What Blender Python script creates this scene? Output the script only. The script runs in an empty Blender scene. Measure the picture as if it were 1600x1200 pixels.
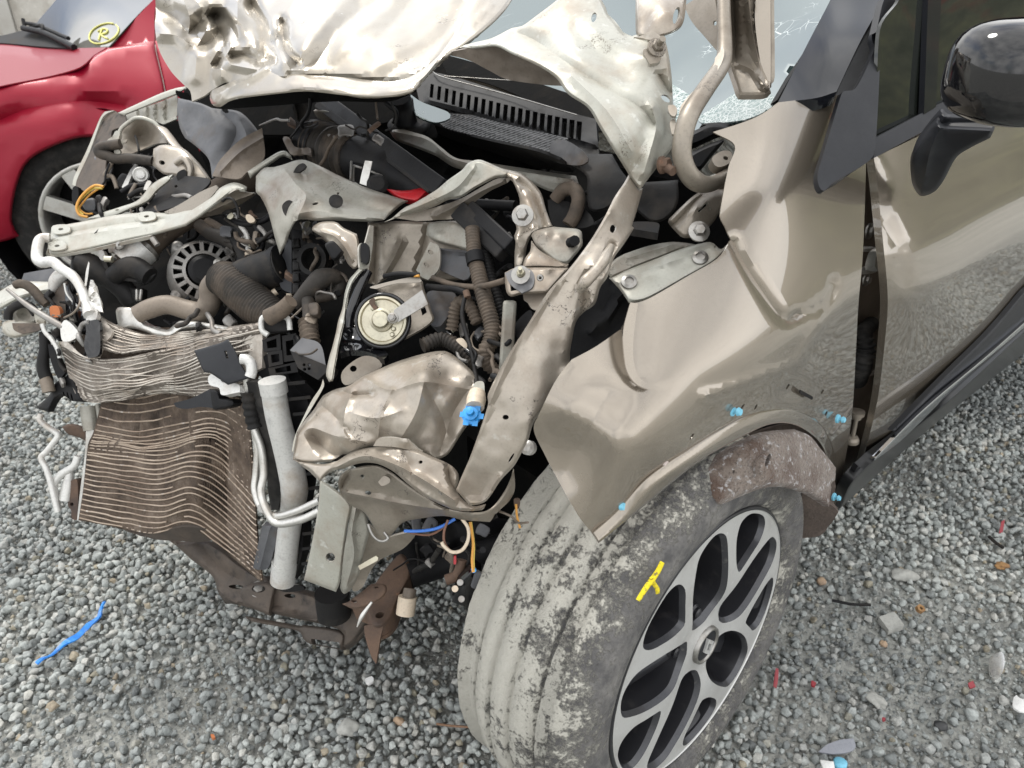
import bpy, bmesh, math, random
import numpy as np
from mathutils import Vector, Matrix, noise as mnoise
from mathutils.geometry import delaunay_2d_cdt
from mathutils import Vector as V2
rnd = random.Random(7)
SC = bpy.context.scene
COL = SC.collection
# ------------------------------------------------------------------ camera
PITCH = math.radians(30.0); CAM_H = 1.295; FPX = 1200.0
cam_d = bpy.data.cameras.new('camera'); cam = bpy.data.objects.new('camera', cam_d); COL.objects.link(cam)
cam_d.sensor_width = 36.0; cam_d.lens = 36.0 * FPX / 1600.0
cam_d.clip_start = 0.05; cam_d.clip_end = 500
cam.location = (0, 0, CAM_H); cam.rotation_euler = (math.pi / 2 - PITCH, 0, 0)
cam_d.dof.use_dof = True; cam_d.dof.focus_distance = 1.1; cam_d.dof.aperture_fstop = 9.0
SC.camera = cam
# ------------------------------------------------------------------ world, sun, exposure
W = bpy.data.worlds.new('World'); SC.world = W; W.use_nodes = True
SUN_EL, SUN_ROT = math.radians(56), math.radians(-35)
nt = W.node_tree; N = nt.nodes; L = nt.links
bg = N['Background']; bg.inputs['Strength'].default_value = 0.15
sky = N.new('ShaderNodeTexSky'); sky.sky_type = 'NISHITA'; sky.sun_disc = False
sky.sun_elevation = SUN_EL; sky.sun_rotation = SUN_ROT; sky.air_density = 1.0; sky.dust_density = 1.5
tc = N.new('ShaderNodeTexCoord'); mp = N.new('ShaderNodeMapping'); mp.inputs['Scale'].default_value = (1, 1, 2.2)
cn = N.new('ShaderNodeTexNoise'); cn.inputs['Scale'].default_value = 1.1; cn.inputs['Detail'].default_value = 5; cn.inputs['Roughness'].default_value = .5
cr = N.new('ShaderNodeValToRGB'); cr.color_ramp.elements[0].position = .24; cr.color_ramp.elements[1].position = .46
cl = N.new('ShaderNodeTexNoise'); cl.inputs['Scale'].default_value = 1.7; cl.inputs['Detail'].default_value = 3
cc = N.new('ShaderNodeValToRGB'); cc.color_ramp.elements[0].position = .3; cc.color_ramp.elements[1].position = .7
cc.color_ramp.elements[0].color = (5.4, 5.6, 5.95, 1); cc.color_ramp.elements[1].color = (13.2, 13.1, 12.9, 1)
mx = N.new('ShaderNodeMix'); mx.data_type = 'RGBA'
L.new(tc.outputs['Generated'], mp.inputs['Vector']); L.new(mp.outputs['Vector'], cn.inputs['Vector']); L.new(mp.outputs['Vector'], cl.inputs['Vector'])
L.new(cn.outputs['Fac'], cr.inputs['Fac']); L.new(cl.outputs['Fac'], cc.inputs['Fac'])
L.new(cr.outputs['Color'], mx.inputs[0]); L.new(sky.outputs['Color'], mx.inputs[6]); L.new(cc.outputs['Color'], mx.inputs[7])
L.new(mx.outputs[2], bg.inputs['Color'])
sd = bpy.data.lights.new('sun', 'SUN'); sd.energy = 1.5; sd.angle = math.radians(14); sd.color = (1, .96, .9)
sun = bpy.data.objects.new('sun', sd); COL.objects.link(sun); sun.location = (0, 0, 8)
sdir = Vector((math.sin(SUN_ROT) * math.cos(SUN_EL), math.cos(SUN_ROT) * math.cos(SUN_EL), math.sin(SUN_EL)))
sun.rotation_euler = sdir.to_track_quat('Z', 'Y').to_euler()
SC.view_settings.view_transform = 'Standard'; SC.view_settings.look = 'None'
SC.view_settings.exposure = 0.46; SC.view_settings.gamma = 1.0; SC.view_settings.use_curve_mapping = False
SC.render.engine = 'CYCLES'; SC.cycles.use_denoising = True; SC.cycles.max_bounces = 7
SC.cycles.sample_clamp_indirect = 6
# ------------------------------------------------------------------ rays and depth helpers
SP, CP = math.sin(PITCH), math.cos(PITCH)
RM = np.array([[1, 0, 0], [0, SP, CP], [0, CP, -SP]])
CAMP = np.array([0, 0, CAM_H])
def rays(uv):
    uv = np.asarray(uv, float).reshape(-1, 2)
    c = np.stack([(uv[:, 0] - 800) / FPX, (600 - uv[:, 1]) / FPX, np.ones(len(uv))], 1)
    return c @ RM.T
def P(u, v, z):
    return CAMP + rays([(u, v)])[0] * z
def ground(u, v, h=0.0):
    r = rays([(u, v)])[0]; t = (h - CAM_H) / r[2]; return CAMP + r * t
HUB_UV = (1097.1, 1004.4); HUB_Z = 1.198
WC = P(*HUB_UV, HUB_Z)
ROOT = np.array([WC[0], WC[1], 0.0])
YAW = math.radians(48.2)
REAR = np.array([math.sin(YAW), math.cos(YAW), 0]); INB = np.array([-math.cos(YAW), math.sin(YAW), 0])
def side_z(uv, s):
    r = rays(uv); d = (WC + INB * 0 - CAMP); num = d @ INB + np.asarray(s)
    return num / (r @ INB)
class TPS:
    def __init__(self, uv, val):
        self.c = np.asarray(uv, float) / 200.0; v = np.asarray(val, float); n = len(v)
        if n >= 3 and np.linalg.matrix_rank(np.c_[np.ones(n), self.c]) < 3: n = 0
        if n < 3:
            self.w = None; self.m = float(np.mean(v)); return
        d = np.linalg.norm(self.c[:, None] - self.c[None], axis=2)
        A = np.zeros((n + 3, n + 3)); A[:n, :n] = self.k(d) + np.eye(n) * 1e-3; A[:n, n] = 1; A[:n, n + 1:] = self.c; A[n, :n] = 1; A[n + 1:, :n] = self.c.T
        self.w = np.linalg.solve(A, np.r_[v, 0, 0, 0])
    @staticmethod
    def k(d): return np.where(d > 1e-9, d * d * np.log(d + 1e-12), 0)
    def __call__(self, uv):
        uv = np.asarray(uv, float).reshape(-1, 2)
        if self.w is None: return np.full(len(uv), self.m)
        q = uv / 200.0; d = np.linalg.norm(q[:, None] - self.c[None], axis=2)
        return self.k(d) @ self.w[:-3] + self.w[-3] + q @ self.w[-2:]
ANCH = [(250,0,1.55),(300,160,1.4),(450,145,1.25),(640,145,1.15),(800,0,1.3),(130,250,1.75),(230,230,1.68),(350,220,1.6),(180,330,1.55),(80,380,1.5),(330,310,1.4),
 (0,470,1.5),(60,620,1.48),(120,700,1.5),(125,810,1.52),(300,510,1.27),(150,520,1.4),(250,600,1.36),(250,720,1.45),(250,830,1.46),(400,880,1.42),(400,600,1.23),
 (440,700,1.27),(445,900,1.36),(320,420,1.5),(480,300,1.3),(480,420,1.3),(600,320,1.22),(700,300,1.2),(750,250,1.15),(600,500,1.12),(660,400,1.22),(750,450,1.15),
 (820,380,1.06),(850,330,1.08),(600,620,1.0),(470,700,1.06),(700,580,1.0),(640,760,.97),(730,790,.9),(510,900,1.27),(600,850,1.15),(300,860,1.52),(560,1000,1.36),
 (640,950,1.25),(900,400,.9),(860,600,.85),(1000,60,.98),(940,200,.95),(1040,150,1.0),(780,75,1.1),(800,200,1.33),(880,260,1.2),(1000,330,1.05),(1100,250,1.02),
 (1060,400,.98),(980,470,.93),(1200,100,1.15)]
D = TPS([a[:2] for a in ANCH], [a[2] for a in ANCH])
CROPS = {'A': (0,0,3.2), 'B': (400,0,3.2), 'C': (800,0,3.2), 'D': (1100,0,3.2), 'E': (0,300,3.2), 'F': (400,300,3.2), 'G': (700,300,3.2), 'H': (1100,300,3.2),
 'I': (0,550,3.2), 'J': (350,550,3.2), 'K': (700,550,3.2), 'L': (1100,550,3.2), 'M': (0,825,3.2), 'N': (350,825,3.2), 'O': (700,825,3.2), 'Q': (1100,825,3.2),
 'h': (240,0,5.3333), 'f': (100,120,5.3333), 'g': (0,320,6.1538), 'e': (240,320,5.3333), 'i': (380,130,5.3333), 'b': (700,280,6.1538), '=': (0,0,1.0)}
def X(s):
    """'C:0,140 100,120! =:712,75' -> [(u, v, corner)]; a letter names the enlargement the numbers were read from"""
    out = []; c = CROPS['=']
    for tok in s.split():
        if ':' in tok: k, tok = tok.split(':'); c = CROPS[k]
        cor = tok.endswith('!'); a, b = tok.rstrip('!').split(',')[:2]
        out.append((c[0] + float(a) / c[2], c[1] + float(b) / c[2], cor))
    return out
def as_pts(o):
    if isinstance(o, str): return X(o)
    return [(p[0], p[1], len(p) > 2 and p[2] is True) for p in o]
def spline(pts, closed=True, step=8.0, smooth=True):
    n = len(pts); out = []
    segs = n if closed else n - 1
    for i in range(segs):
        a, b = np.array(pts[i][:2]), np.array(pts[(i + 1) % n][:2])
        ca, cb = pts[i][2] or not smooth, pts[(i + 1) % n][2] or not smooth
        p0 = np.array(pts[(i - 1) % n][:2]) if (closed or i > 0) and not ca else a - (b - a)
        p3 = np.array(pts[(i + 2) % n][:2]) if (closed or i < segs - 1) and not cb else b + (b - a)
        l = np.linalg.norm(b - a); k = max(1, int(round(l / step)))
        ta = (b - p0) * .5; tb = (p3 - a) * .5
        for t in (ta, tb):
            m = np.linalg.norm(t)
            if m > l * 1.2: t *= l * 1.2 / m
        for j in range(k):
            t = j / k; t2, t3 = t * t, t * t * t
            out.append((2*t3 - 3*t2 + 1) * a + (t3 - 2*t2 + t) * ta + (-2*t3 + 3*t2) * b + (t3 - t2) * tb)
    if not closed: out.append(np.array(pts[-1][:2]))
    return np.array(out)
def inside(poly, q):
    x, y = q[:, 0], q[:, 1]; r = np.zeros(len(q), bool); n = len(poly); j = n - 1
    for i in range(n):
        xi, yi = poly[i]; xj, yj = poly[j]
        c = ((yi > y) != (yj > y))
        if c.any():
            r ^= c & (x < (xj - xi) * (y - yi) / ((yj - yi) if yj != yi else 1e-12) + xi)
        j = i
    return r
def seg_dist(q, pl):
    best = np.full(len(q), 1e9)
    for a, b in zip(pl[:-1], pl[1:]):
        ab = b - a; t = np.clip(((q - a) @ ab) / max(ab @ ab, 1e-9), 0, 1)
        best = np.minimum(best, np.linalg.norm(q - (a + t[:, None] * ab), axis=1))
    return best
def vnoise(p, scale, seed=0.0):
    return np.array([mnoise.noise(Vector((a[0] * scale + seed, a[1] * scale + seed * 1.7, a[2] * scale - seed))) for a in p])
# ------------------------------------------------------------------ materials
MATS = {}
def mat(name, col, rough=.5, metal=0., coat=0., coat_rough=.05, var=None, var2=None, bump=None, rvar=0., spec=.5, ior=None, trans=0., emis=None, fine=.10, sheen=0., scr=None):
    """var=(scale, colour, lo, hi): noise patches of a second colour"""
    m = bpy.data.materials.new(name); m.use_nodes = True; t = m.node_tree; nn = t.nodes; lk = t.links
    b = nn['Principled BSDF']; b.inputs['Roughness'].default_value = rough; b.inputs['Metallic'].default_value = metal
    b.inputs['Coat Weight'].default_value = coat; b.inputs['Coat Roughness'].default_value = coat_rough; b.inputs['Coat IOR'].default_value = 1.6 if coat >= .9 else 1.45
    b.inputs['Specular IOR Level'].default_value = spec
    if ior: b.inputs['IOR'].default_value = ior
    if trans: b.inputs['Transmission Weight'].default_value = trans
    if sheen: b.inputs['Sheen Weight'].default_value = sheen
    co = nn.new('ShaderNodeTexCoord')
    last = nn.new('ShaderNodeRGB'); last.outputs[0].default_value = (*col, 1); out = last.outputs[0]
    def blend(scale, c2, lo, hi, out, detail=6, rg=.6):
        no = nn.new('ShaderNodeTexNoise'); no.inputs['Scale'].default_value = scale; no.inputs['Detail'].default_value = detail; no.inputs['Roughness'].default_value = rg
        lk.new(co.outputs['Object'], no.inputs['Vector'])
        r = nn.new('ShaderNodeMapRange'); r.inputs['From Min'].default_value = lo; r.inputs['From Max'].default_value = hi; lk.new(no.outputs['Fac'], r.inputs['Value'])
        x = nn.new('ShaderNodeMix'); x.data_type = 'RGBA'; lk.new(r.outputs[0], x.inputs[0]); lk.new(out, x.inputs[6]); x.inputs[7].default_value = (*c2, 1)
        return x.outputs[2], r.outputs[0]
    if fine: out, _ = blend(260, tuple(c * .55 for c in col), .5, .5 + .5 / (fine * 10), out, 3)
    f1 = None
    if var: out, f1 = blend(*var, out)
    if var2: out, _ = blend(*var2, out)
    if scr:      # scratches and cracked paint: thin squiggles where a noise crosses its middle, in patches
        sc_, c2, wd, amt = scr
        no = nn.new('ShaderNodeTexNoise'); no.inputs['Scale'].default_value = sc_; no.inputs['Detail'].default_value = 5; no.inputs['Roughness'].default_value = .7; lk.new(co.outputs['Object'], no.inputs['Vector'])
        s1 = nn.new('ShaderNodeMath'); s1.operation = 'SUBTRACT'; s1.inputs[1].default_value = .5; lk.new(no.outputs['Fac'], s1.inputs[0])
        s2 = nn.new('ShaderNodeMath'); s2.operation = 'ABSOLUTE'; lk.new(s1.outputs[0], s2.inputs[0])
        r1 = nn.new('ShaderNodeMapRange'); r1.inputs['From Min'].default_value = wd; r1.inputs['From Max'].default_value = wd * .3; lk.new(s2.outputs[0], r1.inputs['Value'])
        n2 = nn.new('ShaderNodeTexNoise'); n2.inputs['Scale'].default_value = sc_ * .55; n2.inputs['Detail'].default_value = 3; lk.new(co.outputs['Object'], n2.inputs['Vector'])
        r2 = nn.new('ShaderNodeMapRange'); r2.inputs['From Min'].default_value = 1 - amt; r2.inputs['From Max'].default_value = 1 - amt + .06; lk.new(n2.outputs['Fac'], r2.inputs['Value'])
        mu = nn.new('ShaderNodeMath'); mu.operation = 'MULTIPLY'; lk.new(r1.outputs[0], mu.inputs[0]); lk.new(r2.outputs[0], mu.inputs[1])
        x = nn.new('ShaderNodeMix'); x.data_type = 'RGBA'; lk.new(mu.outputs[0], x.inputs[0]); lk.new(out, x.inputs[6]); x.inputs[7].default_value = (*c2, 1); out = x.outputs[2]
    lk.new(out, b.inputs['Base Color'])
    if rvar and f1 is not None:
        r = nn.new('ShaderNodeMapRange'); r.inputs['To Min'].default_value = rough; r.inputs['To Max'].default_value = min(1, rough + rvar); lk.new(f1, r.inputs['Value']); lk.new(r.outputs[0], b.inputs['Roughness'])
    if bump:
        no = nn.new('ShaderNodeTexNoise'); no.inputs['Scale'].default_value = bump[0]; no.inputs['Detail'].default_value = 5
        lk.new(co.outputs['Object'], no.inputs['Vector'])
        bp = nn.new('ShaderNodeBump'); bp.inputs['Strength'].default_value = bump[1]; bp.inputs['Distance'].default_value = bump[2] if len(bump) > 2 else .002
        lk.new(no.outputs['Fac'], bp.inputs['Height']); lk.new(bp.outputs['Normal'], b.inputs['Normal'])
    MATS[name] = m
    return m
mat('champagne_paint', (.275, .237, .190), .26, .66, 1., .02, var=(7, (.245, .21, .168), .45, .8), fine=.03)
mat('wreck_paint', (.335, .297, .248), .38, .5, .4, .10, var=(9, (.20, .155, .115), .48, .76), var2=(40, (.43, .41, .37), .62, .75), bump=(30, .2), fine=.06, rvar=.3, scr=(24, (.07, .058, .048), .011, .43))
mat('hood_paint', (.30, .272, .226), .30, .66, .7, .06, var=(8, (.27, .235, .19), .46, .76), var2=(55, (.50, .49, .45), .66, .74), bump=(22, .12), fine=.04, rvar=.2, scr=(18, (.10, .085, .07), .010, .41))
mat('inner_paint', (.25, .22, .18), .40, .45, .2, .2, var=(12, (.14, .113, .086), .46, .75), bump=(60, .15), fine=.08, rvar=.2, scr=(30, (.05, .042, .035), .011, .42))
mat('primer', (.40, .395, .345), .42, .25, .2, .2, var=(10, (.27, .215, .16), .48, .76), var2=(60, (.55, .55, .51), .62, .75), bump=(50, .18), fine=.06, scr=(26, (.12, .10, .08), .010, .42))
mat('primer_grey', (.31, .30, .26), .44, .3, var=(12, (.18, .138, .105), .47, .72), bump=(50, .18), fine=.08, scr=(30, (.08, .066, .055), .010, .42))
mat('dark_brown_paint', (.155, .128, .104), .42, .3, .1, .2, var=(10, (.09, .074, .06), .4, .7))
mat('black_plastic', (.008, .008, .009), .52, var=(18, (.022, .020, .018), .5, .8), bump=(180, .15), rvar=.2, spec=.2)
mat('worn_black', (.013, .0125, .0125), .58, spec=.2, var=(14, (.050, .043, .036), .5, .78), bump=(120, .2), rvar=.2)
mat('satin_trim', (.016, .017, .020), .46, spec=.26, var=(20, (.026, .027, .030), .5, .8), bump=(500, .15, .0005))
mat('grey_plastic', (.075, .077, .083), .5, spec=.3, var=(9, (.125, .125, .13), .45, .7), var2=(12, (.08, .062, .048), .56, .75), bump=(40, .2))
mat('gloss_black', (.005, .005, .006), .05, spec=.6, fine=0)
mat('pillar_black', (.008, .009, .012), .10, .0, .15, .03, spec=.3, fine=0)
mat('rubber', (.018, .0175, .017), .7, spec=.2, var=(30, (.05, .046, .042), .45, .75), bump=(90, .2))
mat('dusty_hose', (.035, .031, .027), .62, spec=.25, var=(13, (.13, .10, .076), .46, .72), bump=(70, .25))
mat('brown_hose', (.120, .094, .072), .7, spec=.25, var=(25, (.055, .046, .038), .45, .7), bump=(80, .3))
mat('tan_pipe', (.20, .165, .13), .55, .2, var=(15, (.11, .09, .075), .45, .7), bump=(60, .2))
mat('rust', (.13, .082, .056), .8, .2, var=(14, (.06, .045, .038), .42, .7), var2=(40, (.24, .13, .08), .62, .75), bump=(70, .5))
mat('subframe', (.072, .060, .051), .62, .1, spec=.3, var=(9, (.14, .108, .084), .45, .75), var2=(30, (.028, .025, .023), .55, .7), bump=(70, .35))
mat('aluminium', (.58, .57, .54), .38, .8, var=(16, (.38, .34, .29), .5, .75), bump=(60, .2), fine=.08)
mat('cast_aluminium', (.30, .29, .275), .55, .6, var=(18, (.16, .135, .115), .45, .75), bump=(90, .4))
mat('white_tube', (.58, .575, .55), .40, .25, var=(11, (.33, .26, .195), .52, .74), var2=(40, (.40, .39, .38), .58, .75), bump=(40, .2))
mat('cut_edge_glint', (.46, .44, .39), .4, .4, var=(30, (.28, .24, .19), .45, .7))  # paler rim faces of sheet panels: light on the edges put into the colour
mat('steel', (.34, .33, .31), .36, .85, var=(40, (.18, .15, .125), .5, .75))
mat('zinc_gold', (.48, .45, .35), .32, .8, var=(20, (.34, .30, .23), .5, .75))
mat('core_brown', (.20, .148, .108), .75, .1, var=(20, (.14, .105, .078), .45, .7), var2=(70, (.032, .025, .02), .5, .65), bump=(300, .8, .003))
mat('fin_tan', (.44, .36, .285), .5, .4, var=(14, (.24, .175, .13), .42, .70), var2=(50, (.66, .62, .57), .62, .72), bump=(120, .4))
mat('fin_pale', (.50, .46, .405), .45, .5, var=(14, (.30, .24, .19), .45, .72), var2=(50, (.70, .68, .63), .6, .75), bump=(120, .4))
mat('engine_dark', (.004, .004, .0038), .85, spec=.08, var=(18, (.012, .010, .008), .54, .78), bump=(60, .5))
mat('red_cover', (.42, .012, .018), .35, var=(20, (.25, .01, .015), .5, .75))
mat('red_paint', (.235, .003, .017), .38, .2, .14, .06, spec=.3, fine=0)
mat('blue_plastic', (.03, .30, .72), .35)
mat('clip_blue', (.18, .50, .66), .4)
mat('clip_pink', (.50, .43, .40), .45)
mat('orange_wire', (.62, .30, .05), .45); mat('yellow_wire', (.66, .50, .10), .45); mat('blue_wire', (.04, .16, .55), .4); mat('cream_wire', (.62, .52, .40), .45)
mat('brown_wire', (.16, .075, .045), .5); mat('orange_mud', (.42, .14, .05), .8)
mat('chrome', (.62, .63, .65), .12, 1., fine=0)
mat('sill_dark', (.012, .0125, .0135), .38, .0, .25, .1, spec=.3, var=(20, (.03, .03, .03), .5, .8))
mat('rim_face', (.52, .52, .505), .40, .35, .3, .15, var=(12, (.40, .39, .37), .5, .75), var2=(70, (.62, .62, .6), .64, .72), fine=.04)
mat('rim_dark', (.020, .020, .023), .36, .2, .3, .2, spec=.4, var=(30, (.05, .047, .046), .58, .78), fine=.06)
mat('rim_rib', (.045, .046, .052), .30, .3, .4, .1, var=(30, (.08, .08, .08), .58, .78))
mat('rim_chamfer', (.055, .056, .062), .34, .35, .3, .15, var=(60, (.14, .135, .13), .62, .74))
mat('yellow_chalk', (.74, .60, .03), .8, spec=.2, var=(170, (.20, .17, .06), .54, .64), bump=(260, .8))
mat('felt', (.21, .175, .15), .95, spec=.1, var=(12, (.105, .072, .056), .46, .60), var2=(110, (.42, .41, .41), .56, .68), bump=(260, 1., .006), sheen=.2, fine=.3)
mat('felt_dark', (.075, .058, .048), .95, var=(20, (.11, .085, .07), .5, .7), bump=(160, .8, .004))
mat('clear_plastic', (.62, .61, .58), .25, trans=.85, ior=1.3)
mat('concrete', (.42, .41, .38), .8, var=(5, (.33, .31, .28), .4, .7), bump=(20, .3))
mat('white_scrap', (.72, .72, .70), .6, bump=(60, .5))
mat('seat_cloth', (.018, .018, .02), .9)
def glass_mat(name, tint, ior, crack=False):
    m = bpy.data.materials.new(name); m.use_nodes = True; t = m.node_tree; nn = t.nodes; lk = t.links
    b = nn['Principled BSDF']; b.inputs['Base Color'].default_value = (*tint, 1); b.inputs['Roughness'].default_value = .02; b.inputs['IOR'].default_value = ior; b.inputs['Specular Tint'].default_value = (.86, .97, 1, 1) if crack else (1, 1, 1, 1)
    if crack:
        co = nn.new('ShaderNodeTexCoord')
        def cracks(scale, w, seed):
            no = nn.new('ShaderNodeTexNoise'); no.inputs['Scale'].default_value = 6; lk.new(co.outputs['Object'], no.inputs['Vector'])
            ad = nn.new('ShaderNodeMixRGB'); ad.blend_type = 'ADD'; ad.inputs[0].default_value = .12; lk.new(co.outputs['Object'], ad.inputs[1]); lk.new(no.outputs['Color'], ad.inputs[2])
            vo = nn.new('ShaderNodeTexVoronoi'); vo.feature = 'DISTANCE_TO_EDGE'; vo.inputs['Scale'].default_value = scale; lk.new(ad.outputs[0], vo.inputs['Vector'])
            r = nn.new('ShaderNodeMapRange'); r.inputs['From Min'].default_value = w; r.inputs['From Max'].default_value = 0; lk.new(vo.outputs['Distance'], r.inputs['Value'])
            n2 = nn.new('ShaderNodeTexNoise'); n2.inputs['Scale'].default_value = 4 + seed; lk.new(co.outputs['Object'], n2.inputs['Vector'])
            r2 = nn.new('ShaderNodeMapRange'); r2.inputs['From Min'].default_value = .60; r2.inputs['From Max'].default_value = .70; lk.new(n2.outputs['Fac'], r2.inputs['Value'])
            mu = nn.new('ShaderNodeMath'); mu.operation = 'MULTIPLY'; lk.new(r.outputs[0], mu.inputs[0]); lk.new(r2.outputs[0], mu.inputs[1]); return mu.outputs[0]
        mm = nn.new('ShaderNodeMath'); mm.operation = 'MAXIMUM'; lk.new(cracks(9, .006, 0), mm.inputs[0]); lk.new(cracks(48, .035, 5), mm.inputs[1])
        x = nn.new('ShaderNodeMix'); x.data_type = 'RGBA'; lk.new(mm.outputs[0], x.inputs[0]); x.inputs[6].default_value = (*tint, 1); x.inputs[7].default_value = (.55, .58, .57, 1); lk.new(x.outputs[2], b.inputs['Base Color'])
        r = nn.new('ShaderNodeMapRange'); r.inputs['To Min'].default_value = .02; r.inputs['To Max'].default_value = .6; lk.new(mm.outputs[0], r.inputs['Value']); lk.new(r.outputs[0], b.inputs['Roughness'])
    MATS[name] = m
glass_mat('screen_glass', (.03, .045, .045), 2.5, True)
glass_mat('shattered_glass', (.10, .16, .15), 1.6, True)
_t = MATS['shattered_glass'].node_tree
for _n in _t.nodes:
    if _n.type == 'TEX_VORONOI': _n.inputs['Scale'].default_value = 70 if _n.inputs['Scale'].default_value < 20 else 150
    if _n.type == 'MAP_RANGE' and abs(_n.inputs['From Min'].default_value - .60) < 1e-4: _n.inputs['From Min'].default_value = .2; _n.inputs['From Max'].default_value = .4
    if _n.type == 'MAP_RANGE' and _n.inputs['From Min'].default_value < .05 and _n.inputs['From Max'].default_value == 0: _n.inputs['From Min'].default_value = .09
glass_mat('side_glass', (.012, .014, .012), 1.6)
def M(n): return MATS[n]
# ------------------------------------------------------------------ builders
def empty(name, loc, parent=None):
    o = bpy.data.objects.new(name, None); COL.objects.link(o); o.location = loc; o.empty_display_size = .1
    if parent is not None: o.parent = parent
    return o
def tag(o, label=None, cat=None, group=None, kind=None):
    if label: o['label'] = label
    if cat: o['category'] = cat
    if group: o['group'] = group
    if kind: o['kind'] = kind
    return o
ORIG = {}
def origin_of(parent):
    return np.zeros(3) if parent is None else ORIG.get(parent.name, np.zeros(3))
def mk(name, verts, faces, material, parent=None, smooth=True, label=None, recalc=False, orig=None):
    o0 = origin_of(parent) if orig is None else np.asarray(orig, float)
    me = bpy.data.meshes.new(name)
    me.from_pydata([tuple(np.asarray(v, float) - o0) for v in verts], [], [tuple(int(i) for i in f) for f in faces]); me.validate()
    if recalc:
        bm = bmesh.new(); bm.from_mesh(me); bmesh.ops.recalc_face_normals(bm, faces=bm.faces); bm.to_mesh(me); bm.free()
    if smooth: me.polygons.foreach_set('use_smooth', [True] * len(me.polygons))
    me.materials.append(M(material) if isinstance(material, str) else material)
    o = bpy.data.objects.new(name, me); COL.objects.link(o)
    if parent is not None: o.parent = parent; ORIG[o.name] = o0
    else: o.location = o0
    if label: o['label'] = label
    return o
def zfield(spec):
    if isinstance(spec, (int, float)): return lambda uv: D(uv) + spec
    if spec[0] == 'z': return lambda uv: np.full(len(uv), float(spec[1]))
    if spec[0] == 's':
        s = spec[1]
        if isinstance(s, (int, float)): return lambda uv: side_z(uv, s)
        t = TPS([a[:2] for a in s], [a[2] for a in s]); return lambda uv: side_z(uv, t(uv))
    if spec[0] == 'pl':     # plane through a point with a normal, plus offset
        p, n, off = np.asarray(spec[1]), np.asarray(spec[2]), (spec[3] if len(spec) > 3 else 0.)
        return lambda uv: ((p - CAMP) @ n - off) / (rays(uv) @ n)
    if callable(spec[0]): return lambda uv: spec[0](uv) + spec[1]
    t = TPS([a[:2] for a in spec], [a[2] for a in spec]); return t
SHEET = {'wreck_paint', 'hood_paint', 'inner_paint', 'primer', 'primer_grey', 'aluminium'}
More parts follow.
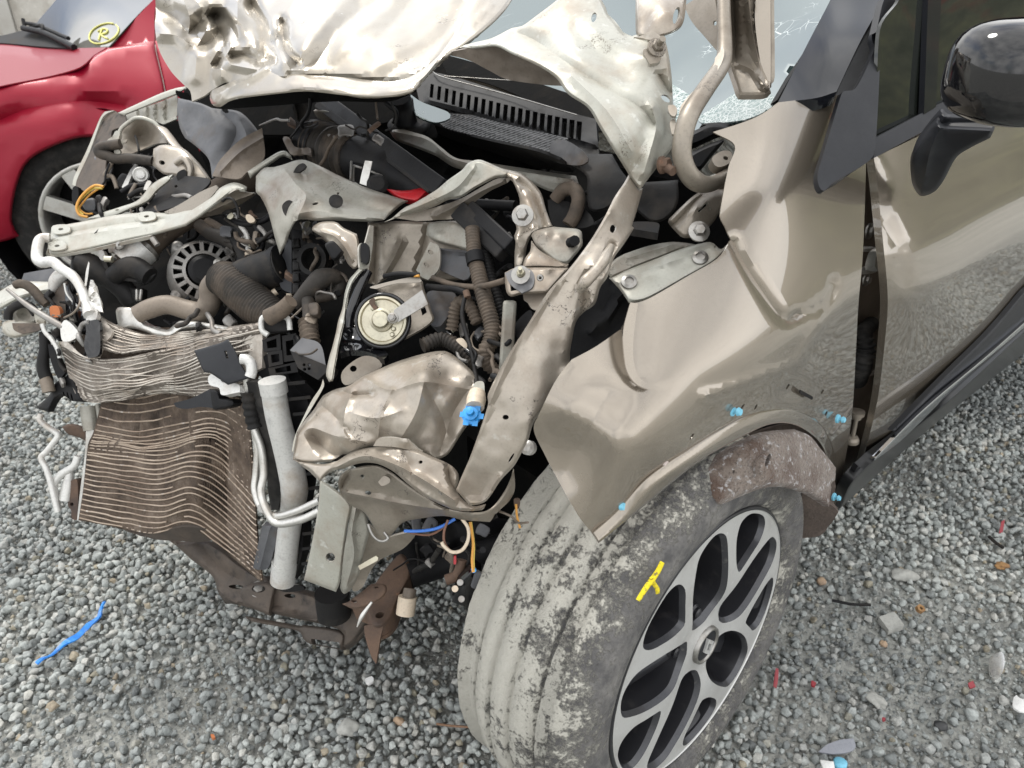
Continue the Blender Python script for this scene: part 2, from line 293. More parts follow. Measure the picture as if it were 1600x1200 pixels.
def panel(name, outline, z=0.0, m='wreck_paint', parent=None, th=.0016, holes=(), res=10, smooth=True, crumple=None, ridges=(), bumps=(), lip=None, label=None, soft=True):
    """sheet metal: an outline with a depth field, ridges (polyline, width px, depth), crumples, rolled lip and real thickness"""
    out = spline(as_pts(outline), True, res * .8, smooth)
    hs = []
    for h in holes:
        if isinstance(h, tuple) and not isinstance(h[0], tuple):   # (u, v, ru, rv, angle)
            u, v, ru = h[:3]; rv = h[3] if len(h) > 3 else ru; a = math.radians(h[4]) if len(h) > 4 else 0
            k = 10; t = np.arange(k) / k * 2 * np.pi
            x, y = np.cos(t) * ru, np.sin(t) * rv
            hs.append(np.stack([u + x * math.cos(a) - y * math.sin(a), v + x * math.sin(a) + y * math.cos(a)], 1))
        else: hs.append(spline(as_pts(h), True, res, False))
    lo, hi = out.min(0), out.max(0)
    gx = np.arange(lo[0] + res * .4, hi[0], res); gy = np.arange(lo[1] + res * .4, hi[1], res * .866)
    g = np.array([(x + (res * .5 if j % 2 else 0), y) for j, y in enumerate(gy) for x in gx]).reshape(-1, 2)
    if len(g):
        ok = inside(out, g) & (seg_dist(g, np.r_[out, out[:1]]) > res * .4)
        for h in hs: ok &= ~inside(h, g) & (seg_dist(g, np.r_[h, h[:1]]) > res * .3)
        g = g[ok]
    if lip and len(g):
        tn = np.roll(out, -1, 0) - np.roll(out, 1, 0); tn /= np.maximum(np.linalg.norm(tn, axis=1), 1e-9)[:, None]; nr = np.stack([-tn[:, 1], tn[:, 0]], 1)
        area = .5 * np.sum(out[:, 0] * np.roll(out[:, 1], -1) - np.roll(out[:, 0], -1) * out[:, 1]); nr *= 1 if area > 0 else -1
        oc = np.r_[out, out[:1]]; rings = []
        for k_ in (.34, .68, 1.02):
            q = out + nr * lip[0] * k_; okr = inside(out, q); okr[okr] &= seg_dist(q[okr], oc) > lip[0] * k_ * .93
            for h in hs: okr &= ~inside(h, q) & (seg_dist(q, np.r_[h, h[:1]]) > 1.2)
            rings.append(q[okr])
        d_ = seg_dist(g, oc); g = np.concatenate([g[d_ > lip[0] + res * .5]] + rings)
    rp = []
    for r in ridges:
        pl = spline(as_pts(r[0]), False, res * .7, True); k = inside(out, pl) & (seg_dist(pl, np.r_[out, out[:1]]) > res * .35)
        for h in hs: k &= ~inside(h, pl)
        rp.append((pl, r[1], r[2], r[3] if len(r) > 3 else 1.0))
        if len(g) and k.any(): g = g[seg_dist(g, pl) > res * .4]
        if k.any(): g = np.r_[g, pl[k]] if len(g) else pl[k]
    pts = [out] + hs + ([g] if len(g) else [])
    edges = []; base = 0
    for c in [out] + hs:
        n = len(c); edges += [(base + i, base + (i + 1) % n) for i in range(n)]; base += n
    allp = np.concatenate(pts)
    vs, es, fs, *_ = delaunay_2d_cdt([V2((float(a), float(b))) for a, b in allp], edges, [], 0, 1e-4)
    uv = np.array([(v[0], v[1]) for v in vs]); F = np.array([f for f in fs if len(f) == 3])
    cen = uv[F].mean(1); ok = inside(out, cen)
    for h in hs: ok &= ~inside(h, cen)
    F = F[ok]
    used = np.unique(F); mp_ = -np.ones(len(uv), int); mp_[used] = np.arange(len(used)); uv = uv[used]; F = mp_[F]
    zz = zfield(z)(uv)
    for (pl, w, dz, pw) in rp:
        d = seg_dist(uv, pl); zz = zz + dz * np.clip(1 - d / w, 0, 1) ** pw
    for b in bumps:
        u, v, r, dz = b[:4]; rv = b[4] if len(b) > 4 else r
        zz = zz + dz * np.exp(-(((uv[:, 0] - u) / r) ** 2 + ((uv[:, 1] - v) / rv) ** 2))
    if lip:
        d = seg_dist(uv, np.r_[out, out[:1]]); zz = zz + lip[1] * np.clip(1 - d / lip[0], 0, 1) ** 2
    p = CAMP + rays(uv) * zz[:, None]
    if crumple:
        q = vnoise(p, crumple[1], crumple[2] if len(crumple) > 2 else 0.)
        q2 = vnoise(p, crumple[1] * 2.7, 5.)
        zz = zz + crumple[0] * ((1 - 2 * np.abs(q)) * .6 + .5 * q2)
        p = CAMP + rays(uv) * zz[:, None]
    # orient to the camera
    a, b, c = p[F[:, 0]], p[F[:, 1]], p[F[:, 2]]; nn_ = np.cross(b - a, c - a)
    flip = (nn_ * (CAMP - a)).sum(1) < 0
    F[flip] = F[flip][:, [0, 2, 1]]; nn_[flip] *= -1
    vn = np.zeros_like(p)
    for k in range(3): np.add.at(vn, F[:, k], nn_)
    vn /= np.maximum(np.linalg.norm(vn, axis=1), 1e-12)[:, None]
    if th > .009: vn[:] = vn.mean(0) / np.linalg.norm(vn.mean(0))
    q = p - vn * th; n = len(p)
    E = {}
    for f in F:
        for i in range(3):
            e = (f[i], f[(i + 1) % 3]); E[e] = True
    rim = [e for e in E if (e[1], e[0]) not in E]
    verts = [p, q]; faces = [tuple(f) for f in F] + [tuple(f[::-1] + n) for f in F]
    rv = sorted({i for e in rim for i in e}); ri = {i: 2 * n + j for j, i in enumerate(rv)}; k = len(rv)
    verts += [p[rv], q[rv]]
    faces += [(ri[e[1]], ri[e[0]], ri[e[0]] + k, ri[e[1]] + k) for e in rim]
    o = mk(name, np.concatenate(verts), faces, m, parent, soft, label)
    me = o.data
    if soft: me.set_sharp_from_angle(angle=math.radians(36 if m in SHEET else 45))
    if m in SHEET and th < .006:
        me.materials.append(M('cut_edge_glint')); nf_ = len(me.polygons); k_ = len(rim); mi = np.zeros(nf_, np.int32); mi[nf_ - k_:] = 1; me.polygons.foreach_set('material_index', mi)
    return o
def tube(name, path, r, m='rubber', parent=None, z=0.0, n=10, rib=None, flat=1.0, step=7, caps=True, closed=False, label=None, smooth=True, world=False):
    """path: X-string or [(u,v,z?)]; r in metres, a number or list along the path; rib=(pitch m, depth m)"""
    if world: c3 = [np.asarray(p, float) for p in path]
    else:
        pts = X(path) if isinstance(path, str) else path
        c3 = []
        for p in pts:
            zz = p[2] if len(p) > 2 and not isinstance(p[2], bool) else float(zfield(z)(np.array([p[:2]]))[0])
            c3.append(P(p[0], p[1], zz))
    c3 = np.array(c3); rr = np.interp(np.linspace(0, 1, len(c3)), np.linspace(0, 1, len(r)), r) if hasattr(r, '__len__') else np.full(len(c3), r)
    pts, rad = [], []
    nseg = len(c3) if closed else len(c3) - 1
    for i in range(nseg):
        nx = (i + 1) % len(c3)
        a, b = c3[i], c3[nx]; p0 = c3[i - 1] if (i > 0 or closed) else 2 * a - b; p3 = c3[(i + 2) % len(c3)] if (closed or i < nseg - 1) else 2 * b - a
        l = np.linalg.norm(b - a); k = max(1, int(l / (step * .001 if rib is None else min(step * .001, rib[0] / 4)))); k = min(max(k, 4), 120)
        if not smooth: k = 1
        for j in range(k):
            t = j / k; t2, t3 = t * t, t ** 3
            pts.append(((2*t3 - 3*t2 + 1) * a + (t3 - 2*t2 + t) * (b - p0) * .5 + (-2*t3 + 3*t2) * b + (t3 - t2) * (p3 - a) * .5) if smooth else a)
            rad.append(rr[i] * (1 - t) + rr[nx] * t)
    if not closed: pts.append(c3[-1]); rad.append(rr[-1])
    pts = np.array(pts); rad = np.array(rad); K = len(pts)
    s = np.r_[0, np.cumsum(np.linalg.norm(np.diff(pts, axis=0), axis=1))]
    if rib is not None: rad = rad + rib[1] * (np.cos(2 * np.pi * s / rib[0]))
    tan = np.gradient(pts, axis=0); tan /= np.maximum(np.linalg.norm(tan, axis=1), 1e-9)[:, None]
    view = CAMP - pts[0]; up = view - tan[0] * (view @ tan[0]); up /= max(np.linalg.norm(up), 1e-9)
    vs = []
    for i in range(K):
        up = up - tan[i] * (up @ tan[i]); up /= max(np.linalg.norm(up), 1e-9); sd_ = np.cross(tan[i], up)
        for j in range(n):
            a = 2 * math.pi * j / n; vs.append(pts[i] + rad[i] * (math.cos(a) * up * flat + math.sin(a) * sd_))
    fs = [(i * n + j, i * n + (j + 1) % n, (i + 1) * n + (j + 1) % n, (i + 1) * n + j) for i in range(K - 1) for j in range(n)]
    if closed: fs += [((K - 1) * n + j, (K - 1) * n + (j + 1) % n, (j + 1) % n, j) for j in range(n)]
    elif caps:
        b = len(vs); vs += [vs[j] for j in range(n)]; fs.append(tuple(b + j for j in range(n))[::-1])
        b = len(vs); vs += [vs[(K - 1) * n + j] for j in range(n)]; fs.append(tuple(b + j for j in range(n)))
    return mk(name, vs, fs, m, parent, True, label, recalc=True)
def basis(ax):
    ax = np.asarray(ax, float); ax = ax / np.linalg.norm(ax)
    e1 = np.cross(ax, [0, 0, 1.]);
    if np.linalg.norm(e1) < 1e-3: e1 = np.array([1., 0, 0])
    e1 /= np.linalg.norm(e1); return e1, np.cross(ax, e1), ax
def lathe_geo(c, ax, prof, n=32):
    e1, e2, ax = basis(ax); vs = []; fs = []
    for r, h in prof:
        for j in range(n):
            a = 2 * math.pi * j / n; vs.append(c + ax * h + r * (math.cos(a) * e1 + math.sin(a) * e2))
    for i in range(len(prof) - 1):
        for j in range(n): fs.append((i * n + j, i * n + (j + 1) % n, (i + 1) * n + (j + 1) % n, (i + 1) * n + j))
    return vs, fs
def sharp(prof):
    """doubles each profile point so that edges stay crisp under smooth shading"""
    out = []
    for i, p in enumerate(prof):
        out.append(p)
    return out
def lathe(name, c, ax, prof, m, parent=None, n=32, label=None, crisp=True):
    vs, fs = [], []
    if crisp:
        for a, b in zip(prof[:-1], prof[1:]):
            v, f = lathe_geo(np.asarray(c), ax, [a, b], n); k = len(vs); vs += v; fs += [tuple(i + k for i in q) for q in f]
    else: vs, fs = lathe_geo(np.asarray(c), ax, prof, n)
    # outward-facing orientation
    return mk(name, vs, [q[::-1] for q in fs], m, parent, True, label)
def obox_geo(c, ex, ey, ez):
    c, ex, ey, ez = map(np.asarray, (c, ex, ey, ez)); vs = [c + sx * ex + sy * ey + sz * ez for sz in (-1, 1) for sy in (-1, 1) for sx in (-1, 1)]
    fs = [(0, 2, 3, 1), (4, 5, 7, 6), (0, 1, 5, 4), (2, 6, 7, 3), (0, 4, 6, 2), (1, 3, 7, 5)]
    return vs, fs
def bar(name, a, b, w, t, m, parent=None, label=None, up=None, bevel=.003):
    """a straight rectangular bar between two points (u,v,z)"""
    a, b = P(*a), P(*b); ax = b - a; l = np.linalg.norm(ax); ax /= l
    view = CAMP - (a + b) / 2 if up is None else np.asarray(up, float); e = view - ax * (view @ ax); e /= np.linalg.norm(e); s = np.cross(ax, e)
    vs, fs = obox_geo((a + b) / 2, ax * l / 2, s * w / 2, e * t / 2)
    o = mk(name, vs, fs, m, parent, False, label, recalc=True)
    if bevel: mod = o.modifiers.new('edge', 'BEVEL'); mod.width = bevel; mod.segments = 2
    return o
def toward(u, v, z, tilt=(0, 0, 0)):
    d = CAMP - P(u, v, z); d /= np.linalg.norm(d); d = d + np.asarray(tilt, float); return d / np.linalg.norm(d)
def bolt(u, v, z=0.0, r=.007, m='steel', parent=None, tilt=(0, 0, .3), ax=None, name='bolt', flange=1.7, stud=0.):
    zz = float(zfield(z)(np.array([(u, v)]))[0]) if not isinstance(z, tuple) or z[0] != 'abs' else z[1]
    c = P(u, v, zz); ax = toward(u, v, zz, tilt) if ax is None else np.asarray(ax)
    vs, fs = [], []
    def add(prof, n):
        v_, f_ = [], []
        for a, b in zip(prof[:-1], prof[1:]):
            g, f = lathe_geo(c, ax, [a, b], n); k = len(vs); vs.extend(g); fs.extend(tuple(i + k for i in q)[::-1] for q in f)
    add([(r * flange, -.001), (r * flange, r * .25), (r * .9, r * .45)], 20)
    add([(r, r * .3), (r, r * 1.0), (r * .8, r * 1.2), (0, r * 1.2)], 6)
    if stud: add([(r * .5, r), (r * .5, r + stud), (0, r + stud)], 10)
    return mk(name, vs, fs, m, parent, False)
def blob(name, pts, m, parent=None):
    return None
def stone_geo(c, size, seed, sub=2, squash=(1, .8, .65), jag=.35):
    bm = bmesh.new(); bmesh.ops.create_icosphere(bm, subdivisions=sub, radius=1.0)
    rot = Matrix.Rotation(seed * 2.3, 3, 'Z') ; vs = []
    for v in bm.verts:
        k = 1 + jag * mnoise.noise(v.co * 1.3 + Vector((seed * 3.1, seed, -seed))) + .12 * mnoise.noise(v.co * 3.5 + Vector((seed, 0, 0)))
        q = Vector((v.co.x * squash[0], v.co.y * squash[1], v.co.z * squash[2])) * k * size
        vs.append(np.asarray(c) + np.array(rot @ q))
    fs = [tuple(v.index for v in f.verts) for f in bm.faces]; bm.free(); return vs, fs
def shifted(pts, du, dv):
    return [(p[0] + du, p[1] + dv, *p[2:]) for p in pts]
# ------------------------------------------------------------------ ground
def ground_material():
    m = bpy.data.materials.new('gravel_bed'); m.use_nodes = True; t = m.node_tree; nn = t.nodes; lk = t.links; b = nn['Principled BSDF']
    b.inputs['Roughness'].default_value = .95; b.inputs['Specular IOR Level'].default_value = .2
    co = nn.new('ShaderNodeTexCoord')
    n1 = nn.new('ShaderNodeTexNoise'); n1.inputs['Scale'].default_value = 1.3; n1.inputs['Detail'].default_value = 8; lk.new(co.outputs['Object'], n1.inputs['Vector'])
    r1 = nn.new('ShaderNodeValToRGB'); r1.color_ramp.elements[0].position = .35; r1.color_ramp.elements[0].color = (.29, .295, .28, 1); r1.color_ramp.elements[1].position = .7; r1.color_ramp.elements[1].color = (.40, .395, .37, 1); lk.new(n1.outputs['Fac'], r1.inputs['Fac'])
    vo = nn.new('ShaderNodeTexVoronoi'); vo.inputs['Scale'].default_value = 95; lk.new(co.outputs['Object'], vo.inputs['Vector'])
    hs = nn.new('ShaderNodeMix'); hs.data_type = 'RGBA'; hs.blend_type = 'MULTIPLY'; hs.inputs[0].default_value = .55
    g = nn.new('ShaderNodeSeparateColor'); lk.new(vo.outputs['Color'], g.inputs[0]); r2 = nn.new('ShaderNodeValToRGB'); r2.color_ramp.elements[0].color = (.55, .55, .55, 1); r2.color_ramp.elements[1].color = (1.35, 1.35, 1.3, 1); lk.new(g.outputs[0], r2.inputs['Fac'])
    lk.new(r1.outputs['Color'], hs.inputs[6]); lk.new(r2.outputs['Color'], hs.inputs[7]); lk.new(hs.outputs[2], b.inputs['Base Color'])
    n2 = nn.new('ShaderNodeTexNoise'); n2.inputs['Scale'].default_value = 160; n2.inputs['Detail'].default_value = 4; lk.new(co.outputs['Object'], n2.inputs['Vector'])
    ad = nn.new('ShaderNodeMath'); ad.operation = 'SUBTRACT'; lk.new(n2.outputs['Fac'], ad.inputs[0]); lk.new(vo.outputs['Distance'], ad.inputs[1])
    bp = nn.new('ShaderNodeBump'); bp.inputs['Strength'].default_value = .8; bp.inputs['Distance'].default_value = .006; lk.new(ad.outputs[0], bp.inputs['Height']); lk.new(bp.outputs['Normal'], b.inputs['Normal'])
    MATS['gravel_bed'] = m
ground_material()
gv, gf = [], []
xs = sorted(set([-120, -60, -30, -15, -8] + [i * .25 for i in range(-20, 21)] + [8, 15, 30, 60, 120])); ys = sorted(set([-120, -60, -30, -15, -8] + [-5 + i * .25 for i in range(50)] + [10, 15, 30, 60, 120]))
for y in ys:
    for x in xs: gv.append((x, y, .012 * mnoise.noise(Vector((x * .8, y * .8, 0))) - .012 if abs(x) < 6 and -6 < y < 9 else -.012))
nx = len(xs)
for j in range(len(ys) - 1):
    for i in range(nx - 1): gf.append((j * nx + i, j * nx + i + 1, (j + 1) * nx + i + 1, (j + 1) * nx + i))
o = mk('ground', gv, gf, 'gravel_bed'); tag(o, 'grey dirt bed lying under the crushed stone gravel', None, None, 'structure')
# gravel: instanced pebbles
def pebble_material():
    m = bpy.data.materials.new('pebble'); m.use_nodes = True; t = m.node_tree; nn = t.nodes; lk = t.links; b = nn['Principled BSDF']
    b.inputs['Roughness'].default_value = .78; b.inputs['Specular IOR Level'].default_value = .35
    oi = nn.new('ShaderNodeObjectInfo'); co = nn.new('ShaderNodeTexCoord')
    r = nn.new('ShaderNodeValToRGB'); e = r.color_ramp.elements; e[0].position = 0; e[0].color = (.23, .243, .243, 1); e[1].position = 1; e[1].color = (.44, .37, .28, 1)
    for p, c in ((.18, (.355, .373, .365)), (.42, (.45, .473, .46)), (.66, (.53, .555, .54)), (.84, (.54, .54, .515)), (.955, (.60, .59, .55)), (.97, (.36, .34, .27))):
        q = e.new(p); q.color = (*c, 1)
    lk.new(oi.outputs['Random'], r.inputs['Fac'])
    n = nn.new('ShaderNodeTexNoise'); n.inputs['Scale'].default_value = 2.2; n.inputs['Detail'].default_value = 6; n.inputs['Roughness'].default_value = .7; n.noise_dimensions = '4D'
    lk.new(co.outputs['Object'], n.inputs['Vector']); mu = nn.new('ShaderNodeMath'); mu.operation = 'MULTIPLY'; mu.inputs[1].default_value = 37; lk.new(oi.outputs['Random'], mu.inputs[0]); lk.new(mu.outputs[0], n.inputs['W'])
    r2 = nn.new('ShaderNodeValToRGB'); r2.color_ramp.elements[0].position = .3; r2.color_ramp.elements[0].color = (.62, .62, .62, 1); r2.color_ramp.elements[1].position = .7; r2.color_ramp.elements[1].color = (1.2, 1.2, 1.18, 1); lk.new(n.outputs['Fac'], r2.inputs['Fac'])
    x = nn.new('ShaderNodeMix'); x.data_type = 'RGBA'; x.blend_type = 'MULTIPLY'; x.inputs[0].default_value = 1; lk.new(r.outputs['Color'], x.inputs[6]); lk.new(r2.outputs['Color'], x.inputs[7])
    ge = nn.new('ShaderNodeNewGeometry'); n3 = nn.new('ShaderNodeTexNoise'); n3.inputs['Scale'].default_value = 1.5; n3.inputs['Detail'].default_value = 6; lk.new(ge.outputs['Position'], n3.inputs['Vector'])
    r3 = nn.new('ShaderNodeValToRGB'); r3.color_ramp.elements[0].position = .36; r3.color_ramp.elements[0].color = (.66, .67, .68, 1); r3.color_ramp.elements[1].position = .62; r3.color_ramp.elements[1].color = (1.12, 1.12, 1.1, 1); lk.new(n3.outputs['Fac'], r3.inputs['Fac'])
    x2 = nn.new('ShaderNodeMix'); x2.data_type = 'RGBA'; x2.blend_type = 'MULTIPLY'; x2.inputs[0].default_value = 1; lk.new(x.outputs[2], x2.inputs[6]); lk.new(r3.outputs['Color'], x2.inputs[7]); lk.new(x2.outputs[2], b.inputs['Base Color'])
    bp = nn.new('ShaderNodeBump'); bp.inputs['Strength'].default_value = .35; bp.inputs['Distance'].default_value = .15; lk.new(n.outputs['Fac'], bp.inputs['Height']); lk.new(bp.outputs['Normal'], b.inputs['Normal'])
    MATS['pebble'] = m
pebble_material()
def gravel():
    rg = np.random.default_rng(3)
    def scatter(x0, x1, y0, y1, cell, smin, smax, keep, zj):
        gx, gy = np.meshgrid(np.arange(x0, x1, cell), np.arange(y0, y1, cell)); p = np.stack([gx.ravel(), gy.ravel()], 1)
        p += rg.uniform(-.5, .5, p.shape) * cell; s = rg.uniform(0, 1, len(p)) ** 1.7 * (smax - smin) + smin
        n1 = np.array([mnoise.noise(Vector((a * 1.1 + 3, b * 1.1 - 2, .7))) for a, b in p])
        k = rg.uniform(0, 1, len(p)) < keep(p, n1); return np.c_[p[k], rg.uniform(*zj, k.sum()), s[k]]
    # bare trodden patches as in the photograph: near right corner and the lower left
    patches = [(ground(1530, 1090)[:2], .40), (ground(1430, 1150)[:2], .22), (ground(280, 1110)[:2], .17), (ground(120, 1180)[:2], .15), (ground(1390, 720)[:2], .20), (ground(720, 1020)[:2], .1)]
    def bare(p):
        w = np.zeros(len(p))
        for c, r in patches: w = np.maximum(w, np.clip(1.35 - np.linalg.norm(p - c, axis=1) / r, 0, 1))
        return w
    big = lambda p, n: np.clip(1.12 - .66 * bare(p) + .25 * n, .06, 1)
    a = scatter(-3.0, 3.0, -1.0, 4.6, .0150, .0064, .0140, big, (-.006, .004))
    b = scatter(-3.0, 3.0, -1.0, 4.6, .0185, .0065, .0140, lambda p, n: np.clip(.62 + .9 * n - 1.3 * bare(p), 0, .95), (.002, .009))
    c = scatter(-1.6, 2.2, .1, 2.6, .0105, .0020, .0060, lambda p, n: .4 + .6 * bare(p), (-.009, -.001))
    d = scatter(-1.2, 2.0, .1, 2.4, .17, .013, .021, lambda p, n: np.clip(.45 - .5 * bare(p), .06, 1), (.002, .008))
    pts = np.concatenate([a, b, c, d]); n = len(pts)
    me = bpy.data.meshes.new('gravel'); me.vertices.add(n)
    me.vertices.foreach_set('co', np.c_[pts[:, :3]].astype(np.float32).ravel())
    at = me.attributes.new('size', 'FLOAT', 'POINT'); at.data.foreach_set('value', pts[:, 3].astype(np.float32))
    rt = me.attributes.new('rot', 'FLOAT_VECTOR', 'POINT'); rr = np.c_[rg.normal(0, .45, n), rg.normal(0, .45, n), rg.uniform(0, 6.28, n)]; rt.data.foreach_set('vector', rr.astype(np.float32).ravel())
    me.materials.append(M('pebble')); me.update()
    o = bpy.data.objects.new('gravel', me); COL.objects.link(o)
    g = bpy.data.node_groups.new('pebbles', 'GeometryNodeTree'); g.interface.new_socket('Geometry', in_out='INPUT', socket_type='NodeSocketGeometry'); g.interface.new_socket('Geometry', in_out='OUTPUT', socket_type='NodeSocketGeometry')
    n_ = g.nodes; l_ = g.links; gi = n_.new('NodeGroupInput'); go = n_.new('NodeGroupOutput')
    join = n_.new('GeometryNodeJoinGeometry')
    for k in range(9):
        ico = n_.new('GeometryNodeMeshIcoSphere'); ico.inputs['Subdivisions'].default_value = 3; ico.inputs['Radius'].default_value = 1
        po = n_.new('GeometryNodeInputPosition')
        no = n_.new('ShaderNodeTexNoise'); no.noise_dimensions = '4D'; no.inputs['Scale'].default_value = .75; no.inputs['Detail'].default_value = 1.6; no.inputs['W'].default_value = k * 7.3
        l_.new(po.outputs[0], no.inputs['Vector'])
        mr = n_.new('ShaderNodeMapRange'); mr.inputs['From Min'].default_value = .2; mr.inputs['From Max'].default_value = .8; mr.inputs['To Min'].default_value = .45; mr.inputs['To Max'].default_value = 1.5; l_.new(no.outputs['Fac'], mr.inputs['Value'])
        # facets: a Voronoi step flattens sides
        sc = n_.new('ShaderNodeVectorMath'); sc.operation = 'SCALE'; l_.new(po.outputs[0], sc.inputs[0]); l_.new(mr.outputs[0], sc.inputs['Scale'])
        sq = n_.new('ShaderNodeVectorMath'); sq.operation = 'MULTIPLY'; sq.inputs[1].default_value = (1.18 - .05 * (k % 3), .88 - .04 * (k % 4), .66 + .05 * (k % 5)); l_.new(sc.outputs[0], sq.inputs[0])
        sp = n_.new('GeometryNodeSetPosition'); l_.new(ico.outputs['Mesh'], sp.inputs['Geometry']); l_.new(sq.outputs[0], sp.inputs['Position'])
        rp_ = random.Random(50 + k); cur = sq.outputs[0]
        for q in range(9):
            v = Vector((rp_.gauss(0, 1), rp_.gauss(0, 1), rp_.gauss(0, .9))).normalized()
            dt = n_.new('ShaderNodeVectorMath'); dt.operation = 'DOT_PRODUCT'; dt.inputs[1].default_value = v; l_.new(cur, dt.inputs[0])
            sb = n_.new('ShaderNodeMath'); sb.operation = 'SUBTRACT'; sb.inputs[1].default_value = rp_.uniform(.42, .66); l_.new(dt.outputs['Value'], sb.inputs[0])
            mxm = n_.new('ShaderNodeMath'); mxm.operation = 'MAXIMUM'; mxm.inputs[1].default_value = 0; l_.new(sb.outputs[0], mxm.inputs[0])
            ml = n_.new('ShaderNodeMath'); ml.operation = 'MULTIPLY'; ml.inputs[1].default_value = -.93; l_.new(mxm.outputs[0], ml.inputs[0])
            ma_ = n_.new('ShaderNodeVectorMath'); ma_.operation = 'SCALE'; ma_.inputs[0].default_value = v; l_.new(ml.outputs[0], ma_.inputs['Scale'])
            ad_ = n_.new('ShaderNodeVectorMath'); ad_.operation = 'ADD'; l_.new(cur, ad_.inputs[0]); l_.new(ma_.outputs[0], ad_.inputs[1]); cur = ad_.outputs[0]
        l_.new(cur, sp.inputs['Position'])
        sm = n_.new('GeometryNodeSetMaterial'); sm.inputs['Material'].default_value = M('pebble'); l_.new(sp.outputs[0], sm.inputs[0])
        ss = n_.new('GeometryNodeSetShadeSmooth'); l_.new(sm.outputs[0], ss.inputs[0])
        gi2 = n_.new('GeometryNodeGeometryToInstance'); l_.new(ss.outputs[0], gi2.inputs[0]); l_.new(gi2.outputs[0], join.inputs[0])
    m2p = n_.new('GeometryNodeMeshToPoints'); l_.new(gi.outputs[0], m2p.inputs[0])
    ip = n_.new('GeometryNodeInstanceOnPoints'); l_.new(m2p.outputs[0], ip.inputs['Points']); l_.new(join.outputs[0], ip.inputs['Instance']); ip.inputs['Pick Instance'].default_value = True
    a1 = n_.new('GeometryNodeInputNamedAttribute'); a1.data_type = 'FLOAT'; a1.inputs['Name'].default_value = 'size'
    a2 = n_.new('GeometryNodeInputNamedAttribute'); a2.data_type = 'FLOAT_VECTOR'; a2.inputs['Name'].default_value = 'rot'
    er = n_.new('FunctionNodeEulerToRotation'); l_.new(a2.outputs[0], er.inputs[0])
    l_.new(er.outputs[0], ip.inputs['Rotation']); l_.new(a1.outputs[0], ip.inputs['Scale'])
    l_.new(ip.outputs[0], go.inputs[0])
    md = o.modifiers.new('pebbles', 'NODES'); md.node_group = g
    tag(o, 'loose grey crushed stone gravel covering the yard', None, None, 'stuff')
gravel()
# ------------------------------------------------------------------ grassy bank off to the right (mirrored in the door glass)
def bank():
    m = bpy.data.materials.new('bank_grass'); m.use_nodes = True; t = m.node_tree; nn = t.nodes; lk = t.links; b = nn['Principled BSDF']; b.inputs['Roughness'].default_value = .95
    co = nn.new('ShaderNodeTexCoord'); n1 = nn.new('ShaderNodeTexNoise'); n1.inputs['Scale'].default_value = .9; n1.inputs['Detail'].default_value = 9; n1.inputs['Roughness'].default_value = .7; lk.new(co.outputs['Object'], n1.inputs['Vector'])
    r = nn.new('ShaderNodeValToRGB'); e = r.color_ramp.elements; e[0].position = .36; e[0].color = (.028, .032, .014, 1); e[1].position = .66; e[1].color = (.12, .12, .06, 1); q = e.new(.5); q.color = (.066, .068, .040, 1); lk.new(n1.outputs['Fac'], r.inputs['Fac'])
    sx = nn.new('ShaderNodeSeparateXYZ'); lk.new(co.outputs['Object'], sx.inputs[0]); n2 = nn.new('ShaderNodeTexNoise'); n2.inputs['Scale'].default_value = .5; n2.inputs['Detail'].default_value = 4; lk.new(co.outputs['Object'], n2.inputs['Vector'])
    ma = nn.new('ShaderNodeMath'); ma.operation = 'MULTIPLY_ADD'; ma.inputs[1].default_value = 5; lk.new(n2.outputs['Fac'], ma.inputs[0]); lk.new(sx.outputs[2], ma.inputs[2])
    w = nn.new('ShaderNodeMapRange'); w.inputs['From Min'].default_value = 7.2; w.inputs['From Max'].default_value = 7.6; lk.new(ma.outputs[0], w.inputs['Value'])
    w2 = nn.new('ShaderNodeMapRange'); w2.inputs['From Min'].default_value = 8.9; w2.inputs['From Max'].default_value = 8.5; lk.new(ma.outputs[0], w2.inputs['Value'])
    mu = nn.new('ShaderNodeMath'); mu.operation = 'MULTIPLY'; lk.new(w.outputs[0], mu.inputs[0]); lk.new(w2.outputs[0], mu.inputs[1])
    x = nn.new('ShaderNodeMix'); x.data_type = 'RGBA'; lk.new(mu.outputs[0], x.inputs[0]); lk.new(r.outputs['Color'], x.inputs[6]); x.inputs[7].default_value = (.12, .03, .02, 1); lk.new(x.outputs[2], b.inputs['Base Color'])
    MATS['bank_grass'] = m
    vs, fs = [], []; na, nr = 40, 26
    for i in range(na):
        a = math.radians(35 + 43 * i / (na - 1))       # azimuth from straight ahead, to the right
        for j in range(nr):
            d = 11 + j * .7; h = min(8.5, max(0, (j - 1) * .6)) + .5 * mnoise.noise(Vector((a * 6, j * .4, 0)))
            vs.append((math.sin(a) * d, math.cos(a) * d, max(-.05, h) if j else -.3))
    for i in range(na - 1):
        for j in range(nr - 1): fs.append((i * nr + j, i * nr + j + 1, (i + 1) * nr + j + 1, (i + 1) * nr + j))
    tag(mk('hillside', vs, fs, 'bank_grass'), 'steep grassy bank with a band of red earth beside the yard', None, None, 'structure')
bank()
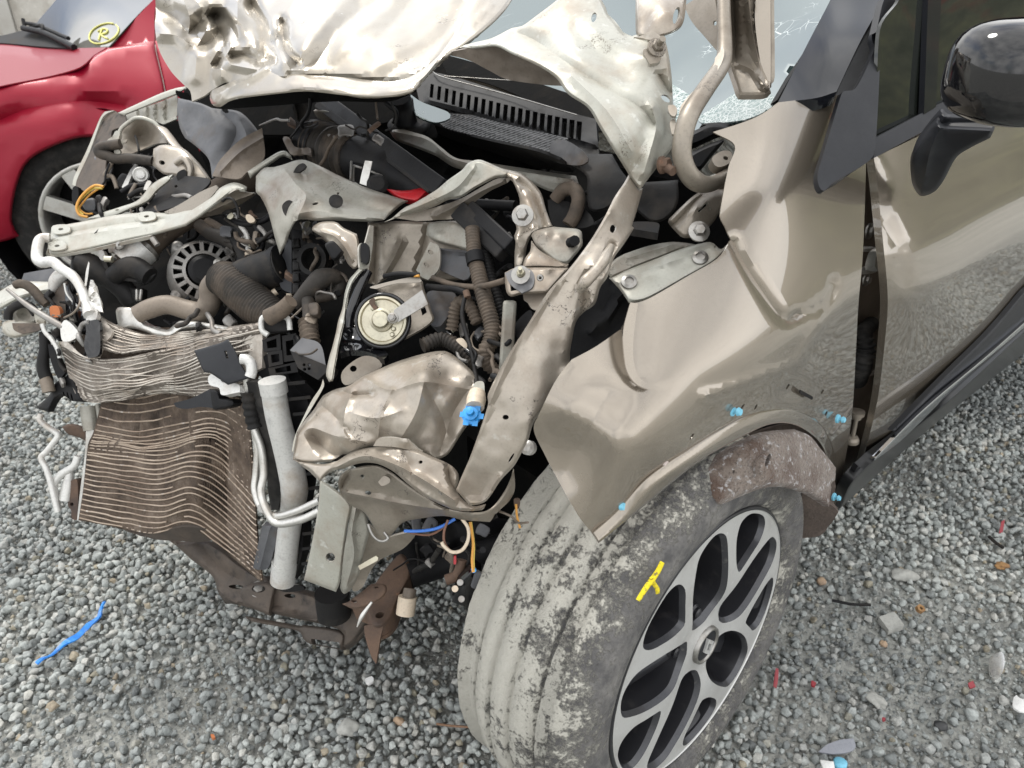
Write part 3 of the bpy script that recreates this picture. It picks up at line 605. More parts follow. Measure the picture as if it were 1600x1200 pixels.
# ------------------------------------------------------------------ boundary wall behind the red car
fence = empty('yard_wall', P(20, 60, 6.6) * np.array([1, 1, 0])); ORIG[fence.name] = np.array(fence.location)
tag(fence, 'weathered pale concrete yard wall with upright posts behind the red car', 'wall')
mat('wall_panel', (.47, .45, .41), .8, var=(4, (.30, .27, .23), .45, .7), var2=(14, (.56, .54, .50), .55, .7), bump=(30, .3))
fb = np.array(fence.location); fx = np.array([.93, .37, 0]); fn = np.array([.37, -.93, 0])
for i in range(-4, 7):
    c = fb + fx * (i * .92)
    vs, fs = obox_geo(c + fx * .46 + np.array([0, 0, .95]), fx * .405, fn * .025, np.array([0, 0, .95])); mk('wall_panel', vs, fs, 'wall_panel', fence, False)
    vs, fs = obox_geo(c + fn * .035 + np.array([0, 0, 1.0]), fx * .05, fn * .05, np.array([0, 0, 1.0])); mk('post', vs, fs, 'concrete', fence, False)
# ------------------------------------------------------------------ red car
RW = P(168, 348, 2.95); RR = np.array([.955, .295, 0]); RN = np.array([.295, -.955, 0])
red = empty('red_car', (RW[0], RW[1], 0)); ORIG[red.name] = np.array(red.location)
tag(red, 'red car with a chalk marked windscreen parked behind the wreck', 'car')
rp = lambda off=0.: ('pl', RW, RN, off)
def rz(uv): return zfield(rp(.0))(uv)
def redz(pts):   # (u,v,offset towards the viewer) on the red car's side plane
    t = TPS([p[:2] for p in pts], [p[2] for p in pts])
    return (lambda uv: ((RW - CAMP) @ RN + t(uv) * 1.0) / (rays(uv) @ RN), 0.)
side = [(-150, 180, 0), (80, 118, -.10), (170, 76, -.20), (243, 64, -.22), (300, 60, -.22), (0, 160, -.0), (120, 150, .02), (250, 140, -.03), (400, 140, -.03), (0, 230, .03), (140, 205, .06), (260, 225, .03), (400, 300, .02), (-150, 300, .02), (20, 340, .05), (20, 375, .02), (150, 175, .0), (280, 400, .03), (600, 60, -.2), (600, 350, 0)]
panel('fender', "=:-220,200 =:-60,150 A:0,430 250,380 400,335 470,275 540,235! 770,205! 780,260 825,460 870,800 =:300,425! =:283,428! =:274,350 =:246,266 =:200,226 =:140,214 =:94,224 =:46,250 =:26,290 =:18,345 A:95,1180! =:0,378 =:-220,392!", redz(side), 'red_paint', red, th=.003, res=14,
      ridges=[("A:-400,760 0,600 150,540 400,505 650,530", 20, .03, 1)], lip=(5, .02))
panel('front_door', "A:775,205! 1500,120 1800,110! 1800,1300! =:330,420! =:300,425! A:872,800 828,460 783,260", redz([(p[0], p[1], p[2] - .006) for p in side]), 'red_paint', red, th=.003, res=18, lip=(3, .012))
panel('bonnet', "A:-700,240 0,215 200,232 370,240 500,238! 535,236 470,275 400,335 250,380 0,430 =:-60,150 =:-220,200! =:-220,110!", redz([(-150, 180, 0), (80, 118, -.10), (165, 76, -.2), (0, 135, -.02), (0, 68, -.95), (115, 75, -.5), (-200, 70, -1.2)]), 'red_paint', red, th=.004, res=12)
panel('windscreen', "A:180,118 280,0 340,-80! 900,-80! 745,20 545,232! 370,238 150,180", redz([(165, 74, -.24), (100, 72, -.75), (50, 45, -1.05), (240, 0, -.42), (90, -10, -1.25)]), 'screen_glass_red' if 'screen_glass_red' in MATS else 'side_glass', red, th=.005, res=14)
panel('windscreen_pillar', "A:540,236! 745,20 860,-100! 960,-100! 790,0 770,205!", redz([(170, 75, -.225), (231, 6, -.38), (262, -20, -.38), (241, 64, -.25)]), 'red_paint', red, th=.02, res=8)
panel('cowl_grille', "A:-200,190 0,178 130,150 200,170 330,215 375,240 200,232 0,215 -200,222", redz([(0, 58, -1.0), (40, 50, -.95), (115, 75, -.48), (0, 66, -.94), (-60, 60, -1.1)]), 'worn_black', red, th=.01, res=6)
def ron(u, v, off): return ((RW - CAMP) @ RN + off) / (rays([(u, v)])[0] @ RN)
wip = empty('wiper', RW * 0 + np.array(red.location), red); wip.location = (0, 0, 0); ORIG[wip.name] = ORIG[red.name]
tube('arm', [(36, 44, ron(36, 44, -.92)), (70, 52, ron(70, 52, -.75)), (116, 74, ron(116, 74, -.45))], .012, 'black_plastic', wip, step=40)
tube('blade', [(38, 36, ron(38, 36, -.95)), (60, 40, ron(60, 40, -.85)), (107, 60, ron(107, 60, -.55))], .008, 'black_plastic', wip, step=40)
tube('linkage', [(36, 30, ron(36, 30, -.95)), (40, 44, ron(40, 44, -.92)), (52, 42, ron(52, 42, -.9)), (66, 40, ron(66, 40, -.8)), (66, 52, ron(66, 52, -.76))], .008, 'black_plastic', wip, step=40)
sg = zfield(redz([(165, 74, -.235), (100, 72, -.745), (50, 45, -1.045), (240, 0, -.415), (90, -10, -1.245)]))
def on_glass(pts): return [(u, v, float(sg(np.array([(u, v)]))[0]) - .006) for u, v in pts]
mat('chalk_yellow', (.72, .70, .22), .7)
circ = [(162 + 23 * math.cos(a) , 52 + 15 * math.sin(a) - 6 * math.cos(a)) for a in np.linspace(-.6, 5.4, 15)]
mk_ = empty('chalk_mark', (0, 0, 0), red); ORIG[mk_.name] = ORIG[red.name]
tube('chalk_stroke', on_glass(circ), .0030, 'chalk_yellow', mk_, step=20, n=6)
tube('chalk_stroke', on_glass([(154, 62), (156, 54), (159, 46)]), .0035, 'chalk_yellow', mk_, step=20, n=6)
tube('chalk_stroke', on_glass([(153, 49), (160, 45), (167, 46), (166, 51), (158, 54), (163, 58), (168, 60)]), .0035, 'chalk_yellow', mk_, step=20, n=6)
# wheel
rw = empty('wheel', (0, 0, 0), red); ORIG[rw.name] = ORIG[red.name]
RWc = RW + RN * .0
lathe('tyre', RWc, RN, [(.235, -.20), (.30, -.205), (.335, -.18), (.342, -.15), (.342, -.06), (.332, -.02), (.315, .0), (.27, .006), (.232, -.004), (.228, -.03)], 'rubber', rw, 48, crisp=False)
e1, e2, _ = basis(RN)
lathe('rim', RWc, RN, [(.232, -.004), (.222, .0), (.214, -.012), (.205, -.05), (.19, -.16)], 'aluminium', rw, 40, crisp=False)
vs, fs = [], []
for k in range(9):
    a = 2 * math.pi * k / 9 + .25; d = math.cos(a) * e1 + math.sin(a) * e2; s = -math.sin(a) * e1 + math.cos(a) * e2
    v, f = obox_geo(RWc - RN * .022 + d * .13, d * .09, s * (.027), RN * .014); b0 = len(vs); vs += v; fs += [tuple(i + b0 for i in q) for q in f]
v, f = lathe_geo(RWc - RN * .04, RN, [(.065, 0), (.06, .035), (0, .04)], 24); b0 = len(vs); vs += v; fs += [tuple(i + b0 for i in q) for q in f]
mk('spokes', vs, fs, 'aluminium', rw, False)
lathe('wheel_arch_liner', RWc - RN * .22, RN, [(0, 0), (.40, 0), (.42, .2)], 'black_plastic', red, 32)
# ================================================================== the wrecked car
car = empty('wrecked_car', ROOT); ORIG[car.name] = ROOT
tag(car, 'champagne coloured hatchback with a torn off front and folded bonnet', 'car')
def K(name, outline, z=0.0, m='wreck_paint', parent=None, **k): return panel(name, outline, z, m, parent or car, **k)
def T(name, path, r, m='rubber', parent=None, **k): return tube(name, path, r, m, parent or car, **k)
def sub(name, parent=None):
    o = empty(name, (0, 0, 0), parent or car); ORIG[o.name] = ORIG[(parent or car).name]; return o
def carpt(along, s, h): return np.array([WC[0], WC[1], 0]) - REAR * along + INB * s + np.array([0, 0, h])
# ---- hidden body volume: floor pan, far side, roof, engine
def cbox(name, a0, a1, s0, s1, h0, h1, m, parent=None):
    c = carpt((a0 + a1) / 2, (s0 + s1) / 2, (h0 + h1) / 2)
    vs, fs = obox_geo(c, REAR * abs(a1 - a0) / 2, INB * abs(s1 - s0) / 2, np.array([0, 0, abs(h1 - h0) / 2])); return mk(name, vs, fs, m, parent or car, False)
cbox('floor_pan', -3.3, -.42, .10, 1.62, .19, .26, 'black_plastic')
cbox('engine_block', -.30, .10, .45, 1.25, .26, .58, 'engine_dark')
cbox('gearbox', -.25, .06, .22, .45, .30, .52, 'engine_dark')
cbox('firewall', -.50, -.42, .14, 1.55, .26, .90, 'black_plastic')
def carpanel(name, rows, m, th=.01):
    vs = [carpt(*p) for r in rows for p in r]; nc = len(rows[0]); fs = [(j * nc + i, j * nc + i + 1, (j + 1) * nc + i + 1, (j + 1) * nc + i) for j in range(len(rows) - 1) for i in range(nc - 1)]
    o = mk(name, vs, fs, m, car, True, recalc=True); md = o.modifiers.new('thick', 'SOLIDIFY'); md.thickness = th; md.offset = 0; return o
carpanel('roof', [[(-1.1, .34, 1.56), (-1.8, .30, 1.62), (-2.6, .32, 1.60), (-3.2, .36, 1.50)], [(-1.05, .85, 1.60), (-1.8, .85, 1.66), (-2.6, .85, 1.64), (-3.25, .85, 1.53)], [(-1.1, 1.38, 1.56), (-1.8, 1.42, 1.62), (-2.6, 1.40, 1.60), (-3.2, 1.36, 1.50)]], 'pillar_black')
carpanel('far_side', [[(-.55, 1.68, .3), (-1.5, 1.72, .3), (-2.3, 1.72, .3), (-3.3, 1.62, .4)], [(-.55, 1.70, .95), (-1.5, 1.74, .95), (-2.3, 1.74, 1.0), (-3.3, 1.64, 1.0)], [(-1.1, 1.38, 1.56), (-1.8, 1.42, 1.62), (-2.6, 1.40, 1.60), (-3.2, 1.36, 1.50)]], 'champagne_paint')
carpanel('tailgate', [[(-3.3, .1, .4), (-3.45, .85, .4), (-3.3, 1.62, .4)], [(-3.3, .12, 1.0), (-3.45, .85, 1.0), (-3.3, 1.62, 1.0)], [(-3.2, .36, 1.50), (-3.25, .85, 1.53), (-3.2, 1.36, 1.50)]], 'champagne_paint')
carpanel('rear_side', [[(-1.75, .04, .3), (-2.3, .03, .32), (-3.3, .1, .4)], [(-1.75, .02, .95), (-2.4, .02, 1.0), (-3.3, .12, 1.0)], [(-1.8, .30, 1.62), (-2.6, .32, 1.60), (-3.2, .36, 1.50)]], 'champagne_paint')
# ---- windscreen and its surround
K('windscreen', "=:560,40! =:760,120 =:900,182 =:1060,205 =:1180,182 =:1217,158! =:1300,-5! =:1330,-70! =:760,-130! =:520,-60!", [(560, 40, 2.0), (760, 120, 1.68), (900, 190, 1.44), (1060, 205, 1.24), (1217, 158, 1.10), (1300, -5, 1.26), (760, -130, 2.15), (1000, 0, 1.62)], 'screen_glass', th=.006, res=16)
K('windscreen_seal', "C:1325,500! 1590,40 1640,-60! 1655,-60! 1604,44 1340,508!", [(1217, 158, 1.092), (1300, -5, 1.25), (1260, 60, 1.18)], 'black_plastic', th=.012, res=5)
wz = [(560, 40, 2.0), (760, 120, 1.68), (900, 190, 1.44), (1060, 205, 1.24), (1217, 158, 1.10), (1300, -5, 1.26), (760, -130, 2.15), (1000, 0, 1.62)]
wzt = TPS([a[:2] for a in wz], [a[2] for a in wz])
K('shattered_patch', "C:1000,540! 1060,505 1110,470 1180,475 1290,470 1310,520 1240,570 1160,600! 1060,612 950,615 930,590", (wzt, -.006), 'shattered_glass', th=.002, res=6, crumple=(.004, 60, 1.))
K('shattered_patch', "C:800,420! 880,470 930,520 920,590 860,640 820,600", (wzt, -.006), 'shattered_glass', th=.002, res=6, crumple=(.004, 60, 2.))
K('reflection_band', "=:610,70! =:690,84 =:790,112 =:890,146 =:975,168 =:1040,180 =:1045,204! =:960,208 =:900,192 =:760,130 =:600,100!", (wzt, -.005), 'engine_dark', th=.002, res=12)  # dark band over the lower glass: the bonnet's dark reflection put into colour
# cowl: slotted panel under the screen
slots = []
slot_c = []
for i in range(21):
    t = i / 20; u = 676 + (906 - 676) * t; v = 142 + (204 - 142) * t + 3 * math.sin(t * 3.1); h = 11 + 4 * t
    w = 3.1 + 1.5 * t; slot_c.append((u, v)); slots.append([(u - w, v - h), (u + w - 1, v - h + 1), (u + w - 3, v + h), (u - w - 2, v + h - 1)])
cowl = sub('cowl')
cz = [(650, 120, 1.62), (800, 150, 1.46), (935, 190, 1.28), (935, 245, 1.22), (800, 215, 1.36), (680, 165, 1.52)]
K('cowl_grille', "=:645,112! =:694,116 =:800,148 =:900,178 =:931,186! =:936,245! =:905,238 =:860,218 =:780,192 =:690,168 =:655,158!", cz, 'black_plastic', cowl, th=.008, res=8, holes=slots, ridges=[("=:670,156 760,178 860,205 930,226", 6, -.012, 1)])
K('cowl_backing', "=:640,112! =:931,190! =:936,245! =:655,160!", [(a, b, c + .03) for a, b, c in cz], 'engine_dark', cowl, th=.002, res=20)
def mesh_mat():
    m = bpy.data.materials.new('hex_mesh'); m.use_nodes = True; t = m.node_tree; nn = t.nodes; lk = t.links; b = nn['Principled BSDF']; b.inputs['Roughness'].default_value = .5
    co = nn.new('ShaderNodeTexCoord'); vo = nn.new('ShaderNodeTexVoronoi'); vo.inputs['Scale'].default_value = 115; vo.inputs['Randomness'].default_value = .25; lk.new(co.outputs['Object'], vo.inputs['Vector'])
    r = nn.new('ShaderNodeValToRGB'); r.color_ramp.elements[0].position = .25; r.color_ramp.elements[0].color = (.006, .006, .007, 1); r.color_ramp.elements[1].position = .5; r.color_ramp.elements[1].color = (.04, .04, .042, 1); lk.new(vo.outputs['Distance'], r.inputs['Fac']); lk.new(r.outputs[0], b.inputs['Base Color'])
    bp = nn.new('ShaderNodeBump'); bp.inputs['Strength'].default_value = 1; bp.inputs['Distance'].default_value = .006; lk.new(vo.outputs['Distance'], bp.inputs['Height']); lk.new(bp.outputs['Normal'], b.inputs['Normal'])
    MATS['hex_mesh'] = m
mesh_mat()
K('leaf_screen', "B:905,600! 1000,560 1250,620 1560,690! 1520,770! 1400,745 1150,690 950,640", [(685, 185, 1.50), (790, 195, 1.38), (880, 220, 1.26), (870, 238, 1.24), (760, 215, 1.37)], 'hex_mesh', cowl, th=.004, res=9)
K('cowl_lip', "B:890,620! 960,650 1150,700 1400,755 1520,800! 1590,855! 1560,862 1350,830 1100,775 940,715", [(680, 196, 1.49), (760, 220, 1.36), (890, 262, 1.2)], 'worn_black', cowl, th=.004, res=6, ridges=[("B:900,640 1150,730 1540,840", 5, -.008)])
T('drip_wire', [(676, 112, 1.60), (694, 121, 1.56), (800, 150, 1.44), (902, 180, 1.27)], .0012, 'steel', cowl, step=30, n=6)
T('drip_wire', [(694, 119, 1.58), (770, 124, 1.52), (860, 130, 1.42)], .0012, 'steel', cowl, step=30, n=6)
K('screen_shard', "B:770,470! 830,510 960,560 970,590 900,612 820,590 790,560", [(650, 150, 1.5), (700, 185, 1.45), (670, 180, 1.46)], 'screen_glass', th=.003, res=6)
K('scuttle', "B:660,640! 740,648 800,665 860,685 930,740 1000,790 1100,805 1400,850 1600,880! 1640,990! 1480,960 1330,900 1150,870 1000,840 900,780 800,740 700,700", [(610, 205, 1.48), (700, 240, 1.36), (900, 280, 1.17), (850, 275, 1.22), (620, 215, 1.46)], 'primer_grey', res=8, lip=(6, .012), ridges=[("B:700,660 860,700 1000,800 1400,870 1600,900", 8, -.012)])
# ---- fender
def profile_z(uv, prof, extra=None):
    """depth of a car flank whose inboard offset is a smooth function of height (and an extra field)"""
    uv = np.asarray(uv, float).reshape(-1, 2); e = extra(uv) if extra is not None else 0.; r = rays(uv); s = np.zeros(len(uv)) + e
    hs, ss = zip(*prof)
    for _ in range(25):
        z = side_z(uv, s); h = CAM_H + r[:, 2] * z
        f = np.interp(h, hs, ss); s = .5 * s + .5 * (f + e)
    return side_z(uv, s)
def smooth_prof(pts, w=.035):
    h = np.linspace(-.2, 1.9, 421); f = np.interp(h, *zip(*pts)); k = np.exp(-.5 * (np.arange(-30, 31) * .005 / w) ** 2); k /= k.sum()
    return list(zip(h, np.convolve(np.pad(f, 30, 'edge'), k, 'valid')))
FPROF = smooth_prof([(-.2, .05), (.45, .03), (.62, .006), (.87, -.012), (1.0, .055), (1.20, .15), (1.9, .5)], .025)
FX = TPS(*zip(*[((u, v), s) for u, v, s in [(922, 832, .02), (850, 700, .085), (893, 562, .07), (1000, 700, .0), (1100, 600, .0), (1200, 500, 0), (1330, 500, .012), (1335, 300, .0), (1200, 300, -.005), (1100, 450, .01), (1000, 480, .03), (1120, 215, .035), (1220, 165, .0), (1310, 150, -.01), (1310, 780, .02), (1000, 800, .0), (1250, 640, -.006)]]))
TEAR = spline(X("G:915,560 880,680 890,860 925,930 985,968 1055,978"), False, 4)
LOWREG = np.array([(850, 640), (893, 562)] + [tuple(p) for p in TEAR] + [(1032, 640), (960, 860), (830, 760)])
def fender_z(uv):
    z = profile_z(uv, FPROF, FX); d = seg_dist(uv, TEAR); ins = inside(LOWREG, uv)
    t = np.clip((uv[:, 1] - 480) / 125, 0, 1)
    return z + np.where(ins, .015 * np.exp(-d / 60) * (1 - t ** 3), -.010 * np.exp(-d / 12) * (1 - t ** 4))
fender_outline = ("C:1005,660! 1160,610 1250,570 1330,512! D:680,475! =:1300,190 =:1282,250 D:568,880 600,955 810,812! =:1352,300 =:1348,400 =:1341,480 =:1332,640 =:1318,735 =:1310,785! =:1300,790! "
   "=:1298,720 =:1280,672 =:1240,650 =:1195,652 =:1150,672 =:1090,706 =:1020,760 =:940,836! =:924,832! =:905,808 =:880,765 =:852,712 =:834,672 =:842,648 =:868,595 =:893,562! =:930,542 =:969,515! =:978,498 =:985,475! "
   "G:1000,535 1200,420 1350,330 1415,240! =:1132,352 =:1125,337 =:1138,262 =:1148,227")
fender = K('fender', fender_outline, (fender_z, 0.), 'champagne_paint', th=.0016, res=9,
  ridges=[(shifted(X("G:915,560 880,680 890,860 925,930 985,968 1055,978"), -2.5, 2), .1, 0), (shifted(X("G:915,560 880,680 890,860 925,930 985,968 1055,978"), 2.5, -2), .1, 0),
   ("H:150,250 200,350 280,480 400,640 460,620", 12, .010, 1), ("H:460,620 560,590 640,520 655,440", 9, .007, 1),
   ("H:0,1020 250,930 450,850 520,760 580,640", 14, -.006, 1.5), ("=:880,640 960,690 960,790", 40, -.006), ("=:880,740 950,620", 40, .006)],
  bumps=[(1240, 610, 22, .012, 14)], holes=[(1160, 636, 1.5, 6, 35), (1081, 682, 1.5, 6, 35), (1181, 636, 1.5, 5, 30), (1285, 612, 1.5, 4, 30), (1291, 646, 1.5, 4, 25), (1231, 604, 1.5, 5, 30)])
# edge bead around the torn fender edges so that the thin metal catches light
K('fender_fold', "G:912,552! 950,556! 938,640 926,760 932,860 965,935 1058,976! 1000,985 935,955 892,885 876,760 878,680 898,600", (lambda uv: profile_z(uv, FPROF, FX) - .012, 0.), 'champagne_paint', fender, th=.003, res=4)
K('wing_light_block', "=:940,700! =:1060,620 =:1200,560 =:1315,560! =:1310,740! =:1290,670 =:1240,648 =:1150,664 =:1090,700 =:1000,765 =:955,800!", (lambda uv: profile_z(uv, FPROF, FX) + .03, 0.), 'black_plastic', fender, th=.002, res=14)  # black backing added behind the fender; stops light leaking through its slots
LIP_TOP = spline(X('=:924,832 =:962,798 =:1010,746 =:1080,698 =:1150,656 =:1196,641 =:1238,640 =:1276,656 =:1299,690 =:1308,735 =:1308,785'), False, 6)
LIP = "=:924,832! =:962,798 =:1010,746 =:1080,698 =:1150,656 =:1196,641 =:1238,640 =:1276,656 =:1299,690 =:1308,735 =:1308,785! =:1302,770! =:1296,728 =:1280,690 =:1242,664 =:1200,664 =:1150,688 =:1100,716 =:1050,754 =:1000,796 =:935,849!"
K('wheel_arch_lip', LIP, (lambda uv: fender_z(uv) - .002 - .016 * np.clip(seg_dist(uv, LIP_TOP) / 17, 0, 1), 0.), 'champagne_paint', fender, th=.006, res=4, lip=(3, .004))
K('clip_recess', "L:485,190! 545,225 540,240! 495,215 480,205", ('s', -.012), 'black_plastic', fender, th=.002, res=3)
for (u, v, s_, mm) in [(1143, 641, -.012, 'clip_blue'), (962, 787, .012, 'clip_blue'), (1308, 654, .004, 'clip_blue'), (1302, 776, .01, 'clip_blue'), (1028, 722, -.004, 'clip_pink')]:
    zz = float(side_z([(u, v)], s_)[0]); c = P(u, v, zz); ax = -INB + np.array([.15, -.1, .25])
    lathe('trim_clip', c, ax, [(.0075, 0), (.0070, .003), (.0035, .004), (.0035, .008), (.0055, .009), (.004, .013), (0, .013)], mm, fender, 14)
# inner shelf with two screws along the top edge of the fender
shelf = K('fender_shelf', "G:805,430! 870,400 1050,330 1180,280 1310,250 1365,285 1415,240! 1350,335 1200,425 1000,535 905,555! 860,490", [(955, 435, .985), (1040, 400, .99), (1130, 372, .985), (985, 475, .955), (1110, 380, .99), (1060, 425, .975)], 'primer', th=.003, res=7, lip=(5, .008),
   ridges=[("G:840,460 1000,390 1200,320 1330,270", 6, -.004)], bumps=[(1010, 425, 14, .004), (1040, 412, 16, -.004)])
for u, v in ((983, 441), (1094, 403)):
    lathe('screw', P(u, v, float(zfield([(955, 435, .985), (1040, 400, .99), (1130, 372, .985), (985, 475, .955), (1110, 380, .99), (1060, 425, .975)])(np.array([(u, v)]))[0]) - .002), toward(u, v, .96, (0, 0, .9)), [(.0105, 0), (.010, .0025), (.006, .004), (.006, .0015), (0, .0015)], 'steel', shelf, 20)
K('inner_wing', "G:880,310! 1000,270 1110,250 1200,255 1250,270 1180,285 1050,335 880,400 810,430! 800,380 830,340", [(960, 400, 1.0), (1060, 380, 1.02), (1090, 385, 1.01), (975, 430, .99)], 'primer_grey', res=7, ridges=[("G:900,330 1100,270", 6, -.006), ("G:930,390 1000,360 1160,300", 7, .006)], lip=(4, .006))
K('inner_liner', "=:860,420! =:965,420 =:990,480! =:985,510 =:900,600! =:830,640!", [(860, 500, 1.06), (980, 480, 1.04), (860, 620, 1.05), (940, 540, 1.06)], 'black_plastic', res=12, ridges=[("G:790,650 850,560 890,480", 8, -.01), ("G:720,700 800,600 860,520", 8, -.008)])
# ---- door, its sill, gap and hinges
door = sub('door')
DPROF = smooth_prof([(-.2, .06), (.36, .036), (.46, .016), (.82, -.014), (.89, -.002), (.965, .032), (1.0, .035), (1.15, .052), (1.9, .3)], .014)
DX = TPS(*zip(*[((u, v), s) for u, v, s in [(1366, 260, .018), (1386, 470, .012), (1340, 740, .02), (1420, 450, .0), (1480, 350, 0), (1600, 300, 0), (1800, 200, .0), (1430, 600, 0), (1600, 450, 0), (1410, 330, .0)]]))
door_z = lambda uv: profile_z(uv, DPROF, DX)
K('door_skin', "D:850,790! 950,740 1160,640! =:1600,128! =:2050,-90! =:2050,200! =:1800,330! =:1600,505 =:1365,728! =:1338,748! =:1352,705 =:1372,620 =:1384,520 =:1387,460 =:1380,380 =:1371,290", (door_z, 0.), 'champagne_paint', door, th=.012, res=12,
  ridges=[("H:910,20 920,100 980,280 1010,460", 12, .005, 1), ("D:870,800 900,900 930,1050 1000,1200", 10, -.004, 1)], bumps=[(1430, 500, 24, -.004, 30)])
K('lower_cladding', "H:1600,500! 1430,700 1200,930 940,1195! 955,1200! 1100,1080 1400,830 1600,655! =:1800,330! =:1800,270!", ('s', [(1350, 740, .006), (1450, 640, -.014), (1600, 480, -.014), (1700, 300, -.014)]), 'satin_trim', door, th=.01, res=6, lip=(3, .006))
K('chrome_strip', "H:1600,655! 1400,832 1100,1085 L:855,530! 850,545! 1000,430 H:1250,985 1450,815 1600,690! =:1800,345! =:1800,330!", ('s', [(1365, 720, -.006), (1480, 615, -.026), (1600, 510, -.024), (1700, 340, -.024)]), 'chrome', door, th=.008, res=5, lip=(3, .004))
K('sill', "=:1366,718! =:1480,628 =:1600,518! =:1800,345! =:1800,390! =:1600,552 =:1450,672 =:1345,765 =:1312,795! =:1330,755", ('s', [(1330, 770, .03), (1366, 718, .0), (1480, 640, -.01), (1600, 530, -.01), (1800, 360, -.01), (1600, 552, .03), (1450, 672, .03)]), 'sill_dark', car, th=.02, res=8, lip=(4, .02))
K('sill_end_cap', "L:770,570! 800,590 830,640 700,740 650,760! 680,690 740,620", ('s', [(1345, 735, .02), (1310, 780, .06), (1330, 750, .03)]), 'satin_trim', car, th=.01, res=6)
gap = sub('door_pillar')
K('pillar_skin', "=:1345,245! =:1372,240! =:1392,470! =:1380,600 =:1345,760! =:1300,775! =:1322,600 =:1335,430", ('s', [(1360, 260, .10), (1370, 470, .09), (1340, 745, .09)]), 'dark_brown_paint', gap, th=.01, res=12, ridges=[("H:880,640 870,900 850,1150", 6, -.02)])
hz = lambda u, v, s_: float(side_z([(u, v)], s_)[0])
bolt(1358, 361, ('abs', hz(1358, 361, .075)), .0075, 'steel', gap, ax=-INB + np.array([.3, -.3, .2]))
bolt(1353, 437, ('abs', hz(1353, 437, .07)), .0065, 'steel', gap, ax=-INB + np.array([.3, -.3, .2]))
K('hinge_plate', "H:785,285! 870,280 890,290 880,300! 790,298", ('s', .055), 'aluminium', gap, th=.012, res=4)
K('hinge_leaf', "H:830,300 880,300 860,330 855,370 865,395 830,395 805,380 815,330", ('s', [(1355, 395, .05), (1370, 400, .035), (1358, 420, .05)]), 'aluminium', gap, th=.006, res=4)
K('hinge_plate', "H:785,398! 880,372 880,385! 850,405 785,412", ('s', .055), 'aluminium', gap, th=.012, res=4)
T('wiring_boot', [(1338, 592, hz(1338, 592, .08)), (1346, 570, hz(1346, 570, .055)), (1353, 545, hz(1353, 545, .055)), (1350, 520, hz(1350, 520, .07)), (1362, 505, hz(1362, 505, .085))], [.017, .016, .015, .012, .011], 'rubber', gap, rib=(.008, .0028), n=16)
lathe('door_check', P(1340, 645, hz(1340, 645, .05)), np.array([.05, 0, -1]), [(0, -.004), (.013, -.003), (.013, .004), (.009, .006), (.009, .012), (.004, .014), (.004, .052), (.010, .054), (.013, .06), (.013, .066), (0, .067)], 'inner_paint', gap, 24)
# ---- side windows, pillar, mirror
K('windscreen_pillar', "D:370,512! 530,195 640,-10 700,-100! 960,-100! 900,0 785,200 662,458! 560,490", ('s', [(1216, 160, .118), (1312, 146, .08), (1300, 0, .20), (1384, 0, .145), (1260, 80, .155), (1350, 60, .11)]), 'pillar_black', th=.02, res=10, bumps=[(1290, 70, 34, -.016, 120)])
K('sail_panel', "D:688,468 700,455 760,440 850,250 838,185 860,120! 872,170 880,300 858,715 830,800 640,918 600,955 575,930 568,870 600,760", ('s', [(1316, 150, .075), (1366, 60, .10), (1362, 240, .018), (1290, 295, .02), (1330, 200, .048)]), 'satin_trim', th=.008, res=8)
K('pillar_seal', "D:640,480! 700,300 800,120 900,-20 950,-100! 1010,-100! 960,0 890,130 862,300 700,500!", ('s', [(1316, 150, .10), (1381, 0, .165), (1366, 60, .125)]), 'black_plastic', th=.004, res=8)
K('quarter_glass', "D:975,0 960,-80! 1120,-80! 1120,0 1100,570! 862,690! 880,150", ('s', [(1405, 0, .10), (1369, 216, .05), (1444, 178, .05), (1450, 0, .10)]), 'side_glass', th=.005, res=12)
K('door_glass', "D:1185,-120! 2600,-500! 2600,-200! 1600,330! 1160,530!", ('s', [(1475, 0, .10), (1462, 170, .05), (1600, 100, .05), (1600, 0, .085), (1800, 0, .06), (1900, -100, .09)]), 'side_glass', th=.005, res=16)
K('window_divider', "D:1118,-120! 1188,-120! 1186,0 1160,535! 1100,572! 1120,0", ('s', [(1450, 0, .092), (1475, 0, .092), (1445, 178, .040), (1462, 168, .040)]), 'pillar_black', th=.008, res=8)
K('window_frame', "D:900,0 870,120 862,160! 880,155! 900,130 985,0 1030,-100! 960,-100!", ('s', [(1381, 0, .12), (1405, 0, .122), (1370, 48, .095)]), 'satin_trim', th=.01, res=5)
K('belt_trim', "D:858,688! 1160,528! 1600,325! =:2050,-130! =:2050,-95! =:1600,128! D:1160,625 850,790! 838,720!", ('s', [(1366, 230, .03), (1462, 180, .035), (1600, 118, .03), (1900, -50, .03)]), 'satin_trim', th=.010, res=9)
mir = sub('door_mirror')
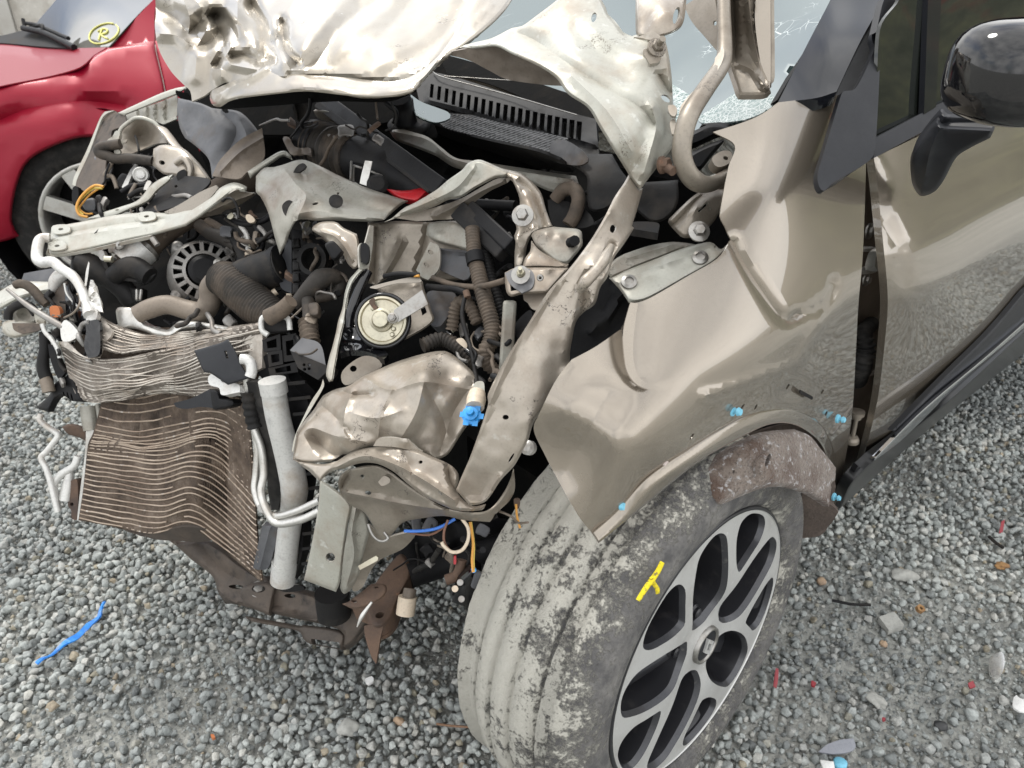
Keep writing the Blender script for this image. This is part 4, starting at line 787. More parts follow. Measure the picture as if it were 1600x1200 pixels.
def mirror_head():
    c = P(1552, 120, .80); ax = np.array([.50, -.80, .06]); ax /= np.linalg.norm(ax)      # broad back faces forward
    r = rays([(1556, 117)])[0]; right = np.array([1, .12, .0]); right /= np.linalg.norm(right); upv = np.array([0, 0, 1.]); back = np.cross(right, upv)
    bm = bmesh.new(); bmesh.ops.create_uvsphere(bm, u_segments=40, v_segments=24, radius=1); vs = []
    for v in bm.verts:
        x, y, z = v.co; sg = lambda t, p: math.copysign(abs(t) ** p, t)
        k = max(abs(x), abs(y), abs(z)); f = 1 / max((abs(x) ** 3.2 + abs(y) ** 2.4 + abs(z) ** 3.2) ** (1 / 3.0), .01)
        X_, Y_, Z_ = x * f, y * f, z * f
        a = .093 * (1.0 if X_ > 0 else .66); h = .056 * (1 - .10 * (X_ < 0) * abs(X_)) * (1 if Z_ > 0 else .88)
        p = c + right * (X_ * a + .02) + upv * (Z_ * h - .002 * X_) + back * (Y_ * .055)
        vs.append(p)
    fs = [tuple(v.index for v in f.verts) for f in bm.faces]; bm.free()
    mk('mirror_housing', vs, fs, 'gloss_black', mir)
mirror_head()
K('mirror_base', "D:1165,600 1200,625 1440,640 1450,650 1430,690! 1330,740 1260,790 1200,900 1150,960 1085,980 1050,940 1035,880 1035,780 1080,700", ('s', [(1463, 190, -.03), (1550, 212, -.10), (1440, 300, .0), (1425, 255, -.008), (1500, 240, -.06)]), 'satin_trim', mir, th=.020, res=6, lip=(7, .014), ridges=[("D:1180,640 1130,760 1090,960", 8, -.006)])
# ---- bonnet
HZ = [(245, 0, 1.50), (250, 60, 1.47), (290, 140, 1.40), (330, 160, 1.37), (420, 148, 1.24), (540, 148, 1.17), (640, 143, 1.11), (690, 95, 1.14), (780, 25, 1.22), (810, -40, 1.30), (400, 0, 1.43), (550, 0, 1.36), (680, 0, 1.32), (480, 80, 1.24), (600, 80, 1.19), (350, 80, 1.36), (300, 0, 1.47), (245, -60, 1.56), (600, -60, 1.46)]
hood = K('bonnet', "h:10,-300! 15,0 20,130 10,200 25,330 60,450 150,600 250,705 305,760 320,845! 420,800 480,755 600,690 720,690 820,640! =:480,119 =:540,122 =:610,127 =:668,110 =:715,55 =:745,0 =:770,-60! =:400,-90!", HZ, 'hood_paint', th=.003, res=6,
  crumple=(.0042, 13, 2.),
  ridges=[("h:20,60 150,120 290,280", 22, .034), ("h:290,280 420,150 520,120", 18, .034), ("h:290,280 300,150 250,0", 20, -.032), ("h:60,280 200,300 340,400", 18, -.030), ("h:340,400 480,330 560,250", 16, .034), ("h:500,130 545,250 580,330 560,470 530,530", 11, .040),
    ("h:360,460 345,640", 18, -.018), ("h:600,350 570,480 560,640", 14, -.022), ("h:560,130 640,220 715,350", 14, .034), ("h:715,350 700,250 700,0", 18, -.030), ("h:815,30 900,250 930,500", 14, .034), ("h:1075,180 1090,400 1190,530", 11, .034), ("h:1000,340 990,500", 12, .015),
    ("h:1090,200 1150,100 1250,-100", 34, -.016), ("h:1210,520 1300,300 1500,100", 40, -.022), ("h:1190,560 1360,500 1600,180 =:590,0", 22, .016), ("=:505,115 590,60 660,-20", 30, .010), ("=:600,122 690,60 735,-10", 20, .012), ("h:660,470 760,450 860,500 880,550", 11, .022), ("h:650,540 750,560 860,580", 12, -.02),
    ("=:452,117 480,119 540,122 610,127 668,110 715,55", 7, .012)], bumps=[(470, 60, 35, -.01), (560, 60, 60, -.014, 40), (640, 40, 40, .008)])
K('bonnet_edge', "h:480,760 560,720 650,680 800,620 950,540 1000,560! 1150,590 1280,615! =:480,117 =:540,121 =:605,127 =:640,120 =:680,92 =:710,52 =:738,0 =:770,-60! =:830,-60! =:800,0 =:780,27 =:745,58 =:690,96 =:665,122 =:648,141 =:620,150 =:580,152 =:540,149 =:480,143 =:430,147 h:720,820 620,850 560,890 500,880 470,830",
  [(330, 158, 1.355), (350, 150, 1.30), (420, 140, 1.225), (540, 135, 1.145), (620, 140, 1.09), (680, 92, 1.125), (735, 30, 1.18), (800, -20, 1.26), (790, -60, 1.32), (420, 118, 1.25), (560, 124, 1.165)], 'hood_paint', hood, th=.008, res=6, lip=(7, .010), crumple=(.004, 14, 1.),
  ridges=[("h:520,850 600,760 720,690 820,640 940,560", 9, -.014), ("=:455,135 540,138 640,135 700,75 770,5", 6, -.004), ("h:600,700 640,640", 8, .012)])
K('bonnet_underside', "=:330,120! =:480,110 =:620,100 =:650,142! =:605,158 =:520,158 =:420,165 =:345,170!", [(340, 130, 1.50), (480, 120, 1.38), (620, 110, 1.26), (420, 165, 1.44), (600, 158, 1.26)], 'engine_dark', hood, th=.002, res=10)
K('bonnet_liner', "=:300,60! =:660,40! =:700,150 =:560,200 =:400,210 =:280,190!", [(300, 60, 1.95), (660, 40, 1.72), (560, 200, 1.66), (300, 190, 1.9)], 'engine_dark', car, th=.004, res=24)
# torn flank of the bonnet hanging over the bay
TZ = [(712, 75, 1.13), (800, 48, 1.10), (880, 10, 1.08), (930, 0, 1.08), (985, 58, 1.03), (1040, 62, 1.01), (1052, 180, 1.0), (1050, 220, .99), (1003, 297, .95), (987, 272, .945), (937, 200, .93), (887, 147, .955), (840, 103, 1.0), (775, 73, 1.07), (900, 60, 1.02), (960, 120, .975), (1010, 170, .955), (985, 230, .925)]
flank = K('torn_wing_panel', "B:1000,240 1080,215 1180,190 1280,140 1330,130 1400,80! C:200,20 260,-30! 400,-40! 445,-5! 470,40 480,70 520,110 555,160! 600,180 640,165 700,155 740,170 765,195! 785,280 800,400 805,520 818,560 820,680 800,740 770,780 700,870 640,950! 600,900 570,850 520,770 440,640 380,540 280,470 220,390 130,330 0,270 B:1200,233 1100,243", TZ, 'primer', th=.0022, res=8, lip=(6, .010), crumple=(.004, 12, 4.),
  holes=[(928, 27, 4, 8, 15), (1041, 154, 5, 9, -60)], ridges=[("C:0,150 130,210 300,330 480,440 650,540 710,620", 12, .012), ("C:380,130 480,200 600,270 700,300", 20, -.010), ("C:350,160 470,300 560,400", 24, .008), ("C:700,540 720,640 660,860", 14, -.020), ("C:300,380 480,560 600,760", 12, -.010), ("C:740,380 790,470", 9, .016), ("C:450,0 490,80 560,170", 6, .01)], bumps=[(850, 65, 40, .014, 18), (1010, 92, 18, -.006)])
K('wing_underside', "B:930,268! 1040,246 1120,232 1250,205 1400,290! 1540,430! 1450,425 1260,398 1160,350 1060,300", [(695, 84, 1.13), (780, 78, 1.10), (850, 128, 1.10), (800, 120, 1.12), (880, 130, 1.08)], 'dark_brown_paint', flank, th=.003, res=6, crumple=(.006, 24, 2.))
K('torn_flap', "C:610,185! 640,180 700,155 735,175 760,190! 700,200 650,190", [(995, 58, 1.0), (1035, 55, .985)], 'wreck_paint', flank, th=.004, res=3, crumple=(.003, 60, 1.))
bolt(1026, 75, ('abs', .985), .0085, 'inner_paint', flank, tilt=(.4, .1, .6), flange=1.5, stud=.012)
K('nut_plate', "C:655,255 690,245 745,285 735,310 690,320!", [(1005, 80, .985), (1033, 95, .98), (1015, 98, .98)], 'inner_paint', flank, th=.005, res=4)
K('fastener_tab', "C:780,530 810,525 825,545 815,580 790,570", [(1045, 168, .975), (1056, 175, .97), (1050, 180, .97)], 'wreck_paint', flank, th=.004, res=3)
K('fastener_tab', "C:790,610 815,600 818,660 800,670", [(1047, 192, .975), (1055, 205, .97), (1050, 208, .97)], 'wreck_paint', flank, th=.004, res=3)
bolt(1034, 258, ('abs', .955), .009, 'rust', flank, ax=(.6, -.5, .2), flange=1.2); T('loose_bolt', [(1036, 258, .955), (1052, 268, .94)], .0055, 'rust', flank, rib=(.003, .0006))
# wing rail: the long twisted strip down to the front corner
RZ = [(1003, 300, .965), (985, 350, .93), (987, 275, .955), (950, 400, .885), (919, 381, .895), (925, 484, .875), (887, 421, .875), (889, 550, .865), (825, 506, .865), (834, 660, .855), (762, 631, .86), (783, 750, .88), (712, 765, .90), (735, 790, .905), (860, 520, .856), (905, 420, .870), (800, 620, .849), (760, 720, .870), (950, 340, .90)]
rail = K('wing_rail', "C:585,870! 640,945! 655,940 625,1050 600,1130 G:930,180 880,260 830,330 800,420 760,480 735,560 680,600 640,650 620,740 610,800 605,900 590,935 540,975 480,1080 430,1150 K:400,440 370,500 330,570 265,640 190,745 110,770! 40,690! 60,640 120,500 200,265 G:200,1010 280,850 400,660 500,500 600,390 700,260 780,130 830,30 =:975,286", RZ, 'wreck_paint', th=.002, res=6, lip=(5, .009), crumple=(.003, 22, 9.),
  holes=[(958, 357, 5, 7, 20), (790, 652, 5, 4, 0), (799, 716, 2, 9, 30)], ridges=[("G:800,100 700,250 600,385 480,560 330,790 250,960 150,1200", 8, -.009), ("G:820,260 780,370 700,420 670,470 680,550 640,700 600,850", 10, .012), ("K:260,640 180,740 100,755", 10, -.014)], bumps=[(935, 415, 16, -.008, 22), (870, 560, 20, .006, 40)])
T('crimp', [(905, 455, .845), (915, 440, .838), (930, 425, .845), (945, 405, .86), (955, 385, .88)], [.004, .007, .006, .007, .004], 'wreck_paint', rail, n=12)
# bonnet hinge arm and corner
hinge = sub('bonnet_hinge')
K('bonnet_corner', "C:1030,-60! 1290,-60! 1288,0 1290,440 1265,470 1140,476! 1130,440 1110,380 1085,300", [(1122, 0, 1.06), (1200, 0, 1.04), (1203, 140, 1.02), (1155, 148, 1.035), (1165, 60, 1.075), (1185, 60, 1.05)], 'inner_paint', hinge, th=.006, res=6, lip=(5, -.008), ridges=[("C:1180,-30 1200,150 1240,330 1270,440", 9, -.020), ("C:1110,310 1200,350 1270,430", 9, -.012), ("C:1110,0 1120,300", 8, .018)])
K('corner_flange', "C:1225,-60! 1292,-60! 1292,430 1275,440! 1245,330 1215,100", [(1185, 0, 1.04), (1204, 0, 1.03), (1202, 135, 1.015)], 'champagne_paint', hinge, th=.004, res=6)
K('bonnet_inner_skin', "C:860,30! 1000,-60! 1050,-60! 1050,270! 1020,250 960,180 900,110", [(1070, 10, 1.12), (1128, 0, 1.07), (1128, 84, 1.05)], 'inner_paint', hinge, th=.003, res=7, holes=[(1117, 36, 3, 4, 0)])
T('hinge_arm', [(1130, -40, 1.05), (1131, 20, 1.03), (1132, 85, 1.005), (1124, 108, .985), (1102, 140, .955), (1078, 178, .935), (1067, 215, .93), (1066, 245, .935), (1076, 272, .945), (1094, 287, .96), (1116, 286, .985), (1142, 268, 1.02)], [.0085, .009, .010, .0115, .012, .0125, .0122, .0122, .0125, .013, .0125, .011], 'inner_paint', hinge, n=16, flat=.75)
K('arm_flange', "C:1015,290! 1055,240 1060,275 1040,330 1000,390 940,450 860,545 835,570! 850,520 920,440 985,370 1010,320", [(1125, 90, .985), (1090, 145, .95), (1065, 175, .935)], 'wreck_paint', hinge, th=.003, res=4)
K('folded_cap', "C:618,-60! 620,170 650,185 740,190! 830,150 860,100 872,0 875,-60!", [(994, 0, 1.06), (993, 55, 1.03), (1037, 62, 1.0), (1068, 32, 1.02), (1072, -10, 1.06), (1045, 20, 1.0)], 'wreck_paint', hinge, th=.004, res=6, crumple=(.006, 30, 3.), holes=[(1057, 24, 5, 14, 15)], lip=(5, .012))
hb = K('hinge_bracket', "C:780,1110 800,1080 900,985 960,950 1020,930! 1080,900! 1085,1000 1040,1060 1000,1120 930,1180 860,1190 830,1170", [(1045, 347, 1.0), (1100, 300, 1.02), (1131, 294, 1.03), (1065, 370, .985), (1110, 345, 1.0), (1085, 330, .985)], 'inner_paint', hinge, th=.005, res=6, lip=(6, .012), holes=[[(1090, 328), (1106, 314), (1107, 318), (1092, 333)], (1109, 327, 2, 2)], ridges=[("C:790,1140 960,970 1060,940", 8, .012)])
bolt(1092, 362, ('abs', .972), .008, 'steel', hb, tilt=(.2, 0, .5))
K('hinge_eye', "C:1000,790 1050,755 1095,760 1100,800 1060,830 1020,830", [(1115, 245, 1.0), (1142, 240, 1.01), (1130, 258, .995)], 'inner_paint', hinge, th=.012, res=4, holes=[(1134, 247, 4, 3, 20)])
for pts, zz in (("C:880,680 940,640 1010,620 1100,640 1000,690 900,730", 1.13), ("C:880,780 960,730 1060,700 1000,780 940,850 900,830", 1.11), ("C:950,620 1120,610 1130,640 1000,650", 1.15)):
    K('plenum_cover', pts, ('z', zz), 'black_plastic', th=.02, res=7, soft=True, lip=(5, .02))
# ================================================================== engine bay and crushed front
# dark depths behind everything
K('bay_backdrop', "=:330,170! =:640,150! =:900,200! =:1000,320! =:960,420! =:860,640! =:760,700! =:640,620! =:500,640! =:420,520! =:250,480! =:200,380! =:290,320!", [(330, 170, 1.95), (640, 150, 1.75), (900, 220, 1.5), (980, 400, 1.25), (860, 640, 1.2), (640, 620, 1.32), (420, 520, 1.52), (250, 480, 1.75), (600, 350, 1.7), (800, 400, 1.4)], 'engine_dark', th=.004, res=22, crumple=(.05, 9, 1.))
# crumpled slam panel
K('slam_panel', "B:0,880! 40,840 90,835 130,825 230,798 330,835 420,880 560,940 760,1005! 720,1030 F:640,140! 560,148 400,143 300,143 210,140 170,200 150,260 120,312! 95,230 60,100 20,20 B:0,960", [(400, 275, 1.36), (440, 258, 1.34), (472, 250, 1.33), (560, 290, 1.27), (637, 312, 1.23), (603, 345, 1.185), (525, 343, 1.19), (455, 345, 1.22), (436, 395, 1.26), (410, 310, 1.32), (450, 300, 1.255), (500, 320, 1.215), (520, 290, 1.26)], 'primer_grey', th=.0022, res=7, lip=(6, .012), crumple=(.004, 18, 2.),
  ridges=[("B:130,830 200,920 250,980 210,1080 190,1150", 13, -.018), ("B:0,900 100,960 80,1100", 12, .012), ("B:260,850 330,930 420,1000 640,1060", 16, .010), ("F:200,110 300,95 450,115 640,135", 9, -.010), ("B:230,800 260,900", 10, .01)],
  holes=[(493, 318, 5, 2, -15), (528, 302, 2, 2)], )
K('rubber_stop', "B:130,1030 165,1000 205,1030 195,1055 150,1080", ('z', 1.235), 'rubber', th=.012, res=4)
K('rubber_stop', "B:205,830 235,815 250,828 240,845 200,870 185,868", ('z', 1.295), 'rubber', th=.006, res=4)
lathe('rubber_stop', P(525, 315, 1.215), toward(525, 315, 1.2, (0, 0, .6)), [(.011, 0), (.011, .003), (.004, .006), (0, .006)], 'rubber', car, 16)
# folded ribbon running right from it
K('folded_flange', "F:640,150! B:680,1090 740,1040 800,1010 900,950 960,900 1030,850 1060,815 1110,798 1150,808 1200,830 1270,860! 1250,885 1200,890 1100,940 1030,985 960,1000 900,1030 800,1065 720,1085", [(605, 346, 1.18), (650, 322, 1.17), (725, 262, 1.13), (747, 250, 1.125), (790, 270, 1.11), (700, 305, 1.145)], 'primer', th=.002, res=6, lip=(5, .010), ridges=[("B:700,1075 860,1010 1000,940 1080,850", 9, -.010)], bumps=[(740, 275, 14, .01)])
K('folded_panel', "B:700,1090! 900,1035 1030,990 1200,895 1275,890! 1255,915 1180,950 1120,990 1060,1040 1000,1090 900,1100 800,1105!", [(620, 345, 1.20), (712, 342, 1.18), (797, 280, 1.13), (775, 290, 1.14), (680, 325, 1.19)], 'inner_paint', th=.002, res=6, ridges=[("B:900,1080 1000,1030 1120,960 1230,910", 8, -.012)])
tower = sub('strut_bracket')
TWZ = [(797, 266, 1.115), (845, 300, 1.075), (862, 353, 1.05), (808, 340, 1.06), (806, 405, 1.035), (835, 385, 1.04), (820, 410, 1.03)]
K('bracket_skin', "B:1180,830! 1260,850 1340,875 1420,955 1450,1050 1480,1125 b:1010,445 980,470 930,480 830,520 790,570! 760,640 740,780 720,850! 640,850! 640,720 650,600 635,545 660,480 640,380 680,290 690,200 650,80 610,0 B:1280,905", TWZ, 'wreck_paint', tower, th=.002, res=6, lip=(5, .010), crumple=(.003, 30, 2.), ridges=[("b:700,20 780,80 850,200 900,330 930,440", 9, .012), ("b:690,160 720,320 800,430", 9, .008), ("b:660,590 700,700", 8, -.01)])
K('bracket_plate', "b:800,540! 830,500 900,480 1010,455! 1100,465 1240,478 1285,505 1290,560! 1290,640 1200,760 1150,815! 1050,800 950,730 850,640", [(835, 375, 1.03), (902, 358, 1.02), (910, 385, 1.0), (887, 412, 1.0), (860, 385, 1.01)], 'primer_grey', tower, th=.003, res=6, lip=(5, .006), bumps=[(853, 367, 8, -.010), (874, 372, 6, -.006)])
K('bracket_gusset', "b:800,590! 880,680 1000,750 1115,810! 1160,815! 1150,860! 950,850 850,848 715,855! 740,760 790,690", [(830, 376, 1.02), (882, 412, .995), (820, 418, 1.0), (887, 420, .985)], 'wreck_paint', tower, th=.003, res=6, lip=(4, .008), ridges=[("b:790,560 880,690 1110,815", 5, -.006)])
K('bracket_foot', "b:545,900! 620,860 700,850! 950,850 1160,855! 1130,900 960,1095! 820,1100 720,1105! 690,1110 610,1130 565,1090 550,1000", [(790, 428, .985), (887, 420, .965), (856, 458, .955), (798, 462, .965), (820, 430, .972)], 'wreck_paint', tower, th=.004, res=5, lip=(5, .008), holes=[[(797, 445), (808, 444), (809, 453), (798, 455)], (844, 434, 3, 3)], bumps=[(858, 420, 6, -.008)])
K('bracket_lower', "b:720,1105! 960,1095! 850,1260! 800,1240 760,1180 730,1160", [(817, 460, .985), (856, 458, .972), (838, 484, .97)], 'wreck_paint', tower, th=.003, res=5)
K('backing_washer', "b:545,905! 640,860 760,855 820,900 830,980 800,1050 710,1095! 600,1010", [(790, 428, .982), (833, 435, .966), (815, 457, .96)], 'grey_plastic', tower, th=.002, res=4)
lathe('washer', P(813.5, 430, .966), toward(813, 430, .96, (-.1, 0, .35)), [(.0045, 0), (.0118, 0), (.0118, .0025), (.0045, .0025)], 'steel', tower, 24)
bolt(814, 427, ('abs', .964), .0052, 'zinc_gold', tower, tilt=(-.1, 0, .5), flange=1.1, stud=.012)
bolt(817, 337, ('abs', 1.045), .0088, 'steel', tower, tilt=(-.2, 0, .3), flange=1.7)
lathe('rivet', P(844, 434, .953), toward(844, 434, .95), [(.002, 0), (.0045, 0), (.0035, .002), (.002, .002)], 'steel', tower, 14)
T('stud', [(892, 379, 1.005), (898, 376, .985)], .0062, 'black_plastic', tower, rib=(.004, .001))
bar('support_tube', (797, 470, 1.0), (790, 580, 1.02), .018, .018, 'primer_grey', car, bevel=.004)
# air intake, strap, black bars, red cover
air = sub('air_intake')
lathe('intake_mouth', P(489, 226, 1.53), P(560, 248, 1.42) - P(489, 226, 1.53), [(.036, .02), (.038, 0), (.047, .0), (.049, .006), (.046, .012), (.045, .05)], 'black_plastic', air, 32, crisp=False)
T('corrugated_hose', [(500, 229, 1.515), (520, 235, 1.485), (540, 241, 1.455), (560, 247, 1.43)], .0450, 'dusty_hose', air, rib=(.0155, .0042), n=28)
T('intake_duct', [(556, 246, 1.435), (585, 256, 1.40), (615, 268, 1.36), (650, 290, 1.32), (700, 320, 1.29)], [.042, .044, .043, .034, .03], 'black_plastic', air, n=24)
K('battery_strap', "i:1015,645! 1075,650! 1065,700 1030,855! 970,835! 985,760", [(574, 254, 1.315), (568, 288, 1.285)], 'aluminium', car, th=.004, res=5)
bt = sub('battery_tray')
for a, b in (((549, 252), (548, 282)), ((553, 259), (566, 263)), ((553, 259), (552, 284)), ((580, 268), (632, 288)), ((632, 288), (630, 298)), ((550, 283), (562, 291))):
    T('tray_rim', [(a[0], a[1], 1.325), (b[0], b[1], 1.31)], .0022, 'worn_black' if a[0] > 600 else 'steel', bt, n=6, step=40)
K('tray_wall', "i:880,650! 1040,680 1350,800 1340,900! 1100,880 920,840!", [(545, 252, 1.35), (632, 285, 1.335), (552, 288, 1.335)], 'black_plastic', bt, th=.01, res=8)
lathe('terminal_cap', P(590, 291, 1.29), toward(590, 291, 1.29, (0, 0, .5)), [(.018, 0), (.018, .008), (.012, .013), (0, .013)], 'worn_black', bt, 20)
K('fuse_cover', "i:1190,880! 1350,895 1500,870 1570,880! 1450,990! 1300,960", [(604, 297, 1.275), (672, 295, 1.24), (652, 315, 1.235)], 'red_cover', car, th=.012, res=6, lip=(4, .008))
br = sub('cross_brace')
bar('brace_bar', (508, 158, 1.56), (692, 296, 1.20), .030, .02, 'black_plastic', br)
bar('brace_bar', (500, 166, 1.565), (680, 300, 1.215), .016, .022, 'worn_black', br)
bar('brace_bar', (522, 158, 1.55), (700, 290, 1.205), .010, .026, 'black_plastic', br)
br2 = sub('air_guide')
bar('guide_bar', (718, 330, 1.17), (790, 395, 1.10), .030, .02, 'worn_black', br2); bar('guide_bar', (738, 328, 1.165), (803, 388, 1.095), .022, .028, 'black_plastic', br2)
T('strut_cap', [(700, 318, 1.26), (760, 320, 1.22), (806, 322, 1.19)], .009, 'black_plastic', car, n=10)
K('header_tank', "b:960,200 1040,205 1150,215 1330,300 1400,420 1290,470 1100,460 1000,430", [(860, 315, 1.17), (915, 320, 1.13), (900, 352, 1.12)], 'worn_black', car, th=.03, res=7, bumps=[(885, 330, 18, -.012)])
T('coolant_hose', [(868, 312, 1.16), (880, 297, 1.15), (897, 296, 1.14), (904, 312, 1.125), (897, 338, 1.12), (888, 352, 1.12)], .0105, 'brown_hose', car, n=14)
box = sub('plenum_box')
K('box_cover', "C:190,750 215,700 280,705 340,760 370,770! 500,770! 545,850 600,915! 830,900! 830,1010 780,1090 700,1110 640,1070 560,1000 460,1050 390,1050 375,960 372,880 300,830 200,800", [(862, 232, 1.20), (925, 245, 1.15), (1000, 300, 1.06), (1058, 300, 1.05), (1040, 345, 1.03), (930, 320, 1.09), (920, 280, 1.11)], 'worn_black', box, th=.006, res=8, crumple=(.006, 16, 6.), lip=(5, .008))
K('box_flap', "C:190,745 200,710 260,700 330,735 380,790 360,820 300,825 210,800", [(862, 232, 1.185), (915, 245, 1.13), (890, 255, 1.15)], 'grey_plastic', box, th=.003, res=6, crumple=(.004, 40, 2.))
K('cable_tray', "C:600,1110 730,1115 730,1165! 640,1150 590,1140", [(990, 350, 1.02), (1028, 355, 1.01), (1000, 362, 1.0)], 'worn_black', box, th=.01, res=4)
# inner lamp housing panel and horn
lamp = sub('lamp_carrier')
LZ = [(590, 350, 1.235), (672, 347, 1.215), (735, 360, 1.19), (735, 430, 1.19), (580, 440, 1.235), (660, 430, 1.215)]
K('carrier_skin', "F:560,150 590,152! 720,145 870,150 1000,145 1040,160 1070,210 1075,280! 1070,420 1040,440! 880,445 700,420 600,465! 545,440 560,300", LZ, 'inner_paint', lamp, th=.002, res=7, lip=(5, .008), crumple=(.003, 20, 3.), ridges=[("F:730,245 690,330 650,400", 7, -.012), ("F:600,180 590,440", 8, .014), ("F:860,150 840,240 800,400", 6, .01)])
K('carrier_top', "F:870,155 1000,145 1050,170 1075,220 1075,275! 1060,290 980,270 900,250 850,215!", [(672, 350, 1.205), (731, 360, 1.175), (735, 386, 1.17), (685, 372, 1.195)], 'primer_grey', lamp, th=.003, res=6, bumps=[(684, 370, 9, -.01), (708, 352, 8, -.006)], lip=(4, .006))
K('slotted_plate', "F:870,250! 915,275 915,380 860,440! 830,425 800,390!", [(672, 378, 1.185), (684, 420, 1.18), (655, 425, 1.195)], 'primer_grey', lamp, th=.003, res=4, holes=[(673, 394, 5, 3.2, 35), (666.5, 414, 5, 3.2, 35)])
K('bulb_cover', "F:920,280! 1070,295! 1075,400 1040,440 920,390!", [(690, 390, 1.195), (735, 395, 1.18), (720, 435, 1.18)], 'grey_plastic', lamp, th=.006, res=6, ridges=[("F:930,290 1070,305", 5, -.006)])
K('washer_bottle', "F:860,500 960,495 1000,520 970,600 920,670 870,660 850,580", [(670, 460, 1.16), (705, 460, 1.15), (685, 505, 1.14)], 'grey_plastic', car, th=.03, res=6, bumps=[(685, 480, 20, -.015)])
hn = sub('horn')
hc = P(598, 501, 1.085); hax = toward(598, 501, 1.085, (-.18, .05, .10))
lathe('horn_rim', hc, hax, [(.0, -.022), (.030, -.022), (.040, -.008), (.0405, .0), (.037, .004), (.0355, .001)], 'gloss_black', hn, 40, crisp=False)
lathe('horn_disc', hc, hax, [(.0355, .0005), (.034, .005), (.031, .006), (.029, .003), (.017, .005), (.0165, .013), (.013, .015), (.0105, .020), (.006, .021), (0, .021)], 'zinc_gold', hn, 40)
bolt(614, 497, ('abs', 1.055), .0058, 'steel', hn, ax=hax, flange=1.3, stud=.006)
for u, v in ((583, 482), (613, 523), (615, 514)):
    bolt(u, v, ('abs', 1.078), .0030, 'zinc_gold', hn, ax=hax, flange=1.2)
K('horn_terminal', "F:565,545 590,530 595,560 610,575 595,590 575,570", ('z', 1.072), 'rust', hn, th=.004, res=3)
K('horn_strap', "F:690,590! 830,490! 860,560! 710,650! 690,625", [(618, 500, 1.052), (662, 465, 1.06)], 'steel', hn, th=.004, res=4)
K('horn_bracket', "F:580,470! 700,440 800,425 835,450! 840,480 880,600 890,640 850,680 780,720 740,740 700,730 760,640 690,600 660,540", [(585, 446, 1.14), (660, 435, 1.135), (676, 500, 1.11), (640, 528, 1.10)], 'inner_paint', hn, th=.003, res=5, holes=[[(657, 482), (664, 479), (667, 488), (660, 493)]], lip=(4, .006), bumps=[(648, 452, 7, -.006)])
K('horn_bracket_edge', "F:570,475 700,440 810,420! 825,450 700,458 600,485!", [(585, 446, 1.128), (655, 433, 1.12)], 'wreck_paint', hn, th=.004, res=4)
T('horn_wire', [(600, 432, 1.13), (622, 428, 1.12), (655, 430, 1.115)], .004, 'black_plastic', hn); T('horn_wire', [(640, 431, 1.118), (655, 431, 1.112)], .0022, 'orange_wire', hn)
K('horn_trumpet', "F:500,560 520,510! 510,640 550,720 620,780! 660,810 640,835! 560,800 470,790 420,805! 440,700 470,600", [(530, 520, 1.13), (540, 545, 1.10), (600, 556, 1.07), (600, 545, 1.09)], 'gloss_black', hn, th=.01, res=6, bumps=[(550, 530, 16, .015)])
# crumpled upright strip beside it
up_ = sub('bent_stay')
K('stay_strip', "F:520,375! 490,410 465,440 445,500 432,580 412,640 400,700 380,780 365,830 350,910 365,950! 385,945! 395,880 410,800 425,720 445,640 455,560 470,490 500,430 545,385!", [(556, 420, 1.13), (540, 470, 1.12), (525, 520, 1.11), (514, 595, 1.085)], 'primer', up_, th=.004, res=4, lip=(3, .008), crumple=(.0015, 50, 1.))
K('stay_head', "F:280,190 300,160 340,148 400,150 440,180 505,210! 515,260 515,375! 490,385 460,360 440,320 420,290 370,260 340,230", [(490, 355, 1.19), (530, 348, 1.17), (560, 375, 1.14), (560, 415, 1.13), (535, 390, 1.15)], 'wreck_paint', up_, th=.003, res=5, lip=(4, .010), ridges=[("F:330,200 390,220 440,270 480,340", 6, -.010)])
K('stay_loop', "F:515,280 525,255 545,255 570,165! 588,170! 585,250 575,330 565,370 545,385 520,375", [(562, 385, 1.125), (582, 355, 1.15), (565, 415, 1.12)], 'primer_grey', up_, th=.004, res=4, holes=[[(564, 385), (572, 380), (575, 395), (573, 412), (564, 410)]])
K('rubber_block', "F:525,260 560,265 565,330 550,360 525,340", ('z', 1.118), 'black_plastic', up_, th=.008, res=4)
K('rubber_block', "F:345,262 385,245 425,285 430,300 400,335 380,335 360,300", ('z', 1.12), 'black_plastic', up_, th=.015, res=4, lip=(3, .004))
T('loom', [(574, 424, 1.14), (560, 455, 1.13), (548, 490, 1.12), (545, 510, 1.12)], .008, 'gloss_black', up_)
# harness hoses
hs_ = sub('wiring_harness')
T('corrugated_conduit', [(738, 358, 1.12), (741, 395, 1.105), (748, 430, 1.09), (758, 470, 1.075), (769, 510, 1.065), (766, 535, 1.06), (757, 550, 1.055), (762, 568, 1.055), (778, 582, 1.06)], [.010, .010, .0108, .0112, .0112, .0108, .010, .010, .008], 'brown_hose', hs_, rib=(.0050, .0011), n=16)
T('corrugated_conduit', [(757, 385, 1.13), (765, 430, 1.115), (778, 470, 1.10), (788, 500, 1.09)], .0085, 'worn_black', hs_, rib=(.0055, .0013), n=14)
T('conduit_clip', [(741, 396, 1.10), (744, 412, 1.095)], .0135, 'black_plastic', hs_, n=16)
T('corrugated_conduit', [(706, 515, 1.12), (712, 480, 1.115), (722, 470, 1.11), (735, 480, 1.10), (746, 505, 1.095)], .0085, 'brown_hose', hs_, rib=(.006, .0012), n=14)
T('corrugated_conduit', [(660, 540, 1.10), (690, 530, 1.11), (720, 545, 1.10), (745, 570, 1.09)], .010, 'dusty_hose', hs_, rib=(.006, .0012), n=14)
T('cable', [(668, 448, 1.14), (690, 450, 1.12), (712, 452, 1.10), (728, 458, 1.09)], .005, 'black_plastic', hs_)
